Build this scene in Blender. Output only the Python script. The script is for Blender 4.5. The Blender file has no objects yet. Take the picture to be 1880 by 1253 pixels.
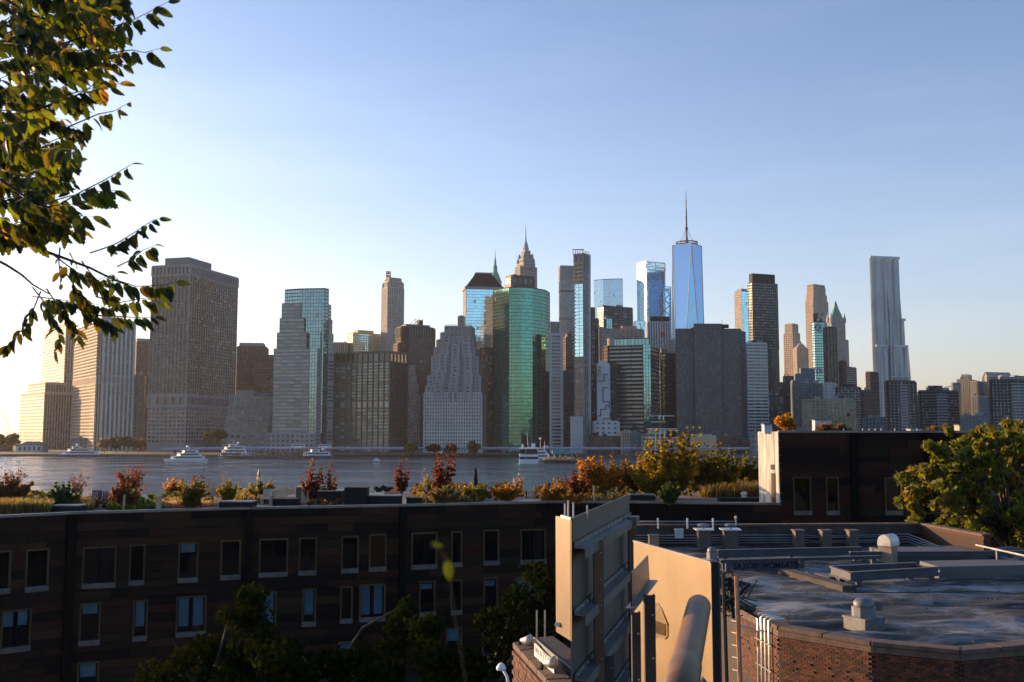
import bpy, math, random, colorsys
import numpy as np
from math import sin, cos, tan, pi, sqrt, radians
from mathutils import Vector, Matrix
random.seed(7); np.random.seed(7)
SC = bpy.context.scene
COL = SC.collection
# ------------------------------------------------------------------ camera, sky, sun, exposure
CAMZ = 22.0; F = 35.0/36.0*1880; PITCH = math.atan(170.0/F)
cam = bpy.data.objects.new('camera', bpy.data.cameras.new('camera')); COL.objects.link(cam)
cam.data.lens = 35; cam.data.sensor_width = 36; cam.data.clip_start = 0.1; cam.data.clip_end = 80000
cam.location = (0, 0, CAMZ); cam.rotation_euler = (pi/2+PITCH, 0, 0)
cam.data.dof.use_dof = True; cam.data.dof.focus_distance = 60; cam.data.dof.aperture_fstop = 9
SC.camera = cam
SUN_AZ = radians(59)      # to the left of the view direction
SUN_EL = radians(8.5)
sun_dir = Vector((-sin(SUN_AZ)*cos(SUN_EL), cos(SUN_AZ)*cos(SUN_EL), sin(SUN_EL)))
W = bpy.data.worlds.new('World'); SC.world = W; W.use_nodes = True
nt = W.node_tree; nt.nodes.clear()
out = nt.nodes.new('ShaderNodeOutputWorld'); bg = nt.nodes.new('ShaderNodeBackground')
sky = nt.nodes.new('ShaderNodeTexSky'); sky.sky_type = 'NISHITA'; sky.sun_disc = False
sky.sun_elevation = SUN_EL; sky.sun_rotation = -SUN_AZ; sky.altitude = 0
sky.air_density = 1.0; sky.dust_density = 1.5; sky.ozone_density = 4.0
# faint high cirrus over the whole sky
tc = nt.nodes.new('ShaderNodeTexCoord'); mp = nt.nodes.new('ShaderNodeMapping'); mp.inputs['Scale'].default_value = (1.6, 1.6, 9)
mp.inputs['Rotation'].default_value = (0.12, 0.1, 0.3)
nz = nt.nodes.new('ShaderNodeTexNoise'); nz.inputs['Scale'].default_value = 1.7; nz.inputs['Detail'].default_value = 7; nz.inputs['Roughness'].default_value = .55
rp = nt.nodes.new('ShaderNodeMapRange'); rp.inputs['From Min'].default_value = .45; rp.inputs['From Max'].default_value = .8
rp.inputs['To Min'].default_value = 0; rp.inputs['To Max'].default_value = .14
mx = nt.nodes.new('ShaderNodeMix'); mx.data_type = 'RGBA'; mx.blend_type = 'SCREEN'
mx.inputs[7].default_value = (1.6, 1.5, 1.45, 1)
L = nt.links.new
L(tc.outputs['Generated'], mp.inputs[0]); L(mp.outputs[0], nz.inputs['Vector']); L(nz.outputs[0], rp.inputs[0])
mx.blend_type = 'ADD'; L(rp.outputs[0], mx.inputs[0]); L(sky.outputs[0], mx.inputs[6]); L(mx.outputs[2], bg.inputs[0]); L(bg.outputs[0], out.inputs[0])
bg.inputs[1].default_value = 0.138
# pale haze layer of the whole horizon, thinning with height, the same all the way round
sep = nt.nodes.new('ShaderNodeSeparateXYZ'); L(tc.outputs['Generated'], sep.inputs[0])
om = nt.nodes.new('ShaderNodeMath'); om.operation = 'SUBTRACT'; om.inputs[0].default_value = 1; om.use_clamp = True
ab = nt.nodes.new('ShaderNodeMath'); ab.operation = 'ABSOLUTE'; L(sep.outputs[2], ab.inputs[0]); L(ab.outputs[0], om.inputs[1])
pw = nt.nodes.new('ShaderNodeMath'); pw.operation = 'POWER'; L(om.outputs[0], pw.inputs[0]); pw.inputs[1].default_value = 3.6
tint = nt.nodes.new('ShaderNodeMix'); tint.data_type = 'RGBA'; tint.blend_type = 'MULTIPLY'; tint.inputs[0].default_value = 1; tint.inputs[7].default_value = (1.12, 1.02, .98, 1); L(mx.outputs[2], tint.inputs[6])
hz = nt.nodes.new('ShaderNodeMix'); hz.data_type = 'RGBA'; hz.blend_type = 'ADD'; L(pw.outputs[0], hz.inputs[0]); L(tint.outputs[2], hz.inputs[6]); hz.inputs[7].default_value = (2.25, 1.62, 1.42, 1)
L(hz.outputs[2], bg.inputs[0])
# the haze glows towards the sun and fades away from it
dt = nt.nodes.new('ShaderNodeVectorMath'); dt.operation = 'DOT_PRODUCT'; L(tc.outputs['Generated'], dt.inputs[0]); dt.inputs[1].default_value = (-sin(SUN_AZ), cos(SUN_AZ), 0)
dr = nt.nodes.new('ShaderNodeMapRange'); dr.inputs[1].default_value = -1; dr.inputs[2].default_value = 1; dr.inputs[3].default_value = .08; dr.inputs[4].default_value = 1; L(dt.outputs['Value'], dr.inputs[0])
dm = nt.nodes.new('ShaderNodeMath'); dm.operation = 'MULTIPLY'; L(pw.outputs[0], dm.inputs[0]); L(dr.outputs[0], dm.inputs[1]); L(dm.outputs[0], hz.inputs[0])
sun = bpy.data.objects.new('sun', bpy.data.lights.new('sun', 'SUN')); COL.objects.link(sun)
sun.data.energy = 4.6; sun.data.angle = radians(.5); sun.data.color = (1, .63, .33)
sun.rotation_euler = sun_dir.to_track_quat('Z', 'Y').to_euler()
SC.view_settings.view_transform = 'Standard'; SC.view_settings.look = 'None'
SC.view_settings.exposure = 1.1; SC.view_settings.gamma = 1.0
SC.cycles.use_denoising = True
SC.cycles.max_bounces = 6; SC.cycles.diffuse_bounces = 2; SC.cycles.glossy_bounces = 3; SC.cycles.transmission_bounces = 4
SC.cycles.transparent_max_bounces = 8; SC.cycles.sample_clamp_indirect = 4; SC.cycles.caustics_reflective = False; SC.cycles.caustics_refractive = False
SC.cycles.volume_bounces = 0; SC.cycles.volume_step_rate = 1

# ------------------------------------------------------------------ picture -> place helpers
CP, SP = cos(PITCH), sin(PITCH)
def ray(x, y):
    dx = (x-940)/F; dz = (626.5-y)/F
    return dx/(CP-dz*SP), (SP+dz*CP)/(CP-dz*SP)      # X/Y, (Z-CAMZ)/Y
def P(x, y, D):
    a, b = ray(x, y); return Vector((a*D, D, CAMZ+b*D))
def G(x, y, z):
    a, b = ray(x, y); D = (z-CAMZ)/b; return Vector((a*D, D, z))
def TX(x, y=797): return ray(x, y)[0]
def ZY(y, D): return CAMZ+ray(940, y)[1]*D

# ------------------------------------------------------------------ mesh accumulator
class M:
    def __init__(s): s.v = []; s.f = []; s.r = []
    def q(s, *pts, r=None):
        n = len(s.v); s.v.extend([tuple(p) for p in pts]); s.f.append(tuple(range(n, n+len(pts)))); s.r.append(random.random() if r is None else r)
    def prism(s, poly, z0, z1, r=None, bot=False, top=True):
        n = len(s.v); k = len(poly); r = random.random() if r is None else r
        s.v += [(p[0], p[1], z0) for p in poly]+[(p[0], p[1], z1) for p in poly]
        for i in range(k):
            j = (i+1) % k; s.f.append((n+i, n+j, n+k+j, n+k+i)); s.r.append(r)
        if top: s.f.append(tuple(range(n+k, n+2*k))); s.r.append(r)
        if bot: s.f.append(tuple(range(n+k-1, n-1, -1))); s.r.append(r)
    def frustum(s, p0, p1, z0, z1, r=None):
        n = len(s.v); k = len(p0); r = random.random() if r is None else r
        s.v += [(p[0], p[1], z0) for p in p0]+[(p[0], p[1], z1) for p in p1]
        for i in range(k):
            j = (i+1) % k; s.f.append((n+i, n+j, n+k+j, n+k+i)); s.r.append(r)
        s.f.append(tuple(range(n+k, n+2*k))); s.r.append(r)
    def box(s, c, sx, sy, sz, rz=0, r=None):      # c = centre of base
        ca, sa = cos(rz), sin(rz); h = [(-sx/2, -sy/2), (sx/2, -sy/2), (sx/2, sy/2), (-sx/2, sy/2)]
        s.prism([(c[0]+a*ca-b*sa, c[1]+a*sa+b*ca) for a, b in h], c[2], c[2]+sz, r=r, bot=True)
    def bar(s, p, q, w, h, r=None, up=(0, 0, 1)):
        p = Vector(p); q = Vector(q); d = (q-p)
        if d.length < 1e-6: return
        d.normalize(); u = Vector(up)
        if abs(d.dot(u)) > .98: u = Vector((1, 0, 0))
        a = d.cross(u).normalized(); b = a.cross(d).normalized()
        n = len(s.v); r = random.random() if r is None else r
        for o in (p, q):
            for x, y in ((-1, -1), (1, -1), (1, 1), (-1, 1)): s.v.append(tuple(o+a*(x*w/2)+b*(y*h/2)))
        for f in ((3, 2, 1, 0), (4, 5, 6, 7), (0, 1, 5, 4), (1, 2, 6, 5), (2, 3, 7, 6), (3, 0, 4, 7)):
            s.f.append(tuple(n+i for i in f)); s.r.append(r)
    def tube(s, pts, rad, n=6, r=None, cap=True):
        pts = [Vector(p) for p in pts]; r = random.random() if r is None else r
        rr = rad if isinstance(rad, (list, tuple)) else [rad]*len(pts)
        base = len(s.v); ref = Vector((.13, .21, .97))
        for i, p in enumerate(pts):
            d = (pts[min(i+1, len(pts)-1)]-pts[max(i-1, 0)])
            d = d.normalized() if d.length > 1e-9 else Vector((0, 0, 1))
            if abs(d.dot(ref)) > .95: rf = Vector((1, 0, 0))
            else: rf = ref
            a = d.cross(rf).normalized(); b = d.cross(a)
            for k in range(n):
                t = 2*pi*k/n; s.v.append(tuple(p+a*(cos(t)*rr[i])+b*(sin(t)*rr[i])))
        for i in range(len(pts)-1):
            for k in range(n):
                k2 = (k+1) % n; s.f.append((base+i*n+k, base+i*n+k2, base+(i+1)*n+k2, base+(i+1)*n+k)); s.r.append(r)
        if cap:
            s.f.append(tuple(base+k for k in range(n))[::-1]); s.r.append(r)
            e = base+(len(pts)-1)*n; s.f.append(tuple(e+k for k in range(n))); s.r.append(r)
    def lathe(s, c, prof, n=16, r=None):
        base = len(s.v); r = random.random() if r is None else r
        for rad, z in prof:
            for k in range(n):
                t = 2*pi*(k+.5)/n; s.v.append((c[0]+cos(t)*rad, c[1]+sin(t)*rad, c[2]+z))
        for i in range(len(prof)-1):
            for k in range(n):
                k2 = (k+1) % n; s.f.append((base+i*n+k, base+i*n+k2, base+(i+1)*n+k2, base+(i+1)*n+k)); s.r.append(r)
        s.f.append(tuple(base+(len(prof)-1)*n+k for k in range(n))); s.r.append(r)
    def build(s, name, mat, parent=None, smooth=False, label=None, kind=None, bevel=0, lift=True):
        if not s.f: return None
        me = bpy.data.meshes.new(name); v = np.array(s.v, dtype=np.float64)
        if parent is not None and lift: v = v-np.array(parent.location)
        me.from_pydata(v.tolist(), [], s.f)
        at = me.attributes.new('rnd', 'FLOAT', 'FACE'); at.data.foreach_set('value', np.array(s.r, dtype=np.float32))
        if smooth: me.polygons.foreach_set('use_smooth', [True]*len(me.polygons))
        me.materials.append(mat); me.update()
        o = bpy.data.objects.new(name, me); COL.objects.link(o)
        if parent is not None: o.parent = parent
        if label: o['label'] = label
        if kind: o['kind'] = kind
        if bevel:
            b = o.modifiers.new('bevel', 'BEVEL'); b.width = bevel; b.segments = 2; b.limit_method = 'ANGLE'
        return o
def thing(name, label, cat, loc, group=None):
    o = bpy.data.objects.new(name, None); o.location = loc; COL.objects.link(o); o.empty_display_size = .1
    o['label'] = label; o['category'] = cat
    if group: o['group'] = group
    return o
def tag(o, label, cat, group=None):
    o['label'] = label; o['category'] = cat
    if group: o['group'] = group
    return o
def struct(o, label=None):
    o['kind'] = 'structure'
    if label: o['label'] = label
    return o
def recenter(o, loc):
    me = o.data; a = np.empty(len(me.vertices)*3); me.vertices.foreach_get('co', a); a = a.reshape(-1, 3)-np.array(loc)
    me.vertices.foreach_set('co', a.ravel()); o.location = loc; return o
def dup(root, loc, rz, label, scale=None):
    r = root.copy(); COL.objects.link(r); r.location = loc; r.rotation_euler = (0, 0, rz); r['label'] = label
    if scale: r.scale = (scale,)*3
    for ch in list(root.children):
        c = ch.copy(); COL.objects.link(c); c.parent = r
        for g in list(ch.children):
            d = g.copy(); COL.objects.link(d); d.parent = c
    return r

# ------------------------------------------------------------------ materials
def _new(name):
    m = bpy.data.materials.new(name); m.use_nodes = True; n = m.node_tree; n.nodes.clear()
    o = n.nodes.new('ShaderNodeOutputMaterial'); p = n.nodes.new('ShaderNodeBsdfPrincipled'); n.links.new(p.outputs[0], o.inputs[0])
    return m, n, p, o
def mat(name, col, rough=.8, metal=0.0, ns=0.15, na=.35, bump=0, bs=None, vary=0.0, dirt=None, spec=.5):
    """flat colour broken by noise at scale ns (1/m); vary: per-face brightness; dirt: (colour, scale, amount)"""
    m, n, p, o = _new(name); p.inputs['Roughness'].default_value = rough; p.inputs['Metallic'].default_value = metal
    p.inputs['Specular IOR Level'].default_value = spec
    t = n.nodes.new('ShaderNodeTexCoord'); z = n.nodes.new('ShaderNodeTexNoise'); z.inputs['Scale'].default_value = ns; z.inputs['Detail'].default_value = 6
    n.links.new(t.outputs['Object'], z.inputs['Vector'])
    r = n.nodes.new('ShaderNodeMapRange'); r.inputs[1].default_value = .3; r.inputs[2].default_value = .7; r.inputs[3].default_value = 1-na; r.inputs[4].default_value = 1+na*.6
    n.links.new(z.outputs[0], r.inputs[0])
    v = n.nodes.new('ShaderNodeVectorMath'); v.operation = 'SCALE'; v.inputs[0].default_value = col; n.links.new(r.outputs[0], v.inputs['Scale'])
    last = v.outputs[0]
    if vary:
        a = n.nodes.new('ShaderNodeAttribute'); a.attribute_name = 'rnd'
        r2 = n.nodes.new('ShaderNodeMapRange'); r2.inputs[3].default_value = 1-vary; r2.inputs[4].default_value = 1+vary; n.links.new(a.outputs['Fac'], r2.inputs[0])
        v2 = n.nodes.new('ShaderNodeVectorMath'); v2.operation = 'SCALE'; n.links.new(last, v2.inputs[0]); n.links.new(r2.outputs[0], v2.inputs['Scale']); last = v2.outputs[0]
    if dirt:
        z2 = n.nodes.new('ShaderNodeTexNoise'); z2.inputs['Scale'].default_value = dirt[1]; z2.inputs['Detail'].default_value = 8; z2.inputs['Roughness'].default_value = .65
        n.links.new(t.outputs['Object'], z2.inputs['Vector'])
        r3 = n.nodes.new('ShaderNodeMapRange'); r3.inputs[1].default_value = .45; r3.inputs[2].default_value = .68; r3.inputs[4].default_value = dirt[2]; n.links.new(z2.outputs[0], r3.inputs[0])
        mm = n.nodes.new('ShaderNodeMix'); mm.data_type = 'RGBA'; n.links.new(r3.outputs[0], mm.inputs[0]); n.links.new(last, mm.inputs[6]); mm.inputs[7].default_value = (*dirt[0], 1); last = mm.outputs[2]
    n.links.new(last, p.inputs['Base Color'])
    if bump:
        z3 = n.nodes.new('ShaderNodeTexNoise'); z3.inputs['Scale'].default_value = bs or ns*6; z3.inputs['Detail'].default_value = 5; n.links.new(t.outputs['Object'], z3.inputs['Vector'])
        b = n.nodes.new('ShaderNodeBump'); b.inputs['Strength'].default_value = bump; b.inputs['Distance'].default_value = .02; n.links.new(z3.outputs[0], b.inputs['Height']); n.links.new(b.outputs[0], p.inputs['Normal'])
    return m
def glass(name, col, blind=(.3, .3, .28), frac=.12, metal=0.0, rough=.12, spec=.8, vary=.35):
    """window panes: tinted reflective sheet, each pane a little different, some with blinds drawn"""
    m, n, p, o = _new(name)
    a = n.nodes.new('ShaderNodeAttribute'); a.attribute_name = 'rnd'
    r2 = n.nodes.new('ShaderNodeMapRange'); r2.inputs[3].default_value = 1-vary; r2.inputs[4].default_value = 1+vary; n.links.new(a.outputs['Fac'], r2.inputs[0])
    v2 = n.nodes.new('ShaderNodeVectorMath'); v2.operation = 'SCALE'; v2.inputs[0].default_value = col; n.links.new(r2.outputs[0], v2.inputs['Scale'])
    ml = n.nodes.new('ShaderNodeMath'); ml.operation = 'MULTIPLY'; ml.inputs[1].default_value = 37.17; n.links.new(a.outputs['Fac'], ml.inputs[0])
    fr = n.nodes.new('ShaderNodeMath'); fr.operation = 'FRACT'; n.links.new(ml.outputs[0], fr.inputs[0])
    lt = n.nodes.new('ShaderNodeMath'); lt.operation = 'LESS_THAN'; lt.inputs[1].default_value = frac; n.links.new(fr.outputs[0], lt.inputs[0])
    mm = n.nodes.new('ShaderNodeMix'); mm.data_type = 'RGBA'; n.links.new(lt.outputs[0], mm.inputs[0]); n.links.new(v2.outputs[0], mm.inputs[6]); mm.inputs[7].default_value = (*blind, 1)
    n.links.new(mm.outputs[2], p.inputs['Base Color'])
    if metal:
        mt = n.nodes.new('ShaderNodeMath'); mt.operation = 'MULTIPLY_ADD'; mt.inputs[1].default_value = -metal*.8; mt.inputs[2].default_value = metal
        n.links.new(lt.outputs[0], mt.inputs[0]); n.links.new(mt.outputs[0], p.inputs['Metallic'])
    p.inputs['Roughness'].default_value = rough; p.inputs['Specular IOR Level'].default_value = spec
    return m
def leafmat(name, stops, transl=.45, rough=.55, per_object=False, spec=.35):
    """stops: colours the leaves run through, leaf by leaf; light shines through them"""
    m, n, p, o = _new(name)
    if per_object: a = n.nodes.new('ShaderNodeObjectInfo'); src = a.outputs['Random']
    else: a = n.nodes.new('ShaderNodeAttribute'); a.attribute_name = 'rnd'; src = a.outputs['Fac']
    cr = n.nodes.new('ShaderNodeValToRGB'); el = cr.color_ramp.elements
    while len(el) < len(stops): el.new(.5)
    for i, c in enumerate(stops): el[i].position = i/(len(stops)-1); el[i].color = (*c, 1)
    n.links.new(src, cr.inputs[0]); last = cr.outputs[0]
    t = n.nodes.new('ShaderNodeTexCoord'); z = n.nodes.new('ShaderNodeTexNoise'); z.inputs['Scale'].default_value = 30 if per_object else 2.0
    n.links.new(t.outputs['Object'], z.inputs['Vector'])
    r = n.nodes.new('ShaderNodeMapRange'); r.inputs[1].default_value = .3; r.inputs[2].default_value = .7; r.inputs[3].default_value = .6; r.inputs[4].default_value = 1.25; n.links.new(z.outputs[0], r.inputs[0])
    v = n.nodes.new('ShaderNodeVectorMath'); v.operation = 'SCALE'; n.links.new(last, v.inputs[0]); n.links.new(r.outputs[0], v.inputs['Scale']); last = v.outputs[0]
    p.inputs['Roughness'].default_value = rough; p.inputs['Specular IOR Level'].default_value = spec; n.links.new(last, p.inputs['Base Color'])
    tr = n.nodes.new('ShaderNodeBsdfTranslucent'); sc = n.nodes.new('ShaderNodeVectorMath'); sc.operation = 'MULTIPLY'; sc.inputs[1].default_value = (2.3, 2.2, .8)
    n.links.new(last, sc.inputs[0]); n.links.new(sc.outputs[0], tr.inputs['Color'])
    ms = n.nodes.new('ShaderNodeMixShader'); ms.inputs[0].default_value = transl; n.links.new(p.outputs[0], ms.inputs[1]); n.links.new(tr.outputs[0], ms.inputs[2]); n.links.new(ms.outputs[0], o.inputs[0])
    return m

# ------------------------------------------------------------------ setting: water, land, hills
m_water, n, p, o = _new('river_water')
p.inputs['Base Color'].default_value = (.02, .032, .045, 1); p.inputs['Roughness'].default_value = .16; p.inputs['IOR'].default_value = 1.33
t = n.nodes.new('ShaderNodeTexCoord'); mpn = n.nodes.new('ShaderNodeMapping'); mpn.inputs['Scale'].default_value = (.12, .035, 1)
n.links.new(t.outputs['Object'], mpn.inputs[0])
z1 = n.nodes.new('ShaderNodeTexNoise'); z1.inputs['Scale'].default_value = 1.2; z1.inputs['Detail'].default_value = 9; z1.inputs['Roughness'].default_value = .7; z1.inputs['Distortion'].default_value = .3
n.links.new(mpn.outputs[0], z1.inputs['Vector'])
b = n.nodes.new('ShaderNodeBump'); b.inputs['Strength'].default_value = .9; b.inputs['Distance'].default_value = 1.7; n.links.new(z1.outputs[0], b.inputs['Height'])
n.links.new(b.outputs[0], p.inputs['Normal'])
z2 = n.nodes.new('ShaderNodeTexNoise'); z2.inputs['Scale'].default_value = .012; z2.inputs['Detail'].default_value = 4; mp2 = n.nodes.new('ShaderNodeMapping'); mp2.inputs['Scale'].default_value = (.35, 2.2, 1); n.links.new(t.outputs['Object'], mp2.inputs[0]); n.links.new(mp2.outputs[0], z2.inputs['Vector'])
r = n.nodes.new('ShaderNodeMapRange'); r.inputs[1].default_value = .4; r.inputs[2].default_value = .6; r.inputs[3].default_value = .05; r.inputs[4].default_value = .34; n.links.new(z2.outputs[0], r.inputs[0]); n.links.new(r.outputs[0], p.inputs['Roughness'])
w = M(); w.q((-7000, 130, 0), (7000, 130, 0), (7000, 7500, 0), (-7000, 7500, 0)); struct(w.build('river_water', m_water))

m_haze = bpy.data.materials.new('haze'); m_haze.use_nodes = True; n = m_haze.node_tree; n.nodes.clear(); o = n.nodes.new('ShaderNodeOutputMaterial'); pv = n.nodes.new('ShaderNodeVolumePrincipled')
pv.inputs['Color'].default_value = (.86, .88, .92, 1); pv.inputs['Density'].default_value = .00003; pv.inputs['Anisotropy'].default_value = .45; n.links.new(pv.outputs[0], o.inputs['Volume'])
w = M(); w.box((0, 3800, -3.2), 15000, 8000, 575); hb_ = w.build('haze', m_haze); hb_['kind'] = 'stuff'; hb_['label'] = 'thin evening haze hanging over the river and the city'
m_soil = mat('city_ground', (.07, .068, .065), .95, ns=.02, na=.4)
m_pier = mat('seawall_stone', (.13, .11, .09), .9, ns=.2, na=.5)
m_asph = mat('asphalt', (.05, .05, .052), .9, ns=.4, na=.3)
shore = [(-42, 1), (0, 838), (250, 838), (430, 839), (700, 838), (900, 838), (1010, 838), (1100, 840), (1400, 845), (1900, 850)]
pts = [G(x, y, 0) for x, y in shore[1:]]
poly = [(-1200, 1700), (-640, 1075)]+[(p_.x, p_.y) for p_ in pts]+[(2200, 700), (3800, 5200), (-500, 5200), (-1100, 2600)]
w = M(); w.prism(poly, -2, 2.0); struct(w.build('manhattan_ground', m_soil))
w = M(); w.q((-300, -160, 0.0), (500, -160, 0.0), (500, 132, 0.0), (-300, 132, 0.0)); struct(w.build('street_ground', m_asph))
m_hill = mat('wooded_hill', (.045, .055, .03), 1, ns=.01, na=.5)
w = M(); hx = [(-2600+i*70, 5200) for i in range(62)]; prev = None
for i, (x, y) in enumerate(hx):
    h = 38+26*sin(i*.21)+9*sin(i*1.3)+5*random.random()
    if prev: w.q((prev[0], y, 0), (x, y, 0), (x, y+300, h), (prev[0], y+300, prev[1])); w.q((prev[0], y+300, prev[1]), (x, y+300, h), (x, y+1600, h*.6), (prev[0], y+1600, prev[1]*.6))
    prev = (x, h)
struct(w.build('distant_hills', m_hill))
# ================================================================== Manhattan
# wall materials
mw = {}
def WM(k, col, **kw):
    kw.setdefault('vary', .06); kw.setdefault('na', .18); kw.setdefault('ns', .02); mw[k] = mat('wall_'+k, col, **kw)
WM('tan', (.46, .36, .27)); WM('limestone', (.42, .39, .35)); WM('greystone', (.28, .275, .275)); WM('brown', (.105, .07, .055)); WM('red', (.13, .065, .045))
WM('granite', (.27, .275, .285)); WM('olive', (.14, .14, .105)); WM('white', (.55, .56, .58)); WM('dark', (.025, .025, .028)); WM('black', (.014, .014, .016))
WM('cream', (.5, .42, .29)); WM('yellow', (.5, .36, .16)); WM('concrete', (.3, .28, .26)); WM('alum', (.42, .42, .44), metal=.5, rough=.45)
WM('mauve', (.13, .12, .125)); WM('bluegrey', (.14, .17, .2)); WM('steel', (.60, .62, .61), metal=.2, rough=.5); WM('midgrey', (.10, .095, .09)); WM('zigstone', (.54, .51, .48)); WM('zigmauve', (.41, .38, .375)); WM('copper', (.12, .3, .24)); WM('slate', (.018, .018, .021), rough=.9, spec=.2)
WM('pinkstone', (.34, .27, .24)); WM('greenwall', (.05, .075, .065)); WM('khaki', (.3, .25, .15)); WM('stone2', (.33, .31, .31))
gl = dict(
 dark=glass('window_dark', (.018, .021, .026), (.16, .15, .13), .10),
 dim=glass('window_dim', (.03, .034, .04), (.25, .24, .22), .2, rough=.2),
 mid=glass('window_grey', (.06, .065, .07), (.3, .3, .28), .2, rough=.15),
 blue=glass('window_blue', (.60, .86, .94), (.3, .4, .45), .01, metal=.9, rough=.07, vary=.10),
 blue2=glass('window_deep_blue', (.28, .47, .70), (.3, .4, .6), .0, metal=.9, rough=.06, vary=.05),
 green=glass('window_green', (.135, .31, .24), (.2, .35, .25), .008, metal=.9, rough=.06, vary=.12),
 teal=glass('window_teal', (.24, .38, .40), (.25, .35, .35), .01, metal=.9, rough=.07, vary=.12),
 bronze=glass('window_bronze', (.14, .12, .10), (.4, .33, .2), .12, metal=.7, rough=.1, vary=.3),
 ltblue=glass('window_pale_blue', (.55, .74, .85), (.5, .65, .75), .01, metal=.85, rough=.08, vary=.07),
 pale=glass('window_pale_grey', (.2, .22, .2), (.38, .38, .34), .25, metal=.4, rough=.15),
)
# style: bay, floor, pier width share, spandrel share, pier depth, spandrel depth, pier wall, spandrel wall, glass
ST = {
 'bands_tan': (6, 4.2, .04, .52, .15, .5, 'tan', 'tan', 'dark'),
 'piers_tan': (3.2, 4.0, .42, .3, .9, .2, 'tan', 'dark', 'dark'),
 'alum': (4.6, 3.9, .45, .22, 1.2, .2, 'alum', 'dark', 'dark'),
 'alumlit': (3.0, 3.9, .3, .42, .2, .28, 'tan', 'tan', 'mid'),  # sunlit face of the aluminium tower, golden light put into tan walls
 'w55': (4.9, 3.85, .18, .42, .9, .35, 'greystone', 'midgrey', 'dark'),
 'w55side': (5.0, 3.85, .16, .30, .8, .3, 'greystone', 'dark', 'bronze'),
 'w55low': (5.6, 4.5, .26, .42, .6, .5, 'greystone', 'greystone', 'dark'),
 'punched_brown': (3.0, 3.7, .5, .48, .4, .34, 'brown', 'brown', 'dim'),
 'punched_red': (3.2, 3.7, .45, .5, .4, .34, 'red', 'red', 'dark'),
 'piers_red': (3.0, 3.8, .5, .35, .7, .2, 'red', 'dark', 'dim'),
 'granite': (8, 3.9, .05, .52, .2, .35, 'granite', 'granite', 'pale'),
 'curtain_teal': (3.0, 3.9, .09, .09, .12, .10, 'dark', 'dark', 'teal'),
 'curtain_green': (2.6, 3.8, .07, .11, .10, .12, 'dark', 'dark', 'green'),
 'curtain_blue': (2.6, 4.1, .05, .10, .10, .14, 'bluegrey', 'bluegrey', 'blue'),
 'curtain_ltblue': (3.2, 4.2, .04, .08, .08, .12, 'bluegrey', 'bluegrey', 'ltblue'),
 'olive': (7.0, 3.55, .17, .42, .9, .35, 'olive', 'olive', 'pale'),
 'olive_side': (4.0, 3.55, .22, .3, 1.1, .2, 'olive', 'dark', 'dark'),
 'yellow': (3.1, 3.4, .35, .4, .3, .35, 'yellow', 'yellow', 'blue'),
 'deco': (3.0, 3.7, .5, .4, .55, .25, 'limestone', 'stone2', 'dim'),
 'ziggurat': (2.75, 3.7, .52, .42, .5, .3, 'zigstone', 'zigstone', 'dark'),
 'zigtop': (4.6, 3.7, .5, .55, 1.0, .5, 'zigmauve', 'zigmauve', 'dim'),
 'whitegrid': (5.5, 3.7, .22, .45, .35, .3, 'white', 'white', 'dark'),
 'greytower': (2.2, 3.9, .2, .42, .3, .35, 'greystone', 'greystone', 'pale'),
 'brownstone': (3.2, 3.5, .5, .45, .35, .3, 'red', 'red', 'dark'),
 'darkgrid': (2.6, 3.8, .3, .3, .35, .25, 'black', 'black', 'dim'),
 'darkdots': (3.0, 3.8, .42, .5, .4, .35, 'dark', 'dark', 'pale'),
 'liberty': (9, 4.0, .1, .45, .5, .6, 'black', 'black', 'dim'),
 'beigeplain': (6.5, 4.0, .6, .55, .15, .12, 'pinkstone', 'pinkstone', 'dim'),
 'maiden': (12, 4.3, .02, .5, .2, .7, 'dark', 'dark', 'pale'),
 'stripes': (3.7, 3.9, .42, .2, 1.0, .2, 'white', 'dark', 'dark'),
 'glassdark': (3.2, 3.8, .08, .22, .12, .2, 'dark', 'dark', 'teal'),
 'mauve': (2.7, 3.9, .5, .5, .3, .22, 'mauve', 'mauve', 'dim'),
 'ltbands': (7, 3.6, .06, .5, .2, .35, 'alum', 'alum', 'dark'),
 'beigeapt': (3.2, 3.4, .45, .45, .4, .3, 'tan', 'tan', 'mid'),
 'creamapt': (3.2, 3.4, .5, .45, .3, .25, 'cream', 'cream', 'dim'),
 'gothic': (2.6, 3.8, .5, .35, .7, .25, 'limestone', 'stone2', 'dim'),
 'slab_apt': (6.2, 2.85, .5, .28, .35, .7, 'brown', 'stone2', 'mid'),
 'slab_tower': (3.6, 2.75, .62, .13, .3, .55, 'dark', 'stone2', 'dim'),
 'khakiapt': (4.2, 2.9, .45, .45, .3, .25, 'khaki', 'khaki', 'pale'),
 'lowgrey': (4, 3.5, .55, .45, .25, .2, 'bluegrey', 'bluegrey', 'dim'),
 'concrete_open': (5.5, 3.6, .12, .14, .3, .5, 'concrete', 'concrete', 'dark'),
}
def outward(A, B):
    d = (B-A).normalized(); return d, Vector((d.y, -d.x))
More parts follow.
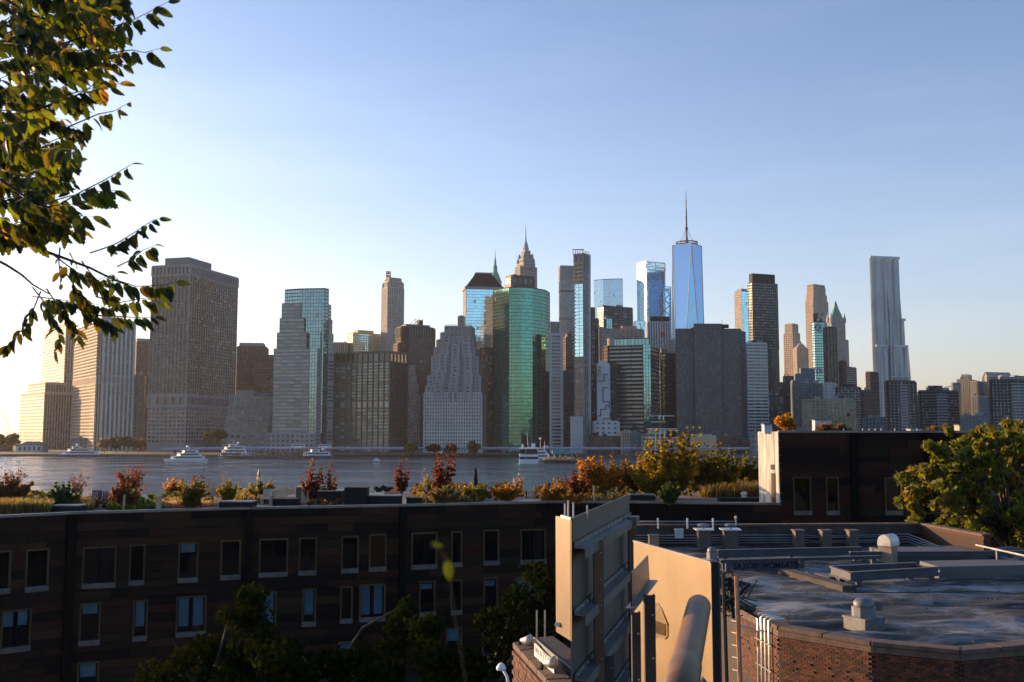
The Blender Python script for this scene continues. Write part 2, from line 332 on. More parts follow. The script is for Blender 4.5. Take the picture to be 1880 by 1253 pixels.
class Tower:
    """collects a building's walls, piers, spandrels and panes"""
    def __init__(s, poly=None, z0=2): s.m = {}; s.poly = poly; s.k = 0; s.extra = []
    def acc(s, part, mk):
        key = (part, mk)
        if key not in s.m: s.m[key] = M()
        return s.m[key]
    def face(s, A, B, z0, z1, st, jit=.016, bay=None):
        bayw, fl, pw, sh, pd, sd, wp, ws, gk = ST[st] if isinstance(st, str) else st
        A = Vector(A[:2]); B = Vector(B[:2]); L = (B-A).length; d, n = outward(A, B)
        nc = max(1, round(L/(bay or bayw))); nr = max(1, round((z1-z0)/fl)); s.k += 1; kk = .013*(s.k % 9)
        G_ = s.acc('glazing', gk); cw = L/nc; rh = (z1-z0)/nr
        for i in range(nc):
            a = A+d*(i*cw); b = A+d*((i+1)*cw)
            for j in range(nr):
                o = [random.uniform(-jit, jit) for _ in range(3)]; o.append(o[0]+o[2]-o[1])
                za = z0+j*rh; zb = za+rh
                G_.q((a.x-n.x*o[0], a.y-n.y*o[0], za), (b.x-n.x*o[1], b.y-n.y*o[1], za), (b.x-n.x*o[2], b.y-n.y*o[2], zb), (a.x-n.x*o[3], a.y-n.y*o[3], zb))
        Pm = s.acc('piers', wp); Sm = s.acc('spandrels', ws)
        w = cw*pw
        if w > .05:
            for i in range(nc+1):
                c = A+d*(i*cw); h = w/2*(1.15 if i in (0, nc) else 1)
                p0 = c-d*h; p1 = c+d*h; o = n*(pd+kk); q = n*-.3
                Pm.prism([(p0+o).to_tuple(), (p1+o).to_tuple(), (p1+q).to_tuple(), (p0+q).to_tuple()][::-1], z0, z1+kk)
        h = rh*sh
        if h > .05:
            e = d*(.02+kk); o = n*(sd+kk); q = n*-.3
            for j in range(nr+1):
                za = z0+j*rh-h/2; zb = za+h
                if j == 0: za = z0
                if j == nr: zb = z1+kk+.02
                Sm.prism([(A+e+o).to_tuple(), (A+e+q).to_tuple(), (B-e+q).to_tuple(), (B-e+o).to_tuple()], za, zb, bot=True)
    def block(s, poly, z0, z1, st, back='dark', roof='slate', par=1.2, styles=None):
        """poly counter-clockwise; faces towards the river get the facade, the others too when seen from a step aside"""
        k = len(poly); n = []
        for i in range(k):
            A = Vector(poly[i][:2]); B = Vector(poly[(i+1) % k][:2])
            if (B-A).length < .5: continue
            d, nn = outward(A, B); mid = (A+B)/2
            sst = (styles[i] if styles and i < len(styles) and styles[i] else st)
            if nn.dot(-mid) > -.12*mid.length: s.face(A, B, z0, z1, sst)
            else: s.acc('wall', ST[sst][6] if isinstance(sst, str) else sst[6]).q((A.x, A.y, z0), (B.x, B.y, z0), (B.x, B.y, z1), (A.x, A.y, z1))
        st_ = ST[st] if isinstance(st, str) else st
        s.acc('roof', roof).q(*[(p[0], p[1], z1-.1) for p in poly])
        if par:
            Pm = s.acc('parapet', st_[6]); c = Vector((sum(p[0] for p in poly)/k, sum(p[1] for p in poly)/k))
            for i in range(k):
                A = Vector(poly[i][:2]); B = Vector(poly[(i+1) % k][:2])
                if (B-A).length < .6: continue
                d, nn = outward(A, B); t = .5
                Pm.prism([(A+nn*.05).to_tuple(), (B+nn*.05).to_tuple(), (B-nn*t).to_tuple(), (A-nn*t).to_tuple()], z1-.2, z1+par+.01*i)
    def band(s, poly, z0, z1, wk, out=.6, part='cornice'):
        k = len(poly); c = Vector((sum(p[0] for p in poly)/k, sum(p[1] for p in poly)/k)); q = []
        for p in poly:
            v = Vector(p[:2])-c; q.append((c+v*(1+out*1.4/v.length)).to_tuple())
        s.acc(part, wk).prism(q, z0, z1, bot=True)
    def prism(s, part, wk, poly, z0, z1): s.acc(part, wk).prism(poly, z0, z1, bot=True)
    def done(s, name, label, cat='skyscraper', group='towers of the skyline', loc=None):
        vs = [v for m in s.m.values() for v in m.v[:400]]
        if loc is None:
            xs = [v[0] for v in vs]; ys = [v[1] for v in vs]; loc = ((min(xs)+max(xs))/2, (min(ys)+max(ys))/2, 2.0)
        e = thing(name, label, cat, loc, group)
        for (part, mk), m in s.m.items():
            mm = gl[mk] if part == 'glazing' else (mk if not isinstance(mk, str) else mw[mk])
            o = m.build(part, mm, e, kind='stuff' if part in ('glazing', 'piers', 'spandrels') or len(m.f) > 8 and part in ('parapet', 'railings', 'scaffold', 'rooftop_unit', 'ledge', 'louvre_band', 'finial', 'roof', 'roof_frame', 'penthouse', 'wall', 'seam', 'cross_brace', 'edge_trim', 'antenna', 'guy_wire', 'ring') else None)
        s.root = e
        return e
def foot(xl, xc, xr, y, D, a, dep=38):
    """footprint seen between picture columns xl..xr with its near corner at xc; a = yaw of the right-hand face (degrees)"""
    a = radians(a); u = Vector((cos(a), sin(a))); v = Vector((-sin(a), cos(a)))
    C = Vector((TX(xc, y)*D, D)); tr = TX(xr, y); tl = TX(xl, y)
    wu = (tr*D-C.x)/(u.x-tr*u.y) if u.x-tr*u.y > .03 else dep
    den = v.x-tl*v.y; wv = (tl*D-C.x)/den if abs(den) > 1e-3 else dep
    if xl >= xc-.5 or wv <= 0 or wv > 160: wv = dep
    if xr <= xc+.5 or wu <= 0 or wu > 160: wu = dep
    return [C.copy(), C+u*wu, C+u*wu+v*wv, C+v*wv]
def sub(poly, u0, u1, v0, v1):
    C, U, UV, V = [Vector(p[:2]) for p in poly]; a = U-C; b = V-C
    return [C+a*u0+b*v0, C+a*u1+b*v0, C+a*u1+b*v1, C+a*u0+b*v1]
def roofstuff(T, poly, z, n=5, hmax=5, wk='greystone'):
    for _ in range(n):
        u0 = random.uniform(.05, .75); v0 = random.uniform(.05, .75); du = random.uniform(.06, .22); dv = random.uniform(.06, .22)
        T.prism('rooftop_unit', random.choice([wk, 'concrete', 'dark']), sub(poly, u0, min(.95, u0+du), v0, min(.95, v0+dv)), z-.05, z+random.uniform(1.5, hmax))
    a = sub(poly, random.uniform(.2, .8), .9, .3, .9)[0]
    T.acc('antenna', 'dark').tube([(a.x, a.y, z), (a.x, a.y, z+hmax*1.6)], .18, 4)

def simple(name, label, g, st, styles=None, base=2, top=None, mech=None, dep=38, nroof=4, finish=True, cat='skyscraper', mechwk='greystone'):
    xl, xc, xr, yt, D, a = g
    poly = foot(xl, xc, xr, yt, D, a, dep); z1 = ZY(yt, D); T = Tower(); T.poly = poly; T.z1 = z1
    T.block(poly, base, z1, st, styles=styles)
    if mech:
        for (u0, u1, v0, v1, ym) in mech: T.prism('penthouse', mechwk, sub(poly, u0, u1, v0, v1), z1-.1, ZY(ym, D))
    if nroof: roofstuff(T, poly, z1, nroof)
    if finish: T.done(name, label, cat)
    return T

OT = 'office_tower'
# --- far left group, low sun on their left faces
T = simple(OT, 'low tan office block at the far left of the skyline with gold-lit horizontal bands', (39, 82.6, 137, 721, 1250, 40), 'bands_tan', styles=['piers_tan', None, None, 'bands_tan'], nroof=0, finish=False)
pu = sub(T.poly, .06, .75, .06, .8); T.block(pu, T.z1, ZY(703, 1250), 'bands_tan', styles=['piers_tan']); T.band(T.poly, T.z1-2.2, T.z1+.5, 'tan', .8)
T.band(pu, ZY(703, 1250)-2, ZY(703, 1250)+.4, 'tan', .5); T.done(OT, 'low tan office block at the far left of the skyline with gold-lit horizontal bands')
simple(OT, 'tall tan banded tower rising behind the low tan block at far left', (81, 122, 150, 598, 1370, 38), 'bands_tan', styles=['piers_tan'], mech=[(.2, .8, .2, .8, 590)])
g = (139, 184, 248, 588, 1150, 36); poly = foot(*g[:4], g[4], g[5]); T = Tower(); z1 = ZY(588, 1150)
C, U, UV, V = poly; c1 = C+(V-C).normalized()*5; c2 = C+(U-C).normalized()*5
oct_ = [c2, U, UV, V, c1]
za, zb = ZY(704, 1150), ZY(690, 1150)
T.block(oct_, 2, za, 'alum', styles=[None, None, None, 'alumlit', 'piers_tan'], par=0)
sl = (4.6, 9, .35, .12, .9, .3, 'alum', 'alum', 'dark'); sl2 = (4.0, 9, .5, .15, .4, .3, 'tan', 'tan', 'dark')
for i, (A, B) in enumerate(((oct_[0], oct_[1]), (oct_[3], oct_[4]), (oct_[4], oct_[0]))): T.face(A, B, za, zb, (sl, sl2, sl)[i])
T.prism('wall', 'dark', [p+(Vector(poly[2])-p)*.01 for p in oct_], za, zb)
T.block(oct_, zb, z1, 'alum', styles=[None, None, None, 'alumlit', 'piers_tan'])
T.prism('penthouse', 'greystone', sub(poly, .2, .8, .2, .8), z1, z1+7)
T.done(OT, 'broad office tower with lit left face and vertical aluminium ribs beside the tan blocks')
simple(OT, 'dark brown tower half hidden behind the left edge of the large grey grid tower', (246, 252, 285, 628, 1400, 34), 'punched_brown', mech=[(.0, .7, .1, .8, 621)])
simple(OT, 'narrow pale pink office building with small square windows right of the ribbed tower', (244, 247, 263, 690, 1190, 15), 'beigeplain', mech=[(.1, .6, .1, .8, 682)], nroof=0)
simple(OT, 'thin dark red building wedged beside the large grey grid tower', (261, 263, 276, 690, 1240, 10), 'punched_red', nroof=2)
# --- large grey grid tower
g = (281, 349, 437, 487, 1150); poly = foot(281, 349, 437, 487, 1150, 75)
T = Tower(); z1 = ZY(487, 1150); zt = z1-11.5; zm1 = ZY(742, 1150); zm0 = ZY(724, 1150)
arc = (4.9, 9, .42, .3, 1.3, 1.1, 'greystone', 'greystone', 'dark')
T.block(poly, 2+9, zm1-4, 'w55low', par=0); T.prism('base', 'greystone', poly, 0, 11.2)
for i in (0, 3):
    A, B = poly[i], poly[(i+1) % 4]
    T.face(A, B, zm1-4, zm0, (9.8 if i == 3 else 5, 14, .32, .45, 1.2, 1.1, 'greystone', 'greystone', 'dark'))
    T.face(A, B, zm0, zt, 'w55' if i == 3 else 'w55side')
    T.face(A, B, zt, z1, arc)
T.prism('wall', 'greystone', [p+(Vector(poly[(i+2) % 4])-p)*.004 for i, p in enumerate(poly)], zm1-4, z1-.2)
T.band(poly, z1-1.5, z1+1.3, 'greystone', .9); T.band(poly, zt-1, zt+.8, 'greystone', .9, part='ledge'); T.band(poly, zm0-1.2, zm0+.5, 'greystone', .9, part='ledge')
T.prism('penthouse', 'bluegrey', sub(poly, .05, .5, .1, .75), z1, ZY(476, 1170))
pa = sub(poly, .25, .5, .2, .3)[0]
for i in range(5):
    c = pa+(poly[1]-poly[0]).normalized()*(i*4.0)
    T.acc('roof_frame', 'alum').tube([(c.x+4, c.y, z1+6), (c.x+4, c.y, z1+13)], .3, 4)
T.acc('roof_frame', 'alum').bar((pa.x+4, pa.y, z1+12.5), (c.x+4, c.y, z1+12.5), .5, .5)
T.acc('roof_frame', 'alum').bar((pa.x+4, pa.y, z1+9.5), (c.x+4, c.y, z1+9.5), .4, .4)
T.done(OT, 'largest grey grid tower at left with a square arcade along its top')
# --- leaning podium block
T = Tower(); D = 1120; z1 = ZY(728, D)
A = Vector((TX(405, 797)*D, D)); B = Vector((TX(483, 797)*D, D+6)); u = (B-A).normalized(); n_ = Vector((u.y, -u.x)); h = z1-8; sx = 9.0
for (part, mk) in (('wall', 'greystone'),):
    m_ = T.acc(part, mk)
    bk = Vector((0, 34))
    P0 = [(A.x, A.y, 2), (B.x, B.y, 2), (B.x+bk.x, B.y+bk.y, 2), (A.x, A.y+34, 2)]; P1 = [(q[0]+sx, q[1]+3, z1) for q in P0]
    for i in range(4):
        j = (i+1) % 4; m_.q(P0[i], P0[j], P1[j], P1[i])
    m_.q(*P1)
def lerp3(p, q, t): return Vector(p).lerp(Vector(q), t)
for j in range(9):
    for i in range(7):
        if j == 0 and i > 3: continue
        t0 = (j+.35)/9.4 if j < 8 else .89; t1 = (j+.8)/9.4 if j < 8 else .965; s0 = (i+.14)/7; s1 = (i+(.78 if j < 8 else .7))/7
        a = lerp3(P0[0], P1[0], t0).lerp(lerp3(P0[1], P1[1], t0), s0); b_ = lerp3(P0[0], P1[0], t0).lerp(lerp3(P0[1], P1[1], t0), s1)
        c = lerp3(P0[0], P1[0], t1).lerp(lerp3(P0[1], P1[1], t1), s1); d_ = lerp3(P0[0], P1[0], t1).lerp(lerp3(P0[1], P1[1], t1), s0)
        o = Vector((n_.x*.0, -.06, 0)); T.acc('glazing', 'dark').q(a+o, b_+o, c+o, d_+o)
        # proud sill and lintel make the window sit back
        T.acc('spandrels', 'greystone').bar(d_+Vector((0, -.35, .3)), c+Vector((0, -.35, .3)), .8, .5); T.acc('spandrels', 'greystone').bar(a+Vector((0, -.3, -.3)), b_+Vector((0, -.3, -.3)), .7, .4)
T.prism('penthouse', 'concrete', [Vector((A.x+14, D+8)), Vector((A.x+34, D+8)), Vector((A.x+34, D+20)), Vector((A.x+14, D+20))], z1, ZY(716, D)); T.prism('penthouse', 'bluegrey', [Vector((A.x+38, D+9)), Vector((A.x+50, D+9)), Vector((A.x+50, D+20)), Vector((A.x+38, D+20))], z1, ZY(721, D))
T.done(OT, 'low grey slant-sided building between the large grid tower and the stepped granite tower')
simple(OT, 'dark reddish brown block with light roof towers behind the slant-sided building', (433, 436, 488, 637, 1400, 8), 'punched_brown', mech=[(.05, .9, .1, .8, 629)])
T = simple(OT, 'lower dark red block with pillared top storey left of the stepped granite tower', (455, 458, 502, 664, 1330, 6), 'punched_red', nroof=0, finish=False)
T.block(sub(T.poly, .04, .99, .05, .9), T.z1, ZY(653, 1330), 'piers_red'); T.done(OT, 'lower dark red block with pillared top storey left of the stepped granite tower')
# --- stepped green glass tower
D = 1080; T = Tower(); f0 = lambda x, y, dd: Vector((TX(x, y)*(D+dd), D+dd))
yt = 531; zT = ZY(yt, D)
core = [f0(549, 640, 4), f0(594, 640, 0), f0(602, 640, 8), f0(602, 640, 44), f0(521, 640, 44), f0(521, 640, 12)]
T.block(core, 2, zT, 'curtain_teal', styles=['curtain_teal', 'glassdark', None, None, 'glassdark', 'glassdark'])
for (ytop, xa, xg, xg2, xb, dd) in ((556, 515, 549, 594, 605.5, 2.5), (584, 511.5, 556, 590, 608, .5), (611, 507, 561, 587, 610.5, -2), (641, 502, 567, 582, 612, -5)):
    zt = ZY(ytop, D)
    L_ = [f0(xa, 700, dd+5), f0(xg, 700, dd), f0(xg, 700, dd+9), f0(xa, 700, dd+40)]
    R_ = [f0(xg2, 700, dd), f0(xb, 700, dd+22), f0(xb, 700, dd+42), f0(xg2, 700, dd+9)]
    T.block(L_, 2, zt, 'granite', par=.4); T.block(R_, 2, zt, 'granite', par=.4)
glz = [f0(567, 700, -4.4), f0(582, 700, -4.4), f0(582, 700, 0), f0(567, 700, 0)]
T.block(glz, 2, ZY(640, D), 'curtain_teal', par=0)
pod = [f0(489, 800, -12), f0(577, 800, -12), f0(577, 800, 30), f0(489, 800, 30)]
T.block(pod, 2, ZY(797, D), (5, 5, .5, .5, .3, .25, 'greystone', 'greystone', 'dark')); T.done(OT, 'stepped granite tower with a pale green glass corner running its full height')
# --- olive grid block
poly = foot(607, 716, 748, 646, 1080, 66); T = Tower(); z1 = ZY(646, 1080); D = 1080
ty = ZY(665, D)
for i in (0, 3):
    A, B = poly[i], poly[(i+1) % 4]
    st = 'olive' if i == 3 else 'olive_side'
    T.face(A, B, 2, ZY(750, D), st); T.face(A, B, ZY(750, D), ZY(735, D), (7, 9, .2, .25, .9, .5, 'olive', 'olive', 'pale') if i == 3 else st); T.face(A, B, ZY(735, D), ty, st)
    T.face(A, B, ty, z1, (7, 12, .12, .22, .9, .8, 'olive', 'olive', 'dark'))
T.prism('wall', 'olive', [p+(Vector(poly[(i+2) % 4])-p)*.006 for i, p in enumerate(poly)], 2, z1-.2); T.band(poly, z1-.6, z1+.8, 'olive', .9)
roofstuff(T, poly, z1, 3, 2); T.done(OT, 'wide olive grey office block with large square openings along its top')
simple(OT, 'small grey office block peeping over the left end of the olive grid block', (610, 613, 637, 630, 1500, 5), 'piers_tan')
simple('apartment_tower', 'yellow apartment building with sunlit left side above the olive grid block', (638, 649, 701, 612, 1500, 35), 'yellow', mech=[(.2, .75, .2, .8, 605)], mechwk='yellow', cat='apartment tower')
# --- art-deco limestone tower
D = 1500; T = Tower(); p0 = foot(701, 712, 741, 545, D, 33)
T.block(p0, 2, ZY(528, D), 'deco'); p1 = sub(p0, .06, .96, .06, .9); T.block(p1, ZY(528, D), ZY(517, D), 'deco'); p2 = sub(p0, .14, .88, .14, .86); T.block(p2, ZY(517, D), ZY(510, D), 'deco')
c = (p2[0]+p2[2])/2; T.acc('lantern', 'alum').lathe((c.x-8, c.y, ZY(510, D)), [(5.5, -1), (5.5, 1), (4, 1), (4, 3), (5, 3), (5, 4)], 12)
for k in range(8): T.acc('lantern', 'alum').tube([(c.x-8+4.4*cos(k*pi/4), c.y+4.4*sin(k*pi/4), ZY(510, D)+3), (c.x-8+4.4*cos(k*pi/4), c.y+4.4*sin(k*pi/4), ZY(498, D))], .35, 4)
for yy in (504, 500, 497): T.acc('lantern', 'alum').lathe((c.x-8, c.y, ZY(yy, D)), [(4.9, 0), (4.9, .8)], 12)
T.acc('mast', 'alum').tube([(c.x-8, c.y, ZY(500, D)), (c.x-8, c.y, ZY(493, D))], .4, 4)
for k in range(4):
    q = [p1[0], p1[1], p1[2], p1[3]][k]; T.acc('finial', 'limestone').lathe((q.x, q.y, ZY(528, D)), [(2.2, 0), (2.2, 7), (.4, 10)], 6)
T.done(OT, 'slender cream limestone tower with a ring lantern on top and a sunlit left edge')
# --- dark brown octagonal tower
D = 1250; T = Tower(); p0 = foot(728, 742, 805, 600, D, 32, dep=45); C, U, UV, V = p0; cu = (U-C).normalized(); cv = (V-C).normalized()
oc = [C+cu*7, U-cu*9, U+cv*10, UV-cv*4, V, C+cv*7]; z1 = ZY(600, D)
T.block(oc, 2, z1-14, 'punched_brown'); T.block(oc, z1-14, z1, (3.6, 14, .45, .12, .8, .5, 'brown', 'brown', 'dark'))
T.prism('penthouse', 'bluegrey', sub(p0, .1, .8, .2, .8), z1, ZY(594, D)); T.prism('penthouse', 'dark', sub(p0, .5, .6, .3, .6), z1, ZY(585, D))
for t_ in (.2, .3, .4): q = sub(p0, t_, .9, .3, .9)[0]; T.acc('roof_frame', 'dark').bar((q.x, q.y, z1+3), (q.x+9, q.y, z1+11), .5, .5); T.acc('roof_frame', 'dark').bar((q.x+9, q.y, z1+3), (q.x+9, q.y, z1+11), .5, .5)
lw = foot(723, 731, 745, 632, 1255, 32, dep=20); T.block(lw, 2, ZY(632, 1255), 'punched_red'); T.done(OT, 'dark brown many-sided tower with rooftop frames right of the slender limestone tower')
T = Tower(); D = 1120
for i, (yt, x0, x1) in enumerate(((672, 748, 761), (690, 748, 764), (707, 748, 767), (727, 748, 770))): T.block([Vector((TX(x0, yt)*(D-i), D-i)), Vector((TX(x1, yt)*(D-i), D-i+2)), Vector((TX(x1, yt)*(D+30), D+30)), Vector((TX(x0, yt)*(D+30), D+30))], 2, ZY(yt, D), (3.4, 3.7, .35, .35, .4, .3, 'stone2', 'stone2', 'dark'), par=.6)
T.done(OT, 'thin grey stepped building between the olive block and the wedding-cake tower')
simple(OT, 'plain dark brown block in shade behind the wedding-cake tower', (762, 766, 794, 668, 1210, 6), 'punched_brown', nroof=2)
# --- wedding cake
D = 1060; T = Tower()
tiers = [(722, 779, 884, 893, 0), (709, 783, 881, 889, 3), (690, 787, 881, 888, 6), (655, 794, 877, 884, 9), (637, 799, 871, 879, 12), (622, 804, 868, 876, 15), (608, 811, 865, 872, 18), (596, 818, 864, 870, 21)]
z_prev = 2
for i, (yt, x0, xk, x1, dd) in enumerate(tiers):
    zt = ZY(yt, D); q = [Vector((TX(x0, yt)*(D+dd), D+dd)), Vector((TX(xk, yt)*(D+dd), D+dd)), Vector((TX(x1, yt)*(D+60-dd), D+60-dd)), Vector((TX(x0, yt)*(D+dd), D+64-dd))]
    T.block(q, z_prev, zt, 'ziggurat' if i < 1 else 'zigtop', par=.8); z_prev = zt-1
for i in range(1, 6):                    # stepped side shoulders and central bay
    yt, x0, xk, x1, dd = tiers[i]
    for k in range(3):
        xm = x0+(xk-x0)*(.16+.28*k); q = [Vector((TX(xm, yt)*(D+dd-2), D+dd-2.5)), Vector((TX(xm+11, yt)*(D+dd-2), D+dd-2.5)), Vector((TX(xm+11, yt)*(D+dd+4), D+dd+4)), Vector((TX(xm, yt)*(D+dd+4), D+dd+4))]
        T.block(q, ZY(tiers[i-1][0]+14, D), ZY(yt-7+3*(k % 2), D), 'zigtop', par=.6)
c0 = [Vector((TX(818, 600)*(D+16), D+16)), Vector((TX(864, 600)*(D+16), D+16)), Vector((TX(868, 600)*(D+44), D+44)), Vector((TX(818, 600)*(D+44), D+44))]
for k in range(4):
    for t_ in range(8):
        q = c0[k].lerp(c0[(k+1) % 4], t_/8); T.acc('scaffold', 'tan').tube([(q.x, q.y, ZY(630, D)), (q.x, q.y, ZY(593, D))], .28, 4)
for yy in (594, 600, 606, 612, 618):
    for k in range(4): a, b_ = c0[k], c0[(k+1) % 4]; T.acc('scaffold', 'tan').bar((a.x, a.y, ZY(yy, D)), (b_.x, b_.y, ZY(yy, D)), .3, .35)
for (x_, y0_, y1_) in ((808, 640, 611), (799, 655, 625), (875, 640, 618)):
    for t_ in range(4): T.acc('scaffold', 'tan').tube([P(x_+t_*2.2, y0_, D+6), P(x_+t_*2.2, y1_, D+6)], .25, 4)
T.done(OT, 'pale stone wedding-cake tower whose tiers step up to a scaffolded top')
simple(OT, 'narrow brown pillared building behind the right shoulder of the wedding-cake tower', (875, 880, 893, 640, 1180, 20), 'piers_red', nroof=1)
# --- pyramid roofed tower
D = 1350; T = Tower(); p0 = foot(848, 855, 926, 580, D, 10, dep=50); T.block(p0, 2, ZY(583, D), 'curtain_blue', styles=[None, None, None, 'deco'])
p1 = foot(851, 856, 923, 530, D, 10, dep=48); T.block(p1, ZY(583, D), ZY(530, D), 'curtain_blue', styles=[None, None, None, 'deco'], par=0)
for t_ in (.9,): q = sub(p1, t_, t_+.1, -.01, .2); T.block(q, ZY(583, D), ZY(531, D), 'deco', par=0)
T.band(p1, ZY(531, D), ZY(526, D), 'greystone', 1.6); cc = (p1[0]+p1[2])/2
pr = lambda s_: [cc+(q-cc)*s_ for q in p1]
T.acc('pyramid_roof', 'slate').frustum(pr(1.03), pr(.86), ZY(526, D), ZY(520, D)); T.acc('pyramid_roof', 'slate').frustum(pr(.86), pr(.44), ZY(520, D), ZY(500, D)); T.acc('roof_crest', 'greystone').frustum(pr(.47), pr(.46), ZY(500, D), ZY(498, D))
T.done(OT, 'blue glass and stone tower with a dark truncated pyramid roof')
D = 1330; simple(OT, 'small beige stair tower standing left of the pyramid-roofed tower', (841, 843, 851, 581, 1300, 10), 'beigeplain', nroof=0, dep=12)
# --- copper spire, crown tower
D = 1650; T = Tower(); q = foot(898, 903, 920, 515, D, 25, dep=20); T.block(q, 2, ZY(515, D), 'deco', par=0); cc = Vector((TX(909, 500)*D, D+10)); hh = ZY(515, D)
T.acc('spire', 'copper').lathe((cc.x, cc.y, hh), [(11, 0), (8, 8), (4.5, 16), (3.8, 17), (3.8, 24), (2.2, 28), (1.8, 34), (.5, 42), (.25, 54)], 8)
T.done(OT, 'thin green copper spire showing behind the pyramid-roofed tower')
D = 1500; T = Tower(); p0 = foot(946, 955, 985, 500, D, 30, dep=26); T.block(p0, 2, ZY(489, D), 'gothic', par=.6)
cc = (p0[0]+p0[2])/2; wx = (TX(985)-TX(946))*D
def sq(h, rot=radians(30)): return [cc+Vector((cos(rot+pi/4+k*pi/2+pi), sin(rot+pi/4+k*pi/2+pi)))*h for k in range(4)]
sc_ = wx/39
for (ha, ya, yb) in ((17, 492, 483), (14.0, 483, 474), (11, 474, 466), (8, 466, 459)): T.block(sq(ha*sc_), ZY(ya, D), ZY(yb, D), 'gothic', par=0); T.band(sq(ha*sc_), ZY(yb, D)-.8, ZY(yb, D)+.6, 'limestone', .8)
T.acc('lantern', 'limestone').lathe((cc.x, cc.y, ZY(459, D)), [(6*sc_, 0), (6*sc_, 5), (4.6*sc_, 6), (4.4*sc_, 10), (2.4*sc_, 14), (1.5*sc_, 18), (.9, 24)], 8)
T.acc('spire', 'dark').lathe((cc.x, cc.y, ZY(442, D)), [(1.0, -2), (.55, 12), (.3, 27)], 6)
for k in range(4):
    for hh_, yy in ((17, 483), (14, 474)): q = sq(hh_*sc_*.93)[k]; T.acc('finial', 'limestone').lathe((q.x, q.y, ZY(yy, D)), [(1.8, 0), (1.6, 5), (.3, 9)], 6)
T.done(OT, 'art deco tower with a tiered crown and needle above the green glass tower')
T = simple(OT, 'square brown tower top, sunlit left side painted tan, just behind the green glass tower', (928, 941, 979, 506, 1250, 30), 'punched_brown', styles=[(7, 12, .5, .5, .2, .15, 'brown', 'brown', 'dark'), None, None, (6, 12, .5, .5, .2, .15, 'tan', 'tan', 'dim')], nroof=3)  # left face tan, front brown: sunlight and shade put into wall colours
# --- green glass octagon
D = 1040; T = Tower(); zc = ZY(528, D); ff = lambda x, dd: Vector((TX(x, 700)*(D+dd), D+dd))
oc = [ff(905, 26), ff(934.5, 2), ff(957, 0), ff(978, 6), ff(1002, 24), ff(1010, 44), ff(1010, 70), ff(905, 62)]
T.block(oc, 2, zc, 'curtain_green', par=.8)
q = [oc[0].lerp(oc[4], .2), oc[0].lerp(oc[4], .8), oc[5].lerp(oc[7], .3), oc[7].lerp(oc[5], .2)]; T.prism('penthouse', 'greenwall', q, zc, zc+3)
T.done(OT, 'tall many-sided tower of mirror green glass at the centre of the waterfront')
simple(OT, 'narrow white gridded tower with dark ribbon windows right of the green glass tower', (1009, 1010.5, 1031, 615, 1055, 8), 'whitegrid', styles=[(11, 3.7, .2, .42, .3, .35, 'white', 'white', 'dark')], mech=[(.0, .99, .02, .9, 612)], mechwk='white', nroof=0)
simple(OT, 'small dark ribbed tower top above the narrow white gridded tower', (1009, 1011, 1027, 592, 1500, 8), 'stripes', styles=[(3, 3.9, .35, .3, .5, .3, 'greystone', 'dark', 'dark')], nroof=0)
T = simple(OT, 'tall plain grey banded tower directly behind the slender unfinished tower', (1026, 1029, 1060, 489, 1600, 12), 'greytower', nroof=0, finish=False); T.block(sub(T.poly, -.01, 1.01, -.01, 1.0), T.z1-22, T.z1+.2, (2.2, 22, .4, .06, .3, .35, 'greystone', 'greystone', 'greystone') if False else (2.2, 22, .5, .1, .3, .35, 'greystone', 'greystone', 'mid'))
for yy in (535, 585, 640): T.band(T.poly, ZY(yy+2, 1600), ZY(yy-2, 1600), 'dark', .4, part='louvre_band')
T.done(OT, 'tall plain grey banded tower directly behind the slender unfinished tower')
# --- slender unfinished tower
D = 1020; T = Tower(); p0 = foot(1054, 1071, 1082, 470, D, 58, dep=30); zt = ZY(465, D)
C, U, UV, V = p0
T.prism('wall', 'concrete', sub(p0, .02, .98, .35, .98), 2, ZY(470, D))
T.face(C, U, 2, ZY(470, D), (4, 3.6, .5, .12, .25, .2, 'concrete', 'concrete', 'mid')); T.block(sub(p0, .0, .99, .0, .98), ZY(483, D), ZY(465, D), (6, 18, .3, .3, .3, .3, 'concrete', 'concrete', 'dark'), par=0)
T.face(V, C, 2, ZY(765, D), 'concrete_open'); T.face(V, C, ZY(765, D), ZY(690, D), 'concrete_open'); T.face(V, C, ZY(690, D), ZY(655, D), 'concrete_open'); T.face(V, C, ZY(655, D), ZY(521, D), (4.5, 3.6, .06, .1, .1, .25, 'dark', 'alum', 'blue')); T.face(V, C, ZY(521, D), ZY(484, D), (7, 4.2, .2, .3, .2, .7, 'concrete', 'yellow', 'dark'))
n1 = (C-V).normalized(); n2 = Vector((n1.y, -n1.x))
for k in range(19):                       # balconies sticking out at the left corner
    z = ZY(524+k*7, D); b0 = V; T.acc('railings', 'alum').box((b0.x-1.2, b0.y-.6, z), 3.2, 2.2, .8, 0)
T.band([p for p in p0], ZY(673, D), ZY(668, D), 'concrete', .5, part='ledge')
for k in range(5):
    a = p0[0].lerp(p0[1], k/4); T.acc('scaffold', 'dark').tube([(a.x-1, a.y, ZY(466, D)), (a.x-1, a.y, ZY(459, D))], .3, 4)
    a = p0[3].lerp(p0[0], k/4); T.acc('scaffold', 'dark').tube([(a.x-1, a.y, ZY(466, D)), (a.x-1, a.y, ZY(459, D))], .3, 4)
T.acc('scaffold', 'dark').bar(P(1051, 459, D), P(1072, 458.5, D), .9, .8)
T.prism('netting_panel', 'alum', [Vector((TX(1047, 790)*(D-6), D-6)), Vector((TX(1071, 790)*(D-6), D-6)), Vector((TX(1071, 790)*(D+2), D+2)), Vector((TX(1047, 790)*(D+2), D+2))], 2, ZY(765, D))
T.done(OT, 'slender unfinished concrete and glass tower with open floors and balconies')
T = Tower(); m_ = T.acc('mast', 'alum')
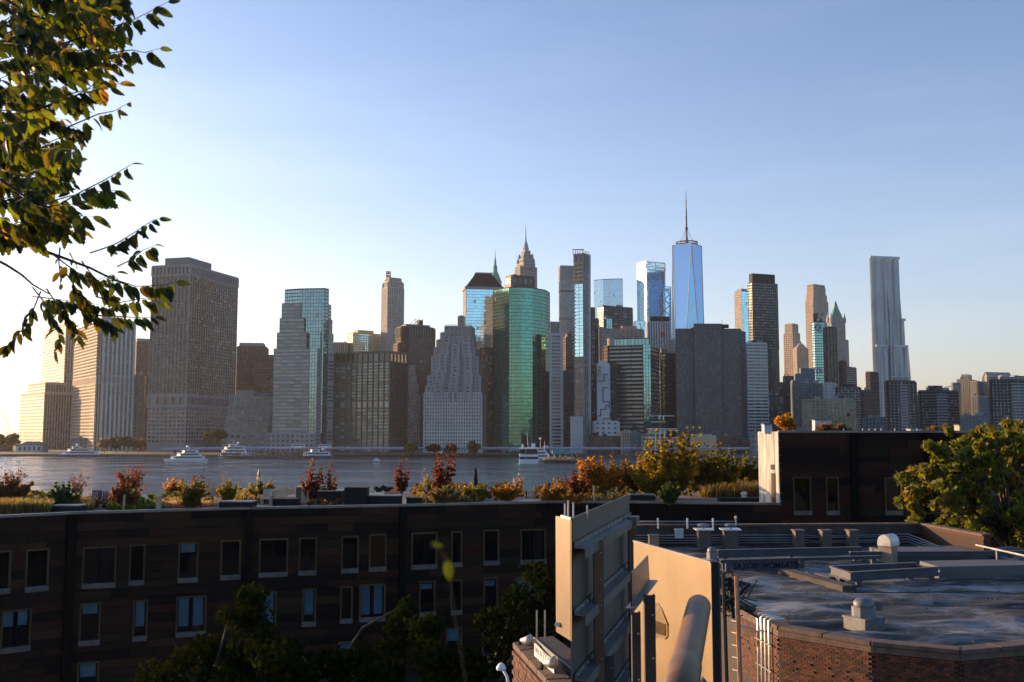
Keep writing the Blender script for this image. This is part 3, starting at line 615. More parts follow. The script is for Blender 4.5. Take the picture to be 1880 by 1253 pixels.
for x_ in (1082, 1084): m_.tube([P(x_, 800, D-2), P(x_, 467, D-2)], .3, 4)
for k in range(46): m_.bar(P(1082, 468+k*7, D-2), P(1084, 471+k*7, D-2), .25, .25)
T.done('hoist_mast', 'thin lattice hoist mast up the right side of the unfinished tower', 'hoist', None)
simple(OT, 'small dark red brick tower between two grey towers left of the unfinished tower', (1034, 1040, 1055, 620, 1200, 20), 'brownstone', mech=[(.15, .8, .2, .8, 612)], mechwk='red')
simple(OT, 'mid-height grey stone block below the small red brick tower', (1030, 1032, 1056, 684, 1100, 8), (3.3, 3.6, .5, .5, .25, .2, 'mauve', 'mauve', 'dim') if False else 'mauve', mech=[(.1, .9, .1, .6, 680)], mechwk='khaki')
simple(OT, 'plain dark slab tower just right of the unfinished tower', (1079, 1082, 1092, 566, 1300, 10), 'darkgrid', nroof=0)
simple(OT, 'thin olive tower next to the plain dark slab tower', (1088, 1090, 1099, 586, 1360, 10), 'olive_side', nroof=0)
T = Tower(); D = 2200; q = [Vector((TX(x_, 600)*(D+dd), D+dd)) for x_, dd in ((1091, 22), (1108, 8), (1126, 2), (1144, 0), (1144, 50), (1091, 60))]; T.block(q, 2, ZY(513, D), 'curtain_ltblue', par=1.5); T.done(OT, 'distant pale blue glass tower with a plain flat top behind a black slab')
simple(OT, 'wide black slab tower with a sunlit ribbed left end', (1097, 1108, 1161, 563, 1500, 26), 'liberty', styles=[None, None, None, (3, 4, .4, .45, .4, .5, 'greystone', 'tan', 'mid')], mech=[(.1, .6, .2, .7, 561)], mechwk='black')
T = simple(OT, 'beige tower with a small glazed box on its roof in front of the black slab', (1099, 1103, 1128, 602, 1350, 24), 'beigeplain', nroof=2, finish=False); T.block(foot(1110, 1113, 1124, 585, 1352, 24, dep=12), T.z1-1, ZY(585, 1350), 'curtain_teal', par=.5); T.prism('roof_cap', 'concrete', foot(1110, 1112, 1124, 583, 1352, 24, dep=12), ZY(585, 1350), ZY(582.5, 1350)); T.done(OT, 'beige tower with a small glazed box on its roof in front of the black slab')
simple(OT, 'broad beige block with an orange crane behind the dark banded tower', (1120, 1123, 1180, 605, 1400, 8), 'beigeplain', mech=[(.35, .8, .2, .6, 598)], mechwk='pinkstone')
m_or = mat('crane_orange', (.55, .2, .05), .6); m_rd = mat('crane_red', (.42, .06, .04), .6)
def lattice(m, a, b, w):
    a, b = Vector(a), Vector(b); n_ = max(4, int((b-a).length/w/1.2)); side = Vector((w/2, 0, 0)) if abs((b-a).normalized().x) < .7 else Vector((0, 0, w/2))
    m.bar(a-side, b-side, .35, .35); m.bar(a+side, b+side, .35, .35)
    for i in range(n_): m.bar(a.lerp(b, i/n_)+side*(1 if i % 2 else -1), a.lerp(b, (i+1)/n_)-side*(1 if i % 2 else -1), .22, .22)
D = 1395; e = thing('tower_crane', 'orange crane boom lying low on the beige block roof', 'crane', P(1150, 606, D), 'construction cranes'); m_ = M(); lattice(m_, P(1149, 617, D), P(1150, 600, D), 2); m_.build('mast', m_or, e); m_ = M(); lattice(m_, P(1150, 601, D), P(1178, 616, D), 2); m_.bar(P(1163, 609, D), P(1178, 604, D), 1, 1); m_.build('boom', m_or, e)
D = 1250; e = thing('tower_crane', 'tall red and grey crane mast rising in front of the white striped tower', 'crane', P(1216, 640, D), 'construction cranes'); m_ = M(); lattice(m_, P(1217, 660, D), P(1216.5, 612, D), 2.6); m_.box(P(1217, 618, D), 6, 5, 5); m_.build('mast', m_rd, e); m_ = M(); lattice(m_, P(1217, 612, D), P(1213, 550, D), 2.2); m_.build('boom', m_rd, e)
D = 1900; e = thing('tower_crane', 'tiny yellow crane on the horizon left of all the towers', 'crane', P(12, 784, D), 'construction cranes'); m_ = M(); lattice(m_, P(17, 787, D), P(3, 754, D), 3); m_.build('boom', m_or, e); m_ = M(); q_ = P(17, 787, D); lattice(m_, (q_.x, q_.y, 1), q_, 3); m_.build('mast', m_or, e)
# --- dark banded tower with glass corner
D = 1060; T = Tower(); z1 = ZY(634, D); ff = lambda x, dd: Vector((TX(x, 720)*(D+dd), D+dd))
q = [ff(1118, 12), ff(1181.5, 0), ff(1181.5, 44), ff(1118, 44)]; T.block(q, 2, z1, 'maiden', par=.3)
q = [ff(1181.5, -1), ff(1195.5, 4), ff(1195.5, 30), ff(1181.5, 30)]; T.block(q, 2, z1+1, 'curtain_teal', par=0)
q2 = [ff(1195.5, 5), ff(1210, 34), ff(1210, 48), ff(1195.5, 44)]; T.block(q2, 2, ZY(637, D), 'maiden', par=.3)
q = [ff(1119.5, 16), ff(1193, 6), ff(1193, 38), ff(1119.5, 38)]; T.block(q, z1, ZY(620, D), (4, 12, .1, .15, .25, .3, 'greenwall', 'dark', 'teal'), par=.4)
c_ = ff(1123, 17); T.acc('corner_drum', 'tan').lathe((c_.x, c_.y, z1), [(4.2, 0), (4.2, ZY(619, D)-z1)], 14)
q = [ff(1108, 22), ff(1118, 12.5), ff(1118, 40), ff(1108, 40)]; T.block(q, 2, z1+.5, 'punched_brown', par=.3); q = [ff(1118, -3), ff(1131, -5), ff(1131, 10), ff(1118, 10)]; T.block(q, 2, ZY(667, D), (6, 4.2, .2, .5, .2, .3, 'brown', 'brown', 'dark'), par=.3)
T.done(OT, 'dark tower with long mirrored window bands and a bright glass corner strip')
# --- white stair building
D = 1030; T = Tower(); ff = lambda x, dd: Vector((TX(x, 740)*(D+dd), D+dd)); q = [ff(1096, 0), ff(1119, 0), ff(1121, 26), ff(1096, 26)]; z1 = ZY(667, D)
T.prism('wall', 'white', q, 2, z1); T.prism('penthouse', 'white', [ff(1101, 4), ff(1114, 4), ff(1114, 18), ff(1101, 18)], z1, z1+3)
for path in ([(1097, 700), (1109, 700), (1109, 688), (1116, 688)], [(1107, 738), (1107, 712), (1116, 712)], [(1107, 738), (1119, 738), (1119, 752)], [(1097, 764), (1103, 764), (1103, 752), (1112, 752), (1112, 745), (1118, 745)], [(1108, 776), (1108, 769), (1120, 769), (1120, 758)]):
    for a, b_ in zip(path, path[1:]): T.acc('seam', 'slate').bar(P(a[0], a[1], D-.15), P(b_[0], b_[1], D-.15), .7, .7)
q = [ff(1091, -6), ff(1134, -6), ff(1134, 20), ff(1091, 20)]; T.block(q, 2, ZY(774, D), (6.5, 4.4, .55, .6, .3, .25, 'white', 'white', 'dark'), par=.6); T.block([ff(1097, -2), ff(1104, -2), ff(1104, 4), ff(1097, 4)], ZY(690, D), ZY(672, D), (2, 4, .3, .3, .1, .1, 'white', 'white', 'dark'), par=0); T.done(OT, 'narrow white stair tower with a stepped dark line pattern on its blank wall')
# --- blue towers behind
D = 2150; T = Tower(); p0 = foot(1169, 1186, 1221, 482, D, 24, dep=40); T.block(p0, 2, ZY(482, D), 'curtain_blue', par=1.5); T.face(p0[0], p0[1], ZY(497, D), ZY(483, D), (30, 3.2, .05, .6, .3, .6, 'bluegrey', 'alum', 'blue')); T.face(p0[3], p0[0], ZY(497, D), ZY(483, D), (30, 3.2, .05, .6, .3, .6, 'bluegrey', 'alum', 'ltblue'))
for k, (a, b_) in enumerate(((p0[0], p0[1]), (p0[3], p0[0]))):
    for t_ in range(9): c_ = a.lerp(b_, t_/8); T.acc('roof_frame', 'alum').tube([(c_.x, c_.y, ZY(483, D)), (c_.x, c_.y, ZY(479.5, D))], .35, 4)
    T.acc('roof_frame', 'alum').bar((a.x, a.y, ZY(479.5, D)), (b_.x, b_.y, ZY(479.5, D)), .7, .5)
p1 = foot(1220, 1221, 1232, 525, D+15, 8, dep=30); T.block(p1, 2, ZY(525, D), 'curtain_blue', par=.8)
for k in range(5):
    y0 = 530+k*20; a, b_ = P(1221, y0, D+12), P(1231, y0+10, D+12); c_ = P(1221, y0+20, D+12); T.acc('cross_brace', 'white').bar(a, b_, 1, 1); T.acc('cross_brace', 'white').bar(b_, c_, 1, 1)
p2 = foot(1163, 1166, 1195, 590, D-40, 8, dep=30); T.block(p2, 2, ZY(590, D-40), 'curtain_blue', par=.8)
for k in range(3): T.acc('cross_brace', 'white').bar(P(1166+k*9, 592, D-42), P(1175+k*9, 618, D-42), .9, .9)
T.done(OT, 'square-topped sky blue glass tower with a cross-braced wing on its right')
T = simple(OT, 'white striped office block with a black top below the tall blue spire tower', (1186, 1189, 1230, 592, 1450, 6), 'stripes', nroof=1, finish=False); T.prism('penthouse', 'black', sub(T.poly, .1, .99, .02, .9), T.z1, ZY(581, 1450)); T.done(OT, 'white striped office block with a black top below the tall blue spire tower')
D = 1130; simple(OT, 'dark blue glass building beside the wide brown grey tower', (1208, 1212, 1240, 650, D, 18), 'glassdark', styles=['glassdark'], mech=[(.1, .5, .2, .6, 640)], mechwk='bluegrey')
simple(OT, 'pale grey stone top with small windows left of the wide brown grey tower', (1222, 1226, 1242, 625, 1300, 6), 'beigeapt', styles=[(3.6, 4, .6, .5, .2, .2, 'stone2', 'stone2', 'dim')], nroof=2)
# --- tall blue spire tower (octagonal taper)
D = 2080; T = Tower(); cx = TX(1267.5, 520)*D; z0 = 2; zt = ZY(446, D); hw = (TX(1297, 600)-TX(1237, 600))*D/2
rot = radians(7); bot_ = [Vector((cx+hw*1.13*sqrt(2)*cos(rot+pi/4+k*pi/2+pi), D+35+hw*1.13*sqrt(2)*sin(rot+pi/4+k*pi/2+pi))) for k in range(4)]
hb = (TX(1293, 446)-TX(1240, 446))*D/2
bot_ = [Vector((cx+hw*1.06*sqrt(2)/1.28*cos(rot+k*pi/2-3*pi/4), D+35+hw*1.06*sqrt(2)/1.28*sin(rot+k*pi/2-3*pi/4))) for k in range(4)]
tr_ = hb*1.07
top_ = [Vector((cx+tr_*cos(rot+k*pi/2-pi/2), D+35+tr_*sin(rot+k*pi/2-pi/2))) for k in range(4)]
def tri(mg, a, b_, c, n_=30):        # strip a triangle into floor bands
    for i in range(n_):
        t0, t1 = i/n_, (i+1)/n_
        pl0, pr0, pl1, pr1 = a.lerp(c, t0), b_.lerp(c, t0), a.lerp(c, t1), b_.lerp(c, t1)
        mg.q(pl0, pr0, pr1, pl1, r=.5+.02*random.random()+(.2 if i % 9 == 0 else 0))
mg = T.acc('glazing', 'blue2')
for k in range(4):
    Ba = Vector((*bot_[k], z0)); B0 = Vector((*bot_[(k+1) % 4], z0)); Tm = Vector((*top_[(k+1) % 4], zt)); T0 = Vector((*top_[k], zt))
    tri(mg, Ba, B0, T0)                      # upward triangle
    for i in range(30):                      # downward triangle
        t0, t1 = i/30, (i+1)/30
        a0, b0, a1, b1 = B0.lerp(T0, t0), B0.lerp(Tm, t0), B0.lerp(T0, t1), B0.lerp(Tm, t1)
        mg.q(a0, b0, b1, a1, r=.5+.02*random.random()+(.2 if i % 9 == 0 else 0))
    T.acc('edge_trim', 'white').bar(B0, Tm, 1.5, 1.5); T.acc('edge_trim', 'white').bar(B0, T0, 1.5, 1.5); T.acc('edge_trim', 'white').bar(T0, Tm, 1.3, 1.3)
T.prism('roof', 'dark', top_, zt-1, zt+.5)
cc = Vector((cx, D+35))
for rr, z_ in ((hb*.74, 2), (hb*.74, 6.5)):
    for k in range(32): a0, a1 = k*pi/16, (k+1)*pi/16; T.acc('ring', 'dark').bar((cc.x+rr*cos(a0), cc.y+rr*sin(a0), zt+z_), (cc.x+rr*cos(a1), cc.y+rr*sin(a1), zt+z_), 1.8, 2.2)
for k in range(16): a0 = k*pi/8; T.acc('ring', 'dark').bar((cc.x+hb*.74*cos(a0), cc.y+hb*.74*sin(a0), zt), (cc.x+hb*.74*cos(a0), cc.y+hb*.74*sin(a0), zt+9), .7, .7)
for k in range(8): a0 = k*pi/4; T.acc('guy_wire', 'dark').bar((cc.x+hb*.6*cos(a0), cc.y+hb*.6*sin(a0), zt+4), (cc.x, cc.y, ZY(414, D)), .3, .3)
hs = lambda y: ZY(y, D)-zt
T.acc('spire', 'dark').lathe((cc.x, cc.y, zt), [(2.6, 0), (2.2, hs(430)), (1.3, hs(417)), (3.0, hs(416)), (3.4, hs(413)), (1.8, hs(411)), (1.6, hs(396)), (2.0, hs(393)), (1.3, hs(389)), (1.4, hs(381)), (1.0, hs(375)), (.8, hs(370)), (1.1, hs(366)), (1.0, hs(360)), (.5, hs(358)), (.5, hs(352)), (.8, hs(350)), (.15, hs(343))], 8)
T.done('spire_tower', 'tallest tapering blue glass tower with triangular facets, roof ring and spire')
# --- wide brown grey tower
D = 1090; T = Tower(); ff = lambda x, dd: Vector((TX(x, 700)*(D+dd), D+dd))
for (x0, x1, yt, dd) in ((1242, 1274, 604, 4), (1276, 1326, 595.5, 0), (1328, 1361, 604, 4)):
    q = [ff(x0, dd), ff(x1, dd), ff(x1, 50), ff(x0, 50)]; T.block(q, 2, ZY(yt, D), 'mauve', par=.6)
    T.face(q[0], q[1], ZY(yt+9, D), ZY(yt, D)+.3, (2.2, 10, .5, .2, .5, .4, 'mauve', 'mauve', 'mid'))
    zz = [ff(x0, dd-.5), ff(x1, dd-.5), ff(x1, dd+1), ff(x0, dd+1)]
    T.block(zz, ZY(775, D), ZY(757, D), (2.7, 3.9, .45, .4, .3, .22, 'mauve', 'mauve', 'dark'), par=0)
for (x0, x1, yt) in ((1272, 1278, 601), (1324, 1330, 601)): q = [ff(x0, 7), ff(x1, 7), ff(x1, 40), ff(x0, 40)]; T.block(q, 2, ZY(yt, D), 'darkdots', par=.4)
q = [ff(1361, 8), ff(1370, 24), ff(1370, 48), ff(1361, 48)]; T.block(q, 2, ZY(606, D), 'mauve', par=.4); q = [ff(1300, 10), ff(1340, 10), ff(1340, 40), ff(1300, 40)]; T.prism('penthouse', 'mauve', q, ZY(596, D), ZY(594, D))
for x_ in (1326, 1249, 1256): T.acc('antenna', 'alum').tube([P(x_, 604, D+12), P(x_, 588 if x_ > 1300 else 599, D+12)], .25, 4)
T.done(OT, 'very wide brown grey tower with two shallow vertical recesses below the spire tower')
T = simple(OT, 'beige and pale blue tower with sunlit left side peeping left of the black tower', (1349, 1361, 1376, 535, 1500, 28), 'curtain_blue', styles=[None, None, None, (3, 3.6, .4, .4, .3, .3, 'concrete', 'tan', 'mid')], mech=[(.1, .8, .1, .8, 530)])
D = 1350; T = Tower(); p0 = foot(1373.5, 1381, 1426.5, 519, D, 20, dep=40); zl = ZY(641, D)
T.block(p0, 2, zl, (2.9, 3.9, .25, .4, .3, .25, 'brown', 'brown', 'dark'), par=0); T.block(p0, zl, ZY(519, D), 'darkdots', par=.3); T.prism('penthouse', 'black', sub(p0, .02, .93, .05, .9), ZY(519, D), ZY(502, D))
T.done(OT, 'tall black tower dotted with small pale windows and capped by a plain black box')
simple(OT, 'light banded office block in front of the tall black tower', (1369, 1371, 1408, 631, 1085, 12), 'ltbands', mech=[(.05, .3, .1, .5, 627)], mechwk='concrete')
AT = 'apartment_tower'
# --- right group
T = simple(OT, 'sunlit beige tower with a notched top right of the tall black tower', (1439, 1455, 1468, 612, 1700, 42), 'beigeapt', finish=False, nroof=0); T.block(sub(T.poly, .1, .9, .1, .9), T.z1, ZY(595, 1700), 'beigeapt'); T.done(OT, 'sunlit beige tower with a notched top right of the tall black tower')
T = simple(OT, 'shorter tan brick tower with a small gable beside the sunlit beige tower', (1457, 1463, 1483, 640, 1650, 30), (3, 3.5, .5, .45, .3, .25, 'pinkstone', 'pinkstone', 'dim') if False else 'beigeapt', finish=False, nroof=0); c_ = (T.poly[0]+T.poly[2])/2; T.acc('roof', 'pinkstone').frustum(T.poly, [c_+(q-c_)*.25 for q in T.poly], T.z1, ZY(630, 1650)); T.acc('finial', 'dark').tube([(c_.x, c_.y, T.z1), (c_.x, c_.y, ZY(626, 1650))], 1.2, 5); T.done(OT, 'shorter tan brick tower with a small gable beside the sunlit beige tower')
D = 1900; T = Tower(); p0 = foot(1479, 1493, 1520, 560, D, 36, dep=34)
T.block(p0, 2, ZY(552, D), 'beigeapt', par=.8); T.block(sub(p0, .04, .94, .04, .95), ZY(552, D), ZY(540, D), 'beigeapt', par=.8); T.block(sub(p0, .08, .88, .08, .92), ZY(540, D), ZY(527, D), 'beigeapt'); T.block(sub(p0, .1, .84, .1, .9), ZY(527, D), ZY(522, D), (5, 8, .4, .2, .6, .5, 'limestone', 'limestone', 'dark')); T.done(OT, 'tall cream stone tower with stepped shoulders and a sunlit left side')
D = 1400; T = Tower(); p0 = foot(1490, 1495, 1514, 592, D, 12, dep=24); T.block(p0, 2, ZY(592, D), (5, 4, .12, .3, .3, .25, 'dark', 'greystone', 'glass') if False else 'glassdark', par=.5)
for (ya, yb) in ((608, 594), (686, 676)):
    for k in range(2): a, b_ = 1495.5+k*9.5, 1504+k*9.5; T.acc('cross_brace', 'white').bar(P(a, ya, D-1), P(b_, yb, D-1), .9, .9); T.acc('cross_brace', 'white').bar(P(a, yb, D-1), P(b_, ya, D-1), .9, .9)
T.prism('penthouse', 'red', sub(p0, .05, .95, .3, .6), ZY(592, D), ZY(575, D))
for a, b_ in (((1500, 590), (1506, 573)), ((1511, 590), (1506, 573)), ((1503, 590), (1508, 578)), ((1514, 590), (1508, 578))): T.acc('roof_frame', 'white').bar(P(*a, D-1), P(*b_, D-1), 1.1, 1.1)
T.done(OT, 'grey glass tower with a white A-shaped roof frame before the cream stone tower')
# neo-gothic tower with copper pyramid
D = 1750; T = Tower(); p0 = foot(1520, 1526, 1551, 600, D, 22, dep=26); p1 = foot(1519, 1526, 1557, 630, D, 22, dep=32); T.block(p1, 2, ZY(624, D), 'gothic', par=1.2); T.block(p0, ZY(624, D), ZY(590, D), 'gothic', par=1.2); T.band(p0, ZY(604, D), ZY(602, D), 'limestone', 1, part='ledge')
cc = (p0[0]+p0[2])/2; sh_ = lambda s_: [cc+(q-cc)*s_ for q in p0]; T.block(sh_(.86), ZY(590, D), ZY(584, D), 'gothic', par=.6)
T.acc('pyramid_roof', 'copper').frustum(sh_(.82), sh_(.28), ZY(584, D), ZY(564, D)); T.acc('lantern', 'copper').frustum(sh_(.26), sh_(.2), ZY(564, D), ZY(559, D)); T.acc('lantern', 'copper').frustum(sh_(.2), sh_(.02), ZY(559, D), ZY(551, D))
for k in range(4): q = p0[k]; T.acc('finial', 'limestone').lathe((q.x, q.y, ZY(592, D)), [(2.6, 0), (2.6, 8), (1.8, 9), (.3, 18)], 8)
T.done(OT, 'gothic stone tower with green copper pyramid roof and corner pinnacles')
simple(OT, 'dark brown tower with stacked balconies hiding the left of the gothic tower', (1512, 1517, 1535, 602, 1300, 15), 'slab_tower', styles=[(5, 3.1, .3, .3, .3, 1.2, 'brown', 'brown', 'dark')], nroof=2)
simple(OT, 'thin orange-lit brick tower below the gothic tower', (1541, 1547, 1553, 664, 1300, 40), 'brownstone', nroof=1, dep=14)
simple(AT, 'small brown apartment block right of the thin brick tower', (1550, 1553, 1571, 676, 1320, 12), 'slab_apt', styles=[(4, 3, .5, .4, .3, .4, 'brown', 'tan', 'mid')])
simple(OT, 'grey building with stepped roof in front of the beige towers', (1452, 1456, 1500, 700, 1250, 8), 'lowgrey', mech=[(.1, .5, .1, .7, 686), (.35, .95, .2, .9, 676)], mechwk='bluegrey')
simple(OT, 'dark glass block at the foot of the sunlit beige tower', (1430, 1432, 1448, 704, 1200, 6), 'darkgrid', nroof=3)
simple(OT, 'dark block wedged left of the stepped grey building', (1438, 1441, 1458, 692, 1280, 10), 'punched_brown', nroof=3)
simple(OT, 'wide dark grey building with rows of windows behind the beige slab', (1455, 1458, 1515, 706, 1150, 6), 'lowgrey', mech=[(.0, .3, .1, .9, 716)], nroof=5)
simple(OT, 'small white walled building between grey blocks', (1512, 1514, 1534, 704, 1130, 8), 'beigeapt', styles=[(4, 3.6, .6, .6, .2, .2, 'white', 'white', 'dim')])
simple(AT, 'dark apartment block with white-dotted balconies behind the beige slab', (1534, 1536, 1579, 712, 1080, 10), 'slab_apt', styles=[(4, 2.8, .62, .25, .4, .7, 'dark', 'stone2', 'mid')], mech=[(.15, .75, .1, .9, 705)], mechwk='dark')
simple(AT, 'long khaki apartment slab above the right hand roof', (1473, 1475, 1568, 735, 1000, 5), 'khakiapt', mech=[(.45, .9, .2, .8, 731)], mechwk='stone2')
simple(AT, 'low khaki wing at the foot of the long apartment slab', (1530, 1531, 1573, 767, 980, 5), 'khakiapt', nroof=3)
simple(OT, 'dark stacked tower with sunlit edges left of the rippled steel tower', (1590, 1597, 1612, 684, 1200, 42), (4, 3.4, .4, .4, .3, .3, 'brown', 'brown', 'dark') if False else 'punched_brown', nroof=0)
simple(OT, 'lower dark block with a sunlit edge left of the rippled steel tower', (1577, 1586, 1606, 718, 1150, 42), 'punched_red', nroof=2)
# --- rippled steel tower
D = 1450; e_ = None; T = Tower()
def ripple(x0, x1, y_bot, y_top, dd, depth=34, seed=0, wave=1.0):
    rs = random.Random(seed); nseg = 44; A = Vector((TX(x0, 600)*(D+dd), D+dd)); B = Vector((TX(x1, 600)*(D+dd+6), D+dd+6)); d, n_ = outward(A, B); L_ = (B-A).length
    za, zb = (2 if y_bot is None else ZY(y_bot, D)), ZY(y_top, D); nr = int((zb-za)/3.3); ph = [rs.uniform(0, 6.28) for _ in range(5)]
    def off(s_, z):
        t = z/265.; x = s_*L_
        return wave*(1.7*sin(x/2.2+ph[0]+1.3*sin(t*3.1+ph[1]))+1.3*sin(x/1.25+ph[2]+2.0*t+1.5*sin(t*8+ph[3]))*min(1, 1.7-t))
    ms, mgl = T.acc('wall', 'steel'), T.acc('glazing', 'dark')
    for j in range(nr):
        z0_, z1_ = za+(zb-za)*j/nr, za+(zb-za)*(j+1)/nr
        for i in range(nseg):
            s0, s1 = i/nseg, (i+1)/nseg
            p_ = lambda s_, z, o=0: (A.x+d.x*s_*L_+n_.x*(off(s_, z)+o), A.y+d.y*s_*L_+n_.y*(off(s_, z)+o), z)
            if i % 3 == 1 and j % 1 == 0:
                zm, zn = z0_+(z1_-z0_)*.3, z0_+(z1_-z0_)*.85
                ms.q(p_(s0, z0_), p_(s1, z0_), p_(s1, zm), p_(s0, zm)); ms.q(p_(s0, zn), p_(s1, zn), p_(s1, z1_), p_(s0, z1_))
                mgl.q(p_(s0, zm, -.35), p_(s1, zm, -.35), p_(s1, zn, -.35), p_(s0, zn, -.35))
            else: ms.q(p_(s0, z0_), p_(s1, z0_), p_(s1, z1_), p_(s0, z1_))
    bk = [A, B, B+Vector((0, depth)), A+Vector((0, depth))]
    A2, B2 = A-n_*2.5, B-n_*2.5
    T.prism('wall', 'steel', [A2, B2, Vector((B.x-1, B.y+depth)), Vector((A.x*(1+depth/D)+2.5, A.y+depth))], za, zb)
    for k in range(13):
        s_ = (k+.1)/13; T.acc('parapet', 'steel').box((A.x+d.x*s_*L_+n_.x*.2, A.y+d.y*s_*L_+n_.y*.2, zb-.5), 2.0, 1.6, 3.4)
ripple(1602, 1630, None, 473.5, 0, seed=1); ripple(1631, 1656.5, None, 473.5, 5, seed=2, wave=1.3)
ripple(1655, 1662, None, 587, 10, depth=24, seed=3); ripple(1640, 1666.5, None, 637, 2, depth=30, seed=5, wave=1.2); ripple(1608, 1628, None, 637, -4, depth=20, seed=6)
T.done('rippled_tower', 'very tall tower of rippled stainless steel standing alone at right')
ripple_done = True
# --- brown apartment slabs at right
def aptslab(label, g, mech=None):
    T = simple(AT, label, g, 'slab_tower', nroof=0, finish=False, dep=32); p = T.poly; z1 = T.z1
    wu = (p[1]-p[0]).length; q = sub(p, .42, .72, -.02, .1)
    T.block(q, 2, z1-2, (2.6, 2.75, .4, .5, .3, .35, 'dark', 'stone2', 'white' if False else 'pale'), par=0)
    T.prism('penthouse', 'stone2', sub(p, .2, .8, .2, .8), z1, z1+3.5)
    for k in range(3): T.acc('rooftop_unit', 'alum').bar((*sub(p, .2+.25*k, 1, .2, 1)[0], z1+4), (*sub(p, .35+.25*k, 1, .5, 1)[0], z1+5), 4, .4)
    if mech: T.prism('penthouse', 'dark', sub(p, *mech[:4]), z1, ZY(mech[4], g[4]))
    T.done(AT, label, 'apartment tower')
aptslab('dark balconied apartment tower directly in front of the rippled steel tower foot', (1625, 1630, 1680, 701, 900, 10))
aptslab('dark apartment slab with a small raised box right of the rippled steel tower', (1686, 1690, 1757, 719, 930, 8), (.25, .62, .2, .8, 708))
aptslab('dark apartment tower with white balcony dots at the right edge', (1815, 1819, 1905, 699, 880, 8), (.55, .9, .3, .9, 690))
simple(OT, 'small orange-lit building between two dark apartment towers', (1678, 1684, 1690, 728, 1400, 45), 'beigeapt', nroof=0, dep=20)
simple(OT, 'bright gold sunlit tower with a stepped top right of the dark slabs', (1758, 1778, 1790, 697, 1550, 54), 'creamapt', mech=[(.15, .8, .15, .75, 687)], mechwk='cream', dep=30)
simple(OT, 'grey block left of the bright gold sunlit tower', (1747, 1750, 1762, 704, 1500, 10), 'lowgrey', nroof=1)
T = simple(OT, 'golden walled tower with a grey right side beside the bright gold tower', (1782, 1794, 1804, 701, 1500, 50), 'creamapt', styles=['lowgrey', None, None, 'creamapt'], nroof=1)
simple(OT, 'low grey block with golden left end under the golden towers', (1784, 1796, 1818, 728, 1450, 52), 'creamapt', styles=['lowgrey'], nroof=2)
T = simple(OT, 'pink stone tower with a gabled arcade roof near the right edge', (1804, 1812, 1858, 692, 1500, 20), 'beigeapt', styles=[(3.2, 3.6, .5, .45, .4, .3, 'pinkstone', 'pinkstone', 'dim')], nroof=0, finish=False)
T.acc('roof', 'pinkstone').frustum(T.poly, sub(T.poly, .02, .98, .4, .6), T.z1, ZY(683, 1500)); T.done(OT, 'pink stone tower with a gabled arcade roof near the right edge')
simple(OT, 'low dark grey civic block below the golden towers', (1756, 1758, 1822, 765, 1100, 4), 'lowgrey', nroof=5)
simple(OT, 'low bluish block filling the gap right of the steel tower', (1676, 1678, 1690, 752, 1050, 6), 'lowgrey', nroof=2)
simple(OT, 'low grey building at the foot of the rippled steel tower', (1585, 1588, 1628, 768, 1000, 6), 'lowgrey', nroof=4)
simple(OT, 'dark background block left of the long khaki slab', (1408, 1410, 1440, 728, 1100, 6), 'darkgrid', nroof=4)
# --- shoreline low buildings
LB = 'waterfront_building'
def low(label, g, st, dep=20, **kw): return simple(LB, label, g, st, cat='building', dep=dep, **kw)
low('long low brown brick building behind the elevated road left of the townhouses', (1085, 1086, 1140, 803, 985, 3), (4, 4, .6, .55, .2, .15, 'red', 'red', 'dark') if False else 'brownstone')
low('pale four storey townhouse with dotted windows right of the long brown building', (1141, 1141.5, 1160, 794, 980, 3), 'beigeapt', styles=[(2.4, 3, .55, .5, .2, .15, 'pinkstone', 'pinkstone', 'dark')])
low('small grey green waterfront house with two white strips', (1161, 1161.5, 1176, 797, 978, 3), 'lowgrey')
low('rounded pale blue market building behind the white rigging', (1176, 1177, 1205, 800, 975, 5), 'lowgrey', styles=['glassdark'])
low('cream box-like building behind the tallest autumn shrubs', (1274, 1276, 1307, 800, 970, 5), 'creamapt', styles=[(9, 6, .9, .9, .2, .15, 'cream', 'cream', 'dim')], nroof=1)
low('red brick row with small gables right of the cream building', (1318, 1319, 1352, 803, 975, 4), 'brownstone', mech=[(.1, .3, .1, .8, 799), (.6, .8, .1, .8, 799)], mechwk='red')
low('grey green end building beside the sunlit concrete stair tower', (1378, 1380, 1400, 797, 950, 4), 'lowgrey', styles=[(4, 5, .5, .4, .2, .15, 'stone2', 'stone2', 'dark')])
low('long dim grey block at the foot of the very wide tower', (1216, 1218, 1300, 812, 985, 3), 'lowgrey'); low('dim brick block at the foot of the light banded tower', (1340, 1342, 1385, 812, 985, 3), 'brownstone')
# ferry terminal at the far left
T = low('small pale blue ferry terminal with arched windows at the far left shore', (30, 33, 76, 818, 1095, 6), 'lowgrey', styles=[(4.5, 8, .5, .35, .3, .25, 'white', 'white', 'dark')], nroof=0, finish=False)
c_ = (T.poly[0]+T.poly[2])/2; T.acc('roof', 'bluegrey').frustum(T.poly, [c_+(q-c_)*.45 for q in T.poly], T.z1, ZY(811, 1095)); T.done(LB, 'small pale blue ferry terminal with arched windows at the far left shore', 'building')
low('low brown shed at the far left edge of the shore', (-20, -10, 10, 818, 1120, 6), 'brownstone')
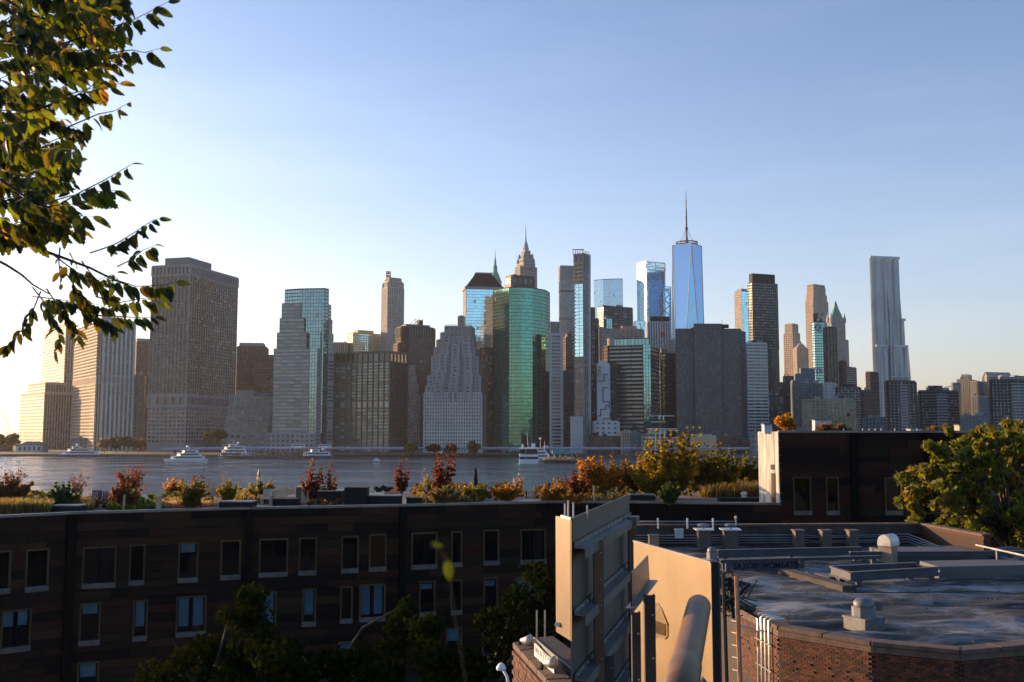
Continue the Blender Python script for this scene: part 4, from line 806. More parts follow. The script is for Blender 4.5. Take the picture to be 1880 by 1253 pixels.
# background filler right at the foot of the skyline
for i, (x0, x1, yt, st, lab) in enumerate(((130, 160, 806, 'lowgrey', 'low grey block under the leftmost towers'), (395, 500, 790, 'punched_brown', 'low brown block behind the slant-sided building'), (590, 625, 770, 'punched_brown', 'shaded brown block between the stepped tower and the olive block'), (885, 912, 640, 'darkgrid', 'dark shaded tower between the wedding-cake and green glass towers'), (1000, 1120, 775, 'punched_brown', 'low brown block behind the narrow white tower'), (1225, 1250, 740, 'darkgrid', 'shaded block left of the very wide tower'), (1400, 1460, 775, 'lowgrey', 'low shaded block left of the khaki slab'), (1560, 1600, 770, 'lowgrey', 'low shaded block right of the khaki slab'), (1670, 1900, 775, 'lowgrey', 'long low grey block behind the right hand tree'))):
    simple(OT, lab, (x0, x0+2, x1, yt, 1180 if i != 3 else 1130, 3), st, nroof=3)
# ================================================================== foliage helpers
def foliage(name, mt, parent, clumps, n, size, seed=0, spread=1.0, label=None, stretch=1.7, kind='stuff', down=0.0):
    """clumps: (centre, radius) list; n leaf faces scattered in them, each its own little bent blade"""
    rg = np.random.RandomState(seed); C = np.array([list(c) for c, _ in clumps], float); R = np.array([r for _, r in clumps], float)
    wts = R**2; k = rg.choice(len(C), n, p=wts/wts.sum())
    d = rg.normal(size=(n, 3)); d /= np.linalg.norm(d, axis=1)[:, None]; rad = R[k]*(rg.rand(n)**.45)*spread
    pos = C[k]+d*rad[:, None]*np.array([1, 1, .85])
    a = rg.normal(size=(n, 3)); a[:, 2] -= down; a /= np.linalg.norm(a, axis=1)[:, None]; b = np.cross(a, rg.normal(size=(n, 3))); b /= np.linalg.norm(b, axis=1)[:, None]; c = np.cross(a, b)
    s = size*(.55+.9*rg.rand(n))[:, None]
    v = np.stack([pos-a*s*.5*stretch, pos+b*s*.5+c*s*.12, pos+a*s*.5*stretch, pos-b*s*.5+c*s*.12], axis=1)
    ck = rg.rand(len(C))[k]; r = np.clip(.55*ck+.45*rg.rand(n), 0, 1)
    off = np.array(parent.location) if parent is not None else 0
    me = bpy.data.meshes.new(name); me.vertices.add(4*n); me.vertices.foreach_set('co', (v-off).reshape(-1)); me.loops.add(4*n); me.loops.foreach_set('vertex_index', np.arange(4*n, dtype=np.int32))
    me.polygons.add(n); me.polygons.foreach_set('loop_start', np.arange(0, 4*n, 4, dtype=np.int32)); me.polygons.foreach_set('loop_total', np.full(n, 4, dtype=np.int32))
    at = me.attributes.new('rnd', 'FLOAT', 'FACE'); at.data.foreach_set('value', r.astype(np.float32)); me.materials.append(mt); me.update(calc_edges=True)
    o = bpy.data.objects.new(name, me); COL.objects.link(o)
    if parent is not None: o.parent = parent
    if kind: o['kind'] = kind
    if label: o['label'] = label
    return o
def sprigs(b, w_, h, k, r, seed):
    """upright, spreading sprays fanning out from the base"""
    q = random.Random(seed); out = []
    for _ in range(k):
        a = q.uniform(-1, 1); tip = Vector((b.x+a*w_, b.y+q.uniform(-.6, .6)*w_*.6, b.z+h*q.uniform(.6, 1.0)*(1-.25*abs(a)))); st_ = Vector((b.x+a*w_*.25, b.y, b.z+h*.12))
        for t in range(7): f = (t+1)/7; out.append((st_.lerp(tip, f)+Vector((q.uniform(-.06, .06), 0, 0)), r*(1.25-.85*f)))
    return out
def clumps_in(c, rx, ry, rz, k, r, seed):
    rs = random.Random(seed); out = []
    for _ in range(k):
        while True:
            p = [rs.uniform(-1, 1) for _ in range(3)]
            if .15 < sum(q*q for q in p) < 1: break
        out.append((Vector((c[0]+p[0]*rx, c[1]+p[1]*ry, c[2]+p[2]*rz)), r*rs.uniform(.6, 1.35)))
    return out
m_bark = mat('bark', (.09, .07, .055), .95, ns=3, na=.5); m_twig = mat('twig_bark', (.05, .035, .025), .9, ns=20)
m_lf = dict(
 green=leafmat('leaves_green', [(.03, .055, .012), (.05, .085, .016), (.085, .10, .02)], .4),
 dark=leafmat('leaves_dark_green', [(.005, .010, .003), (.009, .016, .004), (.022, .024, .005)], .15, rough=1, spec=.02),
 olive=leafmat('leaves_olive', [(.05, .06, .012), (.10, .09, .018), (.18, .12, .02), (.2, .07, .02)], .45),
 orange=leafmat('leaves_orange', [(.08, .06, .015), (.24, .12, .015), (.42, .20, .02), (.30, .09, .015)], .5),
 yellow=leafmat('leaves_yellow', [(.06, .06, .012), (.20, .15, .015), (.40, .27, .025)], .5),
 red=leafmat('leaves_red', [(.07, .03, .02), (.15, .04, .028), (.22, .075, .05)], .5),
 russet=leafmat('leaves_russet', [(.05, .04, .015), (.13, .06, .02), (.24, .08, .03)], .4),
 brown=leafmat('leaves_brown', [(.09, .06, .03), (.17, .09, .04), (.22, .12, .05)], .4),
 grass=leafmat('grass_gold', [(.07, .06, .025), (.16, .115, .05), (.25, .18, .09)], .4),
 pink=leafmat('plumes_pink', [(.25, .14, .12), (.38, .22, .17), (.42, .3, .2)], .4),
 autumn=leafmat('leaves_autumn_green', [(.05, .07, .012), (.085, .105, .015), (.15, .14, .02), (.09, .11, .015), (.3, .10, .015)], .45),
)
def plant(name, label, cat, base, clumps, n, size, mk, stems=5, stem_r=.03, seed=0, group=None, trunk=None, down=0, stretch=1.7):
    e = thing(name, label, cat, base, group); rs = random.Random(seed); b = Vector(base); m = M(); top = b
    if trunk:
        h, r = trunk; top = b+Vector((rs.uniform(-.04, .04)*h, 0, h)); m.tube([b, b.lerp(top, .5)+Vector((.03*h, 0, 0)), top], [r, r*.8, r*.6], 7); m.build('trunk', m_bark, e, smooth=True); m = M()
    cs = rs.sample(clumps, min(stems, len(clumps)))
    for c, r in cs:
        mid = top.lerp(c, .5)+Vector((rs.uniform(-.1, .1), 0, .1*(c-top).length)); m.tube([top if trunk else b+Vector((rs.uniform(-.1, .1), rs.uniform(-.1, .1), 0)), mid, c, c+(c-mid)*.5*(r/max(.01, (c-mid).length))], [stem_r, stem_r*.7, stem_r*.4, stem_r*.15], 5)
    m.build('branches' if trunk else 'stems', m_bark, e, kind='stuff'); foliage('leaves' if trunk is None else 'crown', m_lf[mk], e, clumps, n, size, seed, down=down, stretch=stretch); return e

# ================================================================== far shore: trees, road, piers, boats
def shore_tree(label, x0, x1, y0, y1, D, mk, seed, n=700):
    c = P((x0+x1)/2, (y0+y1)/2, D); k = D/F; rx = (x1-x0)/2*k; rz = (y1-y0)/2*k
    plant('tree', label, 'tree', (c.x, D, 2), clumps_in(c, rx*.75, rx*.5, rz*.7, 14, rx*.35, seed), n, 1.7, mk, 4, .3, seed, 'trees along the far shore', trunk=(max(1.5, c.z-rz-1), .5))
for i, (x0, x1, y0, y1, mk, lab) in enumerate(((-12, 14, 798, 822, 'olive', 'olive brown shore tree at the very left edge of the skyline'), (8, 38, 794, 820, 'olive', 'yellowish shore tree just left of the low tan block'), (178, 206, 803, 826, 'olive', 'brownish tree at the foot of the ribbed tower'), (200, 228, 799, 826, 'dark', 'dark green tree between the ribbed and the grey grid tower'), (222, 248, 801, 827, 'dark', 'darkest shore tree in the clump left of the grey grid tower'), (243, 268, 803, 827, 'russet', 'brown shore tree touching the left of the grey grid tower'),
    (368, 392, 792, 806, 'olive', 'small green tree in front of the grid tower right half'), (392, 420, 791, 806, 'dark', 'small dark tree in front of the slant-sided building'), (742, 768, 812, 832, 'olive', 'light green shore tree below the olive grid block'), (782, 812, 816, 832, 'dark', 'dark shore tree below the left of the wedding-cake tower'), (812, 842, 816, 832, 'dark', 'dark shore tree below the middle of the wedding-cake tower'), (852, 884, 810, 834, 'olive', 'largest olive shore tree below the right of the wedding-cake tower'))):
    shore_tree(lab, x0, x1, y0, y1, 955 if x0 > 700 else 1062, mk, 50+i)
m_deck = mat('road_deck_blue', (.24, .24, .40), .6, ns=.05); m_conc = mat('concrete_weathered', (.22, .21, .2), .9, ns=.3, na=.4)
pts = [G(-40, 836, 0)]
D = 965; zr = ZY(825, D); rt = [(300, 1010), (430, 990), (620, 975), (900, 965), (1200, 960), (1420, 955)]
rp = [Vector((TX(x, 800)*d_, d_, zr if x > 400 else zr-1.5)) for x, d_ in rt]
e = thing('elevated_road', 'long bluish elevated road running along the far waterfront', 'elevated road', rp[2].xy.to_3d()); m1 = M(); m2 = M()
for a, b_ in zip(rp, rp[1:]):
    m1.bar(a+Vector((0, 0, .3)), b_+Vector((0, 0, .3)), 9, 1.3, up=(0, 0, 1)); m2.bar(a+Vector((0, -4.4, 1.5)), b_+Vector((0, -4.4, 1.5)), .25, .9)
    n_ = max(1, round((b_-a).length/28))
    for i in range(n_):
        q = a.lerp(b_, (i+.5)/n_); m3 = M(); m3.box((q.x, q.y, 1.9), 1.6, 5, zr-2.3); m3.build('column', m_conc, e)
m1.build('deck', m_deck, e); m2.build('guard_rail', mat('rail_lilac', (.45, .45, .62), .5), e)
# cars and buses on it
m_wh = mat('boat_white', (.75, .76, .78), .35, ns=.5, na=.08); m_bw = mat('boat_window', (.015, .02, .03), .08, ns=1); m_bb = mat('boat_blue_hull', (.04, .09, .2), .4); m_bk = mat('boat_black_hull', (.02, .02, .025), .4); m_gr = mat('boat_grey', (.35, .37, .4), .5)
def vehicle(label, x, L_, h, mt, D=963, z=None):
    c = Vector((TX(x, 800)*D, D, (zr+.97) if z is None else z)); e = thing('bus' if L_ > 7 else 'car', label, 'bus' if L_ > 7 else 'car', c); m = M(); m.box(c+Vector((0, 0, .4)), L_, 2.4, h*.55); m.box(c+Vector((0, 0, .4+h*.55)), L_*(.96 if L_ > 7 else .6), 2.2, h*.45); m.build('body', mt, e)
    m = M(); m.box(c+Vector((0, -1.12, .5+h*.5)), L_*(.9 if L_ > 7 else .5), .25, h*.32); m.build('windows', m_bw, e, kind='stuff')
    for s_ in (-.35, .35): m = M(); m.tube([c+Vector((s_*L_, -1.25, .45)), c+Vector((s_*L_, 1.2, .45))], .45, 8); m.build('wheel', m_bk, e)
vehicle('white and green bus on the elevated road below the stepped green-glass tower', 548, 13, 3.2, m_wh); vehicle('white bus on the elevated road left end of the olive grid block', 597, 12, 3.2, m_wh); vehicle('small white truck on the elevated road above the moored yacht', 430, 8, 3, m_wh, 992)
vehicle('white van on the elevated road above the big white ferry stern', 1002, 6, 2.4, m_wh); vehicle('grey car on the elevated road below the townhouses', 1150, 5, 1.6, m_gr)

def boat(label, xa, xb, yw, decks, hull, bow='L', hull_h=2.2, beam=8, extras=(), cat='boat', yaw=0, name='ferry_boat'):
    """decks: (start, end, z0, height) along the length, 0 = bow"""
    D = G(940, yw, 0).y; A = Vector((TX(xa, 835)*D, D, 0)); B = Vector((TX(xb, 835)*D, D, 0)); Lb = (B-A).length; c = (A+B)/2
    e = thing(name, label, cat, (c.x, c.y, 0), 'boats on the river'); sgn = 1 if bow == 'L' else -1
    def W_(s, y, z): return Vector((c.x+sgn*(s-.5)*Lb*cos(yaw)-y*sin(yaw), c.y+y*cos(yaw)+sgn*(s-.5)*Lb*sin(yaw), z))
    def plan(s0, s1, b0, z, taper=.3): return [W_(s0, 0, z), W_(s0+taper*(s1-s0), -b0/2, z), W_(s1, -b0/2, z), W_(s1, b0/2, z), W_(s0+taper*(s1-s0), b0/2, z)]
    def solid(m, p0, p1):
        if bow != 'L': p0, p1 = p0[::-1], p1[::-1]
        k = len(p0)
        for i in range(k): j = (i+1) % k; m.q(p0[i], p0[j], p1[j], p1[i])
        m.q(*p1)
    m = M(); solid(m, plan(.05, .99, beam*.8, -.3), plan(0, 1, beam, hull_h)); m.build('hull', hull, e)
    m = M(); solid(m, plan(0, 1, beam+.2, hull_h), plan(0, 1, beam+.2, hull_h+.35)); m.build('rubbing_strake', m_wh, e)
    for (s0, s1, z0, h) in decks:
        m = M(); solid(m, plan(s0, s1, beam*.86, z0, .22), plan(s0+.03, s1-.01, beam*.8, z0+h, .22)); d_ = m.build('cabin', m_wh, e)
        T_ = Matrix.Translation(-Vector(e.location))
        m = M(); solid(m, plan(s0+.02, s1-.02, beam*.92, z0+h*.3, .22), plan(s0+.035, s1-.02, beam*.9, z0+h*.8, .22)); o = m.build('window_band', m_bw, None); o.data.transform(T_); o.parent = d_
        m = M(); solid(m, plan(s0-.01, s1+.01, beam*.94, z0+h), plan(s0-.01, s1+.01, beam*.94, z0+h+.25)); o = m.build('deck_roof', m_wh, None); o.data.transform(T_); o.parent = d_
    for kind_, s, z, h in extras:
        m = M()
        if kind_ == 'mast': m.tube([W_(s, 0, z), W_(s, 0, z+h)], [.22, .08], 5); m.build('mast', m_wh, e)
        if kind_ == 'radar': m.tube([W_(s, 0, z), W_(s, 0, z+h)], .15, 5); m.lathe(W_(s, 0, z+h), [(.1, -.2), (.9, .3), (1.1, 1), (.8, 1.7), (.1, 2)], 10); m.build('radar_dome', m_wh, e)
        if kind_ == 'funnel': m.tube([W_(s, 0, z), W_(s+.01, 0, z+h)], [1.1, .9], 8); m.build('funnel', m_wh, e)
    return e
boat('blue-hulled white ferry under way at the far left with lit deck lights', 108, 181, 839, [(.08, .95, 2.5, 2.6), (.2, .8, 5.2, 2.3), (.32, .55, 7.6, 1.8)], m_bb, 'L', extras=[('mast', .7, 7, 5), ('radar', .45, 9.4, 1)])
boat('sleek white three deck yacht leaving a wake left of the moored yacht', 300, 380, 849, [(.15, .93, 2.5, 2.2), (.3, .85, 4.8, 2.2), (.42, .78, 7.1, 1.8)], m_wh, 'L', extras=[('radar', .55, 9, 2), ('mast', .6, 9, 4)])
boat('white yacht with stacked decks moored at the wooden ferry pier', 399, 457, 842, [(.05, .95, 2.5, 2.6), (.12, .9, 5.3, 2.5), (.2, .85, 8, 2.3), (.35, .6, 10.4, 1.6)], m_wh, 'L', extras=[('mast', .5, 12, 5), ('radar', .65, 11, 2)])
boat('low blue and white commuter ferry docked left of the olive grid block', 553, 608, 841, [(.06, .95, 2.4, 2.8), (.3, .6, 5.3, 2)], m_bb, 'L', extras=[('mast', .8, 5.3, 4), ('radar', .72, 5.3, 1.5)])
boat('white yacht lying behind the big ferry stern at the pier', 975, 1013, 846, [(.1, .9, 2.4, 2.6), (.2, .8, 5.1, 2.5), (.3, .7, 7.8, 2.2)], m_wh, 'R', extras=[('radar', .55, 10, 7), ('mast', .35, 10, 6)])
# big ferry seen from its stern
D = G(940, 852, 0).y; k = D/F; cx = TX(971, 835)*D; e = thing('ferry_boat', 'large white ferry seen from its blunt stern at the end of the pier', 'ferry', (cx, D, 0), 'boats on the river')
m = M(); m.frustum([(cx-6.6, D), (cx+6.6, D), (cx+6.6, D+30), (cx-6.6, D+30)], [(cx-7, D-.5), (cx+7, D-.5), (cx+7, D+30), (cx-7, D+30)], -.2, 3.4); m.build('hull', m_wh, e)
for j, (z0, h, w_) in enumerate(((3.4, 1.6, 13.4), (5.2, 1.6, 13.8), (7.2, 3.2, 12.6), (10.9, .5, 13.6))):
    m = M(); m.box((cx, D+15, z0), w_, 30, h); m.build('stern_window' if j in (0, 2) else 'deck', m_bw if j in (0, 2) else m_wh, e)
m = M(); m.box((cx-4.6, D+4, 11.3), 1.6, 3, 3); m.build('funnel', m_wh, e); m = M(); m.box((cx+3.4, D+4, 11.3), 2.6, 3, 3.6); m.build('funnel', m_wh, e); m = M(); m.tube([(cx-.5, D+3, 11), (cx-1.1, D+3, 22)], [.25, .08], 5); m.build('mast', m_wh, e)
m = M(); m.tube([(cx-2.2, D-.6, 3.4), (cx-2.2, D-.6, 11)], .15, 5); m.build('stair_rail', m_wh, e)
boat('small white boat behind the orange shrubs left of the rigging', 1172, 1196, 834, [(.1, .9, 2.2, 2), (.3, .7, 4.3, 1.6)], m_bb, 'L'); boat('white flat-topped boat behind the yellow shrubs below the rigging', 1191, 1228, 838, [(.05, .95, 2.4, 3), (.1, .9, 5.6, 1.5)], m_bk, 'L')
boat('tiny motorboat with bright foam right of the commuter ferry', 686, 698, 847, [(.4, .8, 1.2, 1)], m_wh, 'R', hull_h=1.1, beam=2.5, name='motorboat')
# piers
m_wood = mat('pier_timber', (.12, .095, .07), .9, ns=.5, na=.4, vary=.2)
def pier(label, x0, x1, y, depth=26, pil=14, tall=0, seed=0):
    D = G(940, y, 0).y; a, b_ = TX(x0, 835)*D, TX(x1, 835)*D; e = thing('pier', label, 'pier', ((a+b_)/2, D, 0), 'piers of the far shore'); m = M(); m.box(((a+b_)/2, D+depth/2, 1.7), b_-a, depth, .7); m.build('deck', m_wood, e); rs = random.Random(seed)
    for i in range(pil):
        x = a+(b_-a)*(i+.5)/pil; m = M(); h = 1.9+(rs.uniform(1, tall) if tall else 0); m.tube([(x, D-.4, -1), (x, D-.4, h)], .38, 6); m.build('piling', m_wood, e)
    return e, a, b_, D
e, a, b_, D = pier('timber ferry pier crowded with tall pilings beside the moored yacht', 398, 558, 843, pil=46, tall=5.5, seed=3)
m = M()
for i in range(46): x = a+(b_-a)*random.random(); m.tube([(x, D+random.uniform(2, 24), 2.3), (x, D+5, 2.3+random.uniform(2, 6))], .3, 5)
m.build('posts', m_wood, e, kind='stuff')
m = M(); m.box((TX(452, 830)*D, D+6, 2.4), 12, 8, 3.2); m.build('waiting_shed', m_wh, e); m = M(); m.tube([(TX(464, 830)*D, D, 2), (TX(464, 830)*D, D, 15)], .35, 6); m.build('light_mast', m_conc, e)
e, a, b_, D = pier('dark pier with crowds and a teal tent right of the big ferry', 1000, 1062, 850, depth=60, pil=12)
m = M(); m.box(((a+b_)/2+2, D+30, 6.2), (b_-a)*.62, 12, 2.4); m.build('tent_roof', mat('tent_teal', (.04, .28, .3), .7), e); 
for i in range(5): m = M(); m.tube([((a+b_)/2-9+i*4.5, D+24.5, 2.4), ((a+b_)/2-9+i*4.5, D+24.5, 6.3)], .2, 5); m.build('tent_pole', m_wh, e)
m = M()
for i in range(90):
    c = (random.uniform(a+3, b_-1), D+random.uniform(3, 40), 2.4); m.lathe(c, [(.25, 0), (.32, .9), (.36, 1.35), (.12, 1.5), (.16, 1.7), (.05, 1.85)], 5)
cr = m.build('crowd', mat('crowd_clothes', (.22, .15, .12), .8, vary=.8, ns=.3, na=.8), None); cr['kind'] = 'stuff'; cr['label'] = 'distant crowd of people standing on the dark pier'
pier('low seawall landing below the wedding-cake tower', 620, 960, 839, depth=14, pil=30)
# white rigging
D = 940; e = thing('ship_rigging', 'white masts and crossbars of a rigging frame on the market pier roof', 'rigging', P(1212, 828, D))
for x_, y0, y1 in ((1204, 826, 797), (1212, 828, 790), (1219.5, 828, 790), (1211, 770, 764), (1218, 772, 764)): m = M(); m.tube([P(x_, y0, D), P(x_, y1, D)], .6, 6); m.build('mast', m_wh, e)
for x0, x1, y_ in ((1187, 1243, 787.5), (1190, 1246, 790), (1190, 1224, 793.5), (1190, 1224, 796), (1186, 1250, 804), (1182, 1230, 809), (1194, 1238, 764), (1196, 1222, 775)): m = M(); m.bar(P(x0, y_, D), P(x1, y_, D), .75, .6); m.build('crossbar', m_wh, e)
# navigation light in the river
c = G(475, 884, 0); e = thing('navigation_beacon', 'small dark pointed beacon on a white base in the river', 'beacon', c); m = M(); m.tube([c+Vector((0, 0, -1)), c+Vector((0, 0, 1.8))], [.9, .7], 8); m.build('base', m_wh, e); m = M(); m.lathe(c+Vector((0, 0, 1.8)), [(.5, 0), (.45, 1.2), (.7, 1.4), (.45, 2.2), (.06, 4.2)], 8); m.build('tower', m_bk, e)
# wakes: churned foam lying on the water
m_foam, n, p, o = _new('wake_foam'); p.inputs['Base Color'].default_value = (.75, .78, .8, 1); p.inputs['Roughness'].default_value = .9
t = n.nodes.new('ShaderNodeTexCoord'); mpn = n.nodes.new('ShaderNodeMapping'); mpn.inputs['Scale'].default_value = (.05, .12, 1); n.links.new(t.outputs['Object'], mpn.inputs[0]); z1 = n.nodes.new('ShaderNodeTexNoise'); z1.inputs['Scale'].default_value = 1.5; z1.inputs['Detail'].default_value = 8; z1.inputs['Roughness'].default_value = .7; n.links.new(mpn.outputs[0], z1.inputs['Vector'])
r = n.nodes.new('ShaderNodeMapRange'); r.inputs[1].default_value = .45; r.inputs[2].default_value = .62; r.inputs[4].default_value = .75; n.links.new(z1.outputs[0], r.inputs[0]); n.links.new(r.outputs[0], p.inputs['Alpha'])
for i, (line, wd) in enumerate((([(181, 840), (230, 838), (300, 837.5), (400, 838.5)], 9), ([(-20, 858), (60, 860), (180, 857), (300, 852), (380, 850)], 7), ([(378, 850), (420, 849), (450, 848)], 12), ([(300, 862), (400, 857), (520, 851), (640, 845)], 10), ([(697, 847), (740, 846)], 6), ([(0, 845), (40, 842), (108, 839.5)], 7), ([(60, 872), (200, 865), (330, 862), (480, 858)], 4))):
    m = M(); q = [G(x, y, .02+.004*i) for x, y in line]
    for a, b_ in zip(q, q[1:]):
        for k_ in range(6): s0, s1 = a.lerp(b_, k_/6), a.lerp(b_, (k_+1)/6); h = wd/2; m.q(s0-Vector((0, h, 0)), s1-Vector((0, h, 0)), s1+Vector((0, h, 0)), s0+Vector((0, h, 0)))
    o = m.build('wake', m_foam); o['kind'] = 'stuff'; o['label'] = ['foam wake behind the far left ferry', 'long thin foam line crossing the left of the river', 'foam directly behind the sleek white yacht', 'long foam trail running up to the commuter ferry', 'short foam of the tiny motorboat', 'bow wave ahead of the far left ferry', 'faint old wake nearest the roof garden'][i]
# ================================================================== brown panel-clad building with the roof garden
ZR = 17.15
FX = [(-90, 954), (-20, 950.6), (132, 943), (457, 934), (739, 929), (1020, 922.5), (1160, 923), (1302, 925), (1432, 926), (1570, 926), (1720, 927), (1960, 929)]
FP_ = [G(x, y, ZR).xy for x, y in FX]
def onf(x, y):
    """point of the facade seen at a pixel, with its distance s along the facade"""
    a, b = ray(x, y); s = 0
    for k, (A, B) in enumerate(zip(FP_, FP_[1:])):
        L_ = (B-A).length
        if (A.x-a*A.y)*(B.x-a*B.y) <= 0:
            den = (B.x-A.x)-a*(B.y-A.y); t = (a*A.y-A.x)/den; q = A.lerp(B, t); return k, s+t*L_, CAMZ+b*q.y, q
        s += L_
    return None
cum = [0]
for A, B in zip(FP_, FP_[1:]): cum.append(cum[-1]+(B-A).length)
def at(s, o=0):
    for k in range(len(cum)-1):
        if s <= cum[k+1]+1e-6 or k == len(cum)-2:
            A, B = FP_[k], FP_[k+1]; d = (B-A).normalized(); n_ = Vector((d.y, -d.x)); q = A+d*(s-cum[k]); return Vector((q.x+n_.x*o, q.y+n_.y*o)), d, n_
m_wallb = mat('facade_backing', (.012, .009, .008), .9); m_rec = mat('recess_black', (.004, .004, .004), .8, spec=.1)
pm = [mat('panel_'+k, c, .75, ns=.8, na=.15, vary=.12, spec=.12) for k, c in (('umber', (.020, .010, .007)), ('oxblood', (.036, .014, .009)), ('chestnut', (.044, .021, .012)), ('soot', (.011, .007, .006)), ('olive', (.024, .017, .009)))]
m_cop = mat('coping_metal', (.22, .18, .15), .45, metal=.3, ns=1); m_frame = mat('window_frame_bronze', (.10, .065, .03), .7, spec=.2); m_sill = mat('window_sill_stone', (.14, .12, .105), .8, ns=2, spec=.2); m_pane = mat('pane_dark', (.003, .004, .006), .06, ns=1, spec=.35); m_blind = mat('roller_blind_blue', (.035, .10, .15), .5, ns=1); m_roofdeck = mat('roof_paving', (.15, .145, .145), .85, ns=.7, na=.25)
WIN = [(-25, 18, 1012, 1082, 1, 0), (45, 88, 1008, 1077, 1, 0), (150, 212, 1004, 1071, 2, 0), (236, 265, 1000, 1066, 1, 0), (326, 363, 996, 1061, 1, .25), (404, 441, 992, 1056, 1, .0), (475, 528, 989, 1051, 2, 0), (548, 581, 987, 1048, 1, 0), (626, 658, 984, 1044, 1, 0), (677, 709, 981, 1041, 1, 0), (755, 802, 978, 1037, 2, 0), (828, 848, 976, 1033, 1, 0), (887, 916, 973, 1030, 1, 0), (955, 1002, 972, 1028, 2, 0),
 (0, 55, 1120, 1188, 2, .4), (144, 183, 1108, 1176, 1, .25), (243, 270, 1102, 1168, 1, .7), (322, 378, 1095, 1160, 2, .8), (472, 507, 1086, 1150, 1, .9), (554, 580, 1081, 1142, 1, .75), (624, 647, 1077, 1136, 1, 0), (659, 707, 1073, 1133, 2, .88), (769, 799, 1067, 1124, 1, .22), (827, 848, 1064, 1121, 1, 0), (887, 914, 1060, 1116, 1, .25), (945, 1015, 1058, 1114, 2, .8),
 (140, 180, 1215, 1280, 1, .4), (475, 520, 1186, 1245, 2, .6), (818, 848, 1153, 1208, 1, .4), (885, 907, 1148, 1200, 1, .3), (330, 372, 1200, 1262, 1, 0), (620, 650, 1178, 1235, 1, .2), (700, 730, 1172, 1230, 1, 0)]
WINR = [(1457, 1490, 876, 938, 1, 0), (1517, 1541, 876, 938, 1, 0), (1625, 1657, 877, 938, 1, 0), (1740, 1775, 877, 938, 1, 0), (1820, 1850, 877, 938, 1, .5)]
RECESS = [(124, 140), (451, 463), (734, 745), (1157, 1165), (1296, 1306), (1565, 1577), (1700, 1712)]  # no depth modelled: black strips paint the shade of the upright recesses
e_b = thing('panel_clad_building', 'long brown building clad in dark panels with two rows of windows and a planted roof', 'building', (at(30)[0].x, at(30)[0].y, 0))
e_r = thing('roof_block_building', 'taller dark panelled block at right with a sunlit concrete end wall', 'building', (FP_[9].x, FP_[9].y, 0))
S1 = onf(1432, 900)[1]; SE = cum[-1]; ZT = ZY(793.5, FP_[8].y)
holes = []
def window(x0, x1, y0, y1, np_, bl, par):
    r0, r1 = onf(x0, y1), onf(x1, y1); s0, s1 = r0[1], r1[1]; zb = r0[2]; zt = onf((x0+x1)/2, y0)[2]; zb = (r0[2]+r1[2])/2
    holes.append((s0, s1, zb-.32, zt)); A, d, n_ = at(s0); B, _, _ = at(s1); d = (B-A).normalized(); n_ = Vector((d.y, -d.x)); w_ = (B-A).length
    q = lambda s, o, z: Vector((A.x+d.x*s+n_.x*o, A.y+d.y*s+n_.y*o, z)); fr = .09
    def bx(m, sa, sb, oa, ob, za, zb_): m.prism([q(sa, ob, 0)[:2], q(sb, ob, 0)[:2], q(sb, oa, 0)[:2], q(sa, oa, 0)[:2]], za, zb_, bot=True)
    m = M(); bx(m, 0, fr, -.12, .10, zb, zt); bx(m, w_-fr, w_, -.12, .10, zb, zt); bx(m, fr, w_-fr, -.12, .095, zt-fr, zt); f_ = m.build('window', m_frame, par)
    m = M(); bx(m, 0, w_, -.1, .16, zb-.3, zb); sl_ = m.build('sill', m_sill, None, lift=False); sl_.data.transform(Matrix.Translation(-Vector(par.location))); sl_.parent = f_
    for k in range(np_):
        a0, a1 = fr+(w_-2*fr)*k/np_+(.05 if k else 0), fr+(w_-2*fr)*(k+1)/np_-(.05 if k < np_-1 else 0)
        m = M(); bx(m, a0, a1, -.20, -.14, zb, zt-fr); g_ = m.build('pane', m_pane, None); g_.data.transform(Matrix.Translation(-Vector(par.location))); g_.parent = f_
        if bl: m = M(); bx(m, a0+.06, a1-.1, -.138, -.125, zt-fr-(zt-zb)*bl, zt-fr-.02); g_ = m.build('blind', m_blind, None); g_.data.transform(Matrix.Translation(-Vector(par.location))); g_.parent = f_
    if np_ == 2: m = M(); bx(m, w_/2-.07, w_/2+.07, -.16, -.02, zb, zt-fr); g_ = m.build('mullion', m_rec, None); g_.data.transform(Matrix.Translation(-Vector(par.location))); g_.parent = f_
for w_ in WIN: window(*w_, e_b)
for w_ in WINR: window(*w_, e_r)
for x0, x1 in RECESS:
    s0, s1 = onf(x0, 935)[1], onf(x1, 935)[1]; par = e_b if s1 < S1 else e_r; zt = ZR-.05 if s1 < S1 else ZT-.05; holes.append((s0, s1, 0, 30)); A, d, n_ = at((s0+s1)/2, .06); m = M(); m.box((A.x, A.y, 2), s1-s0, .5, zt-2, math.atan2(d.y, d.x)); m.build('recess_shade_strip', m_rec, par)
# backing wall and roof
for par, sa, sb, zt in ((e_b, 0, S1, ZR-.02), (e_r, S1, SE, ZT-.02)):
    ss = [sa]+[c for c in cum if sa+.1 < c < sb-.1]+[sb]; m = M()
    for a, b_ in zip(ss, ss[1:]): A, B = at(a, -.21)[0], at(b_, -.21)[0]; m.q((A.x, A.y, 0), (B.x, B.y, 0), (B.x, B.y, zt), (A.x, A.y, zt))
    m.build('wall', m_wallb, par)
    m = M()
    for a, b_ in zip(ss, ss[1:]):
        (A, d, n_), (B, _, _) = at(a, .1), at(b_-.001, .1); A2, B2 = A-n_*.45, B-n_*.45; m.prism([A, B, B2, A2], zt-.03, zt+.12, bot=True)
    m.build('coping', m_cop, par)
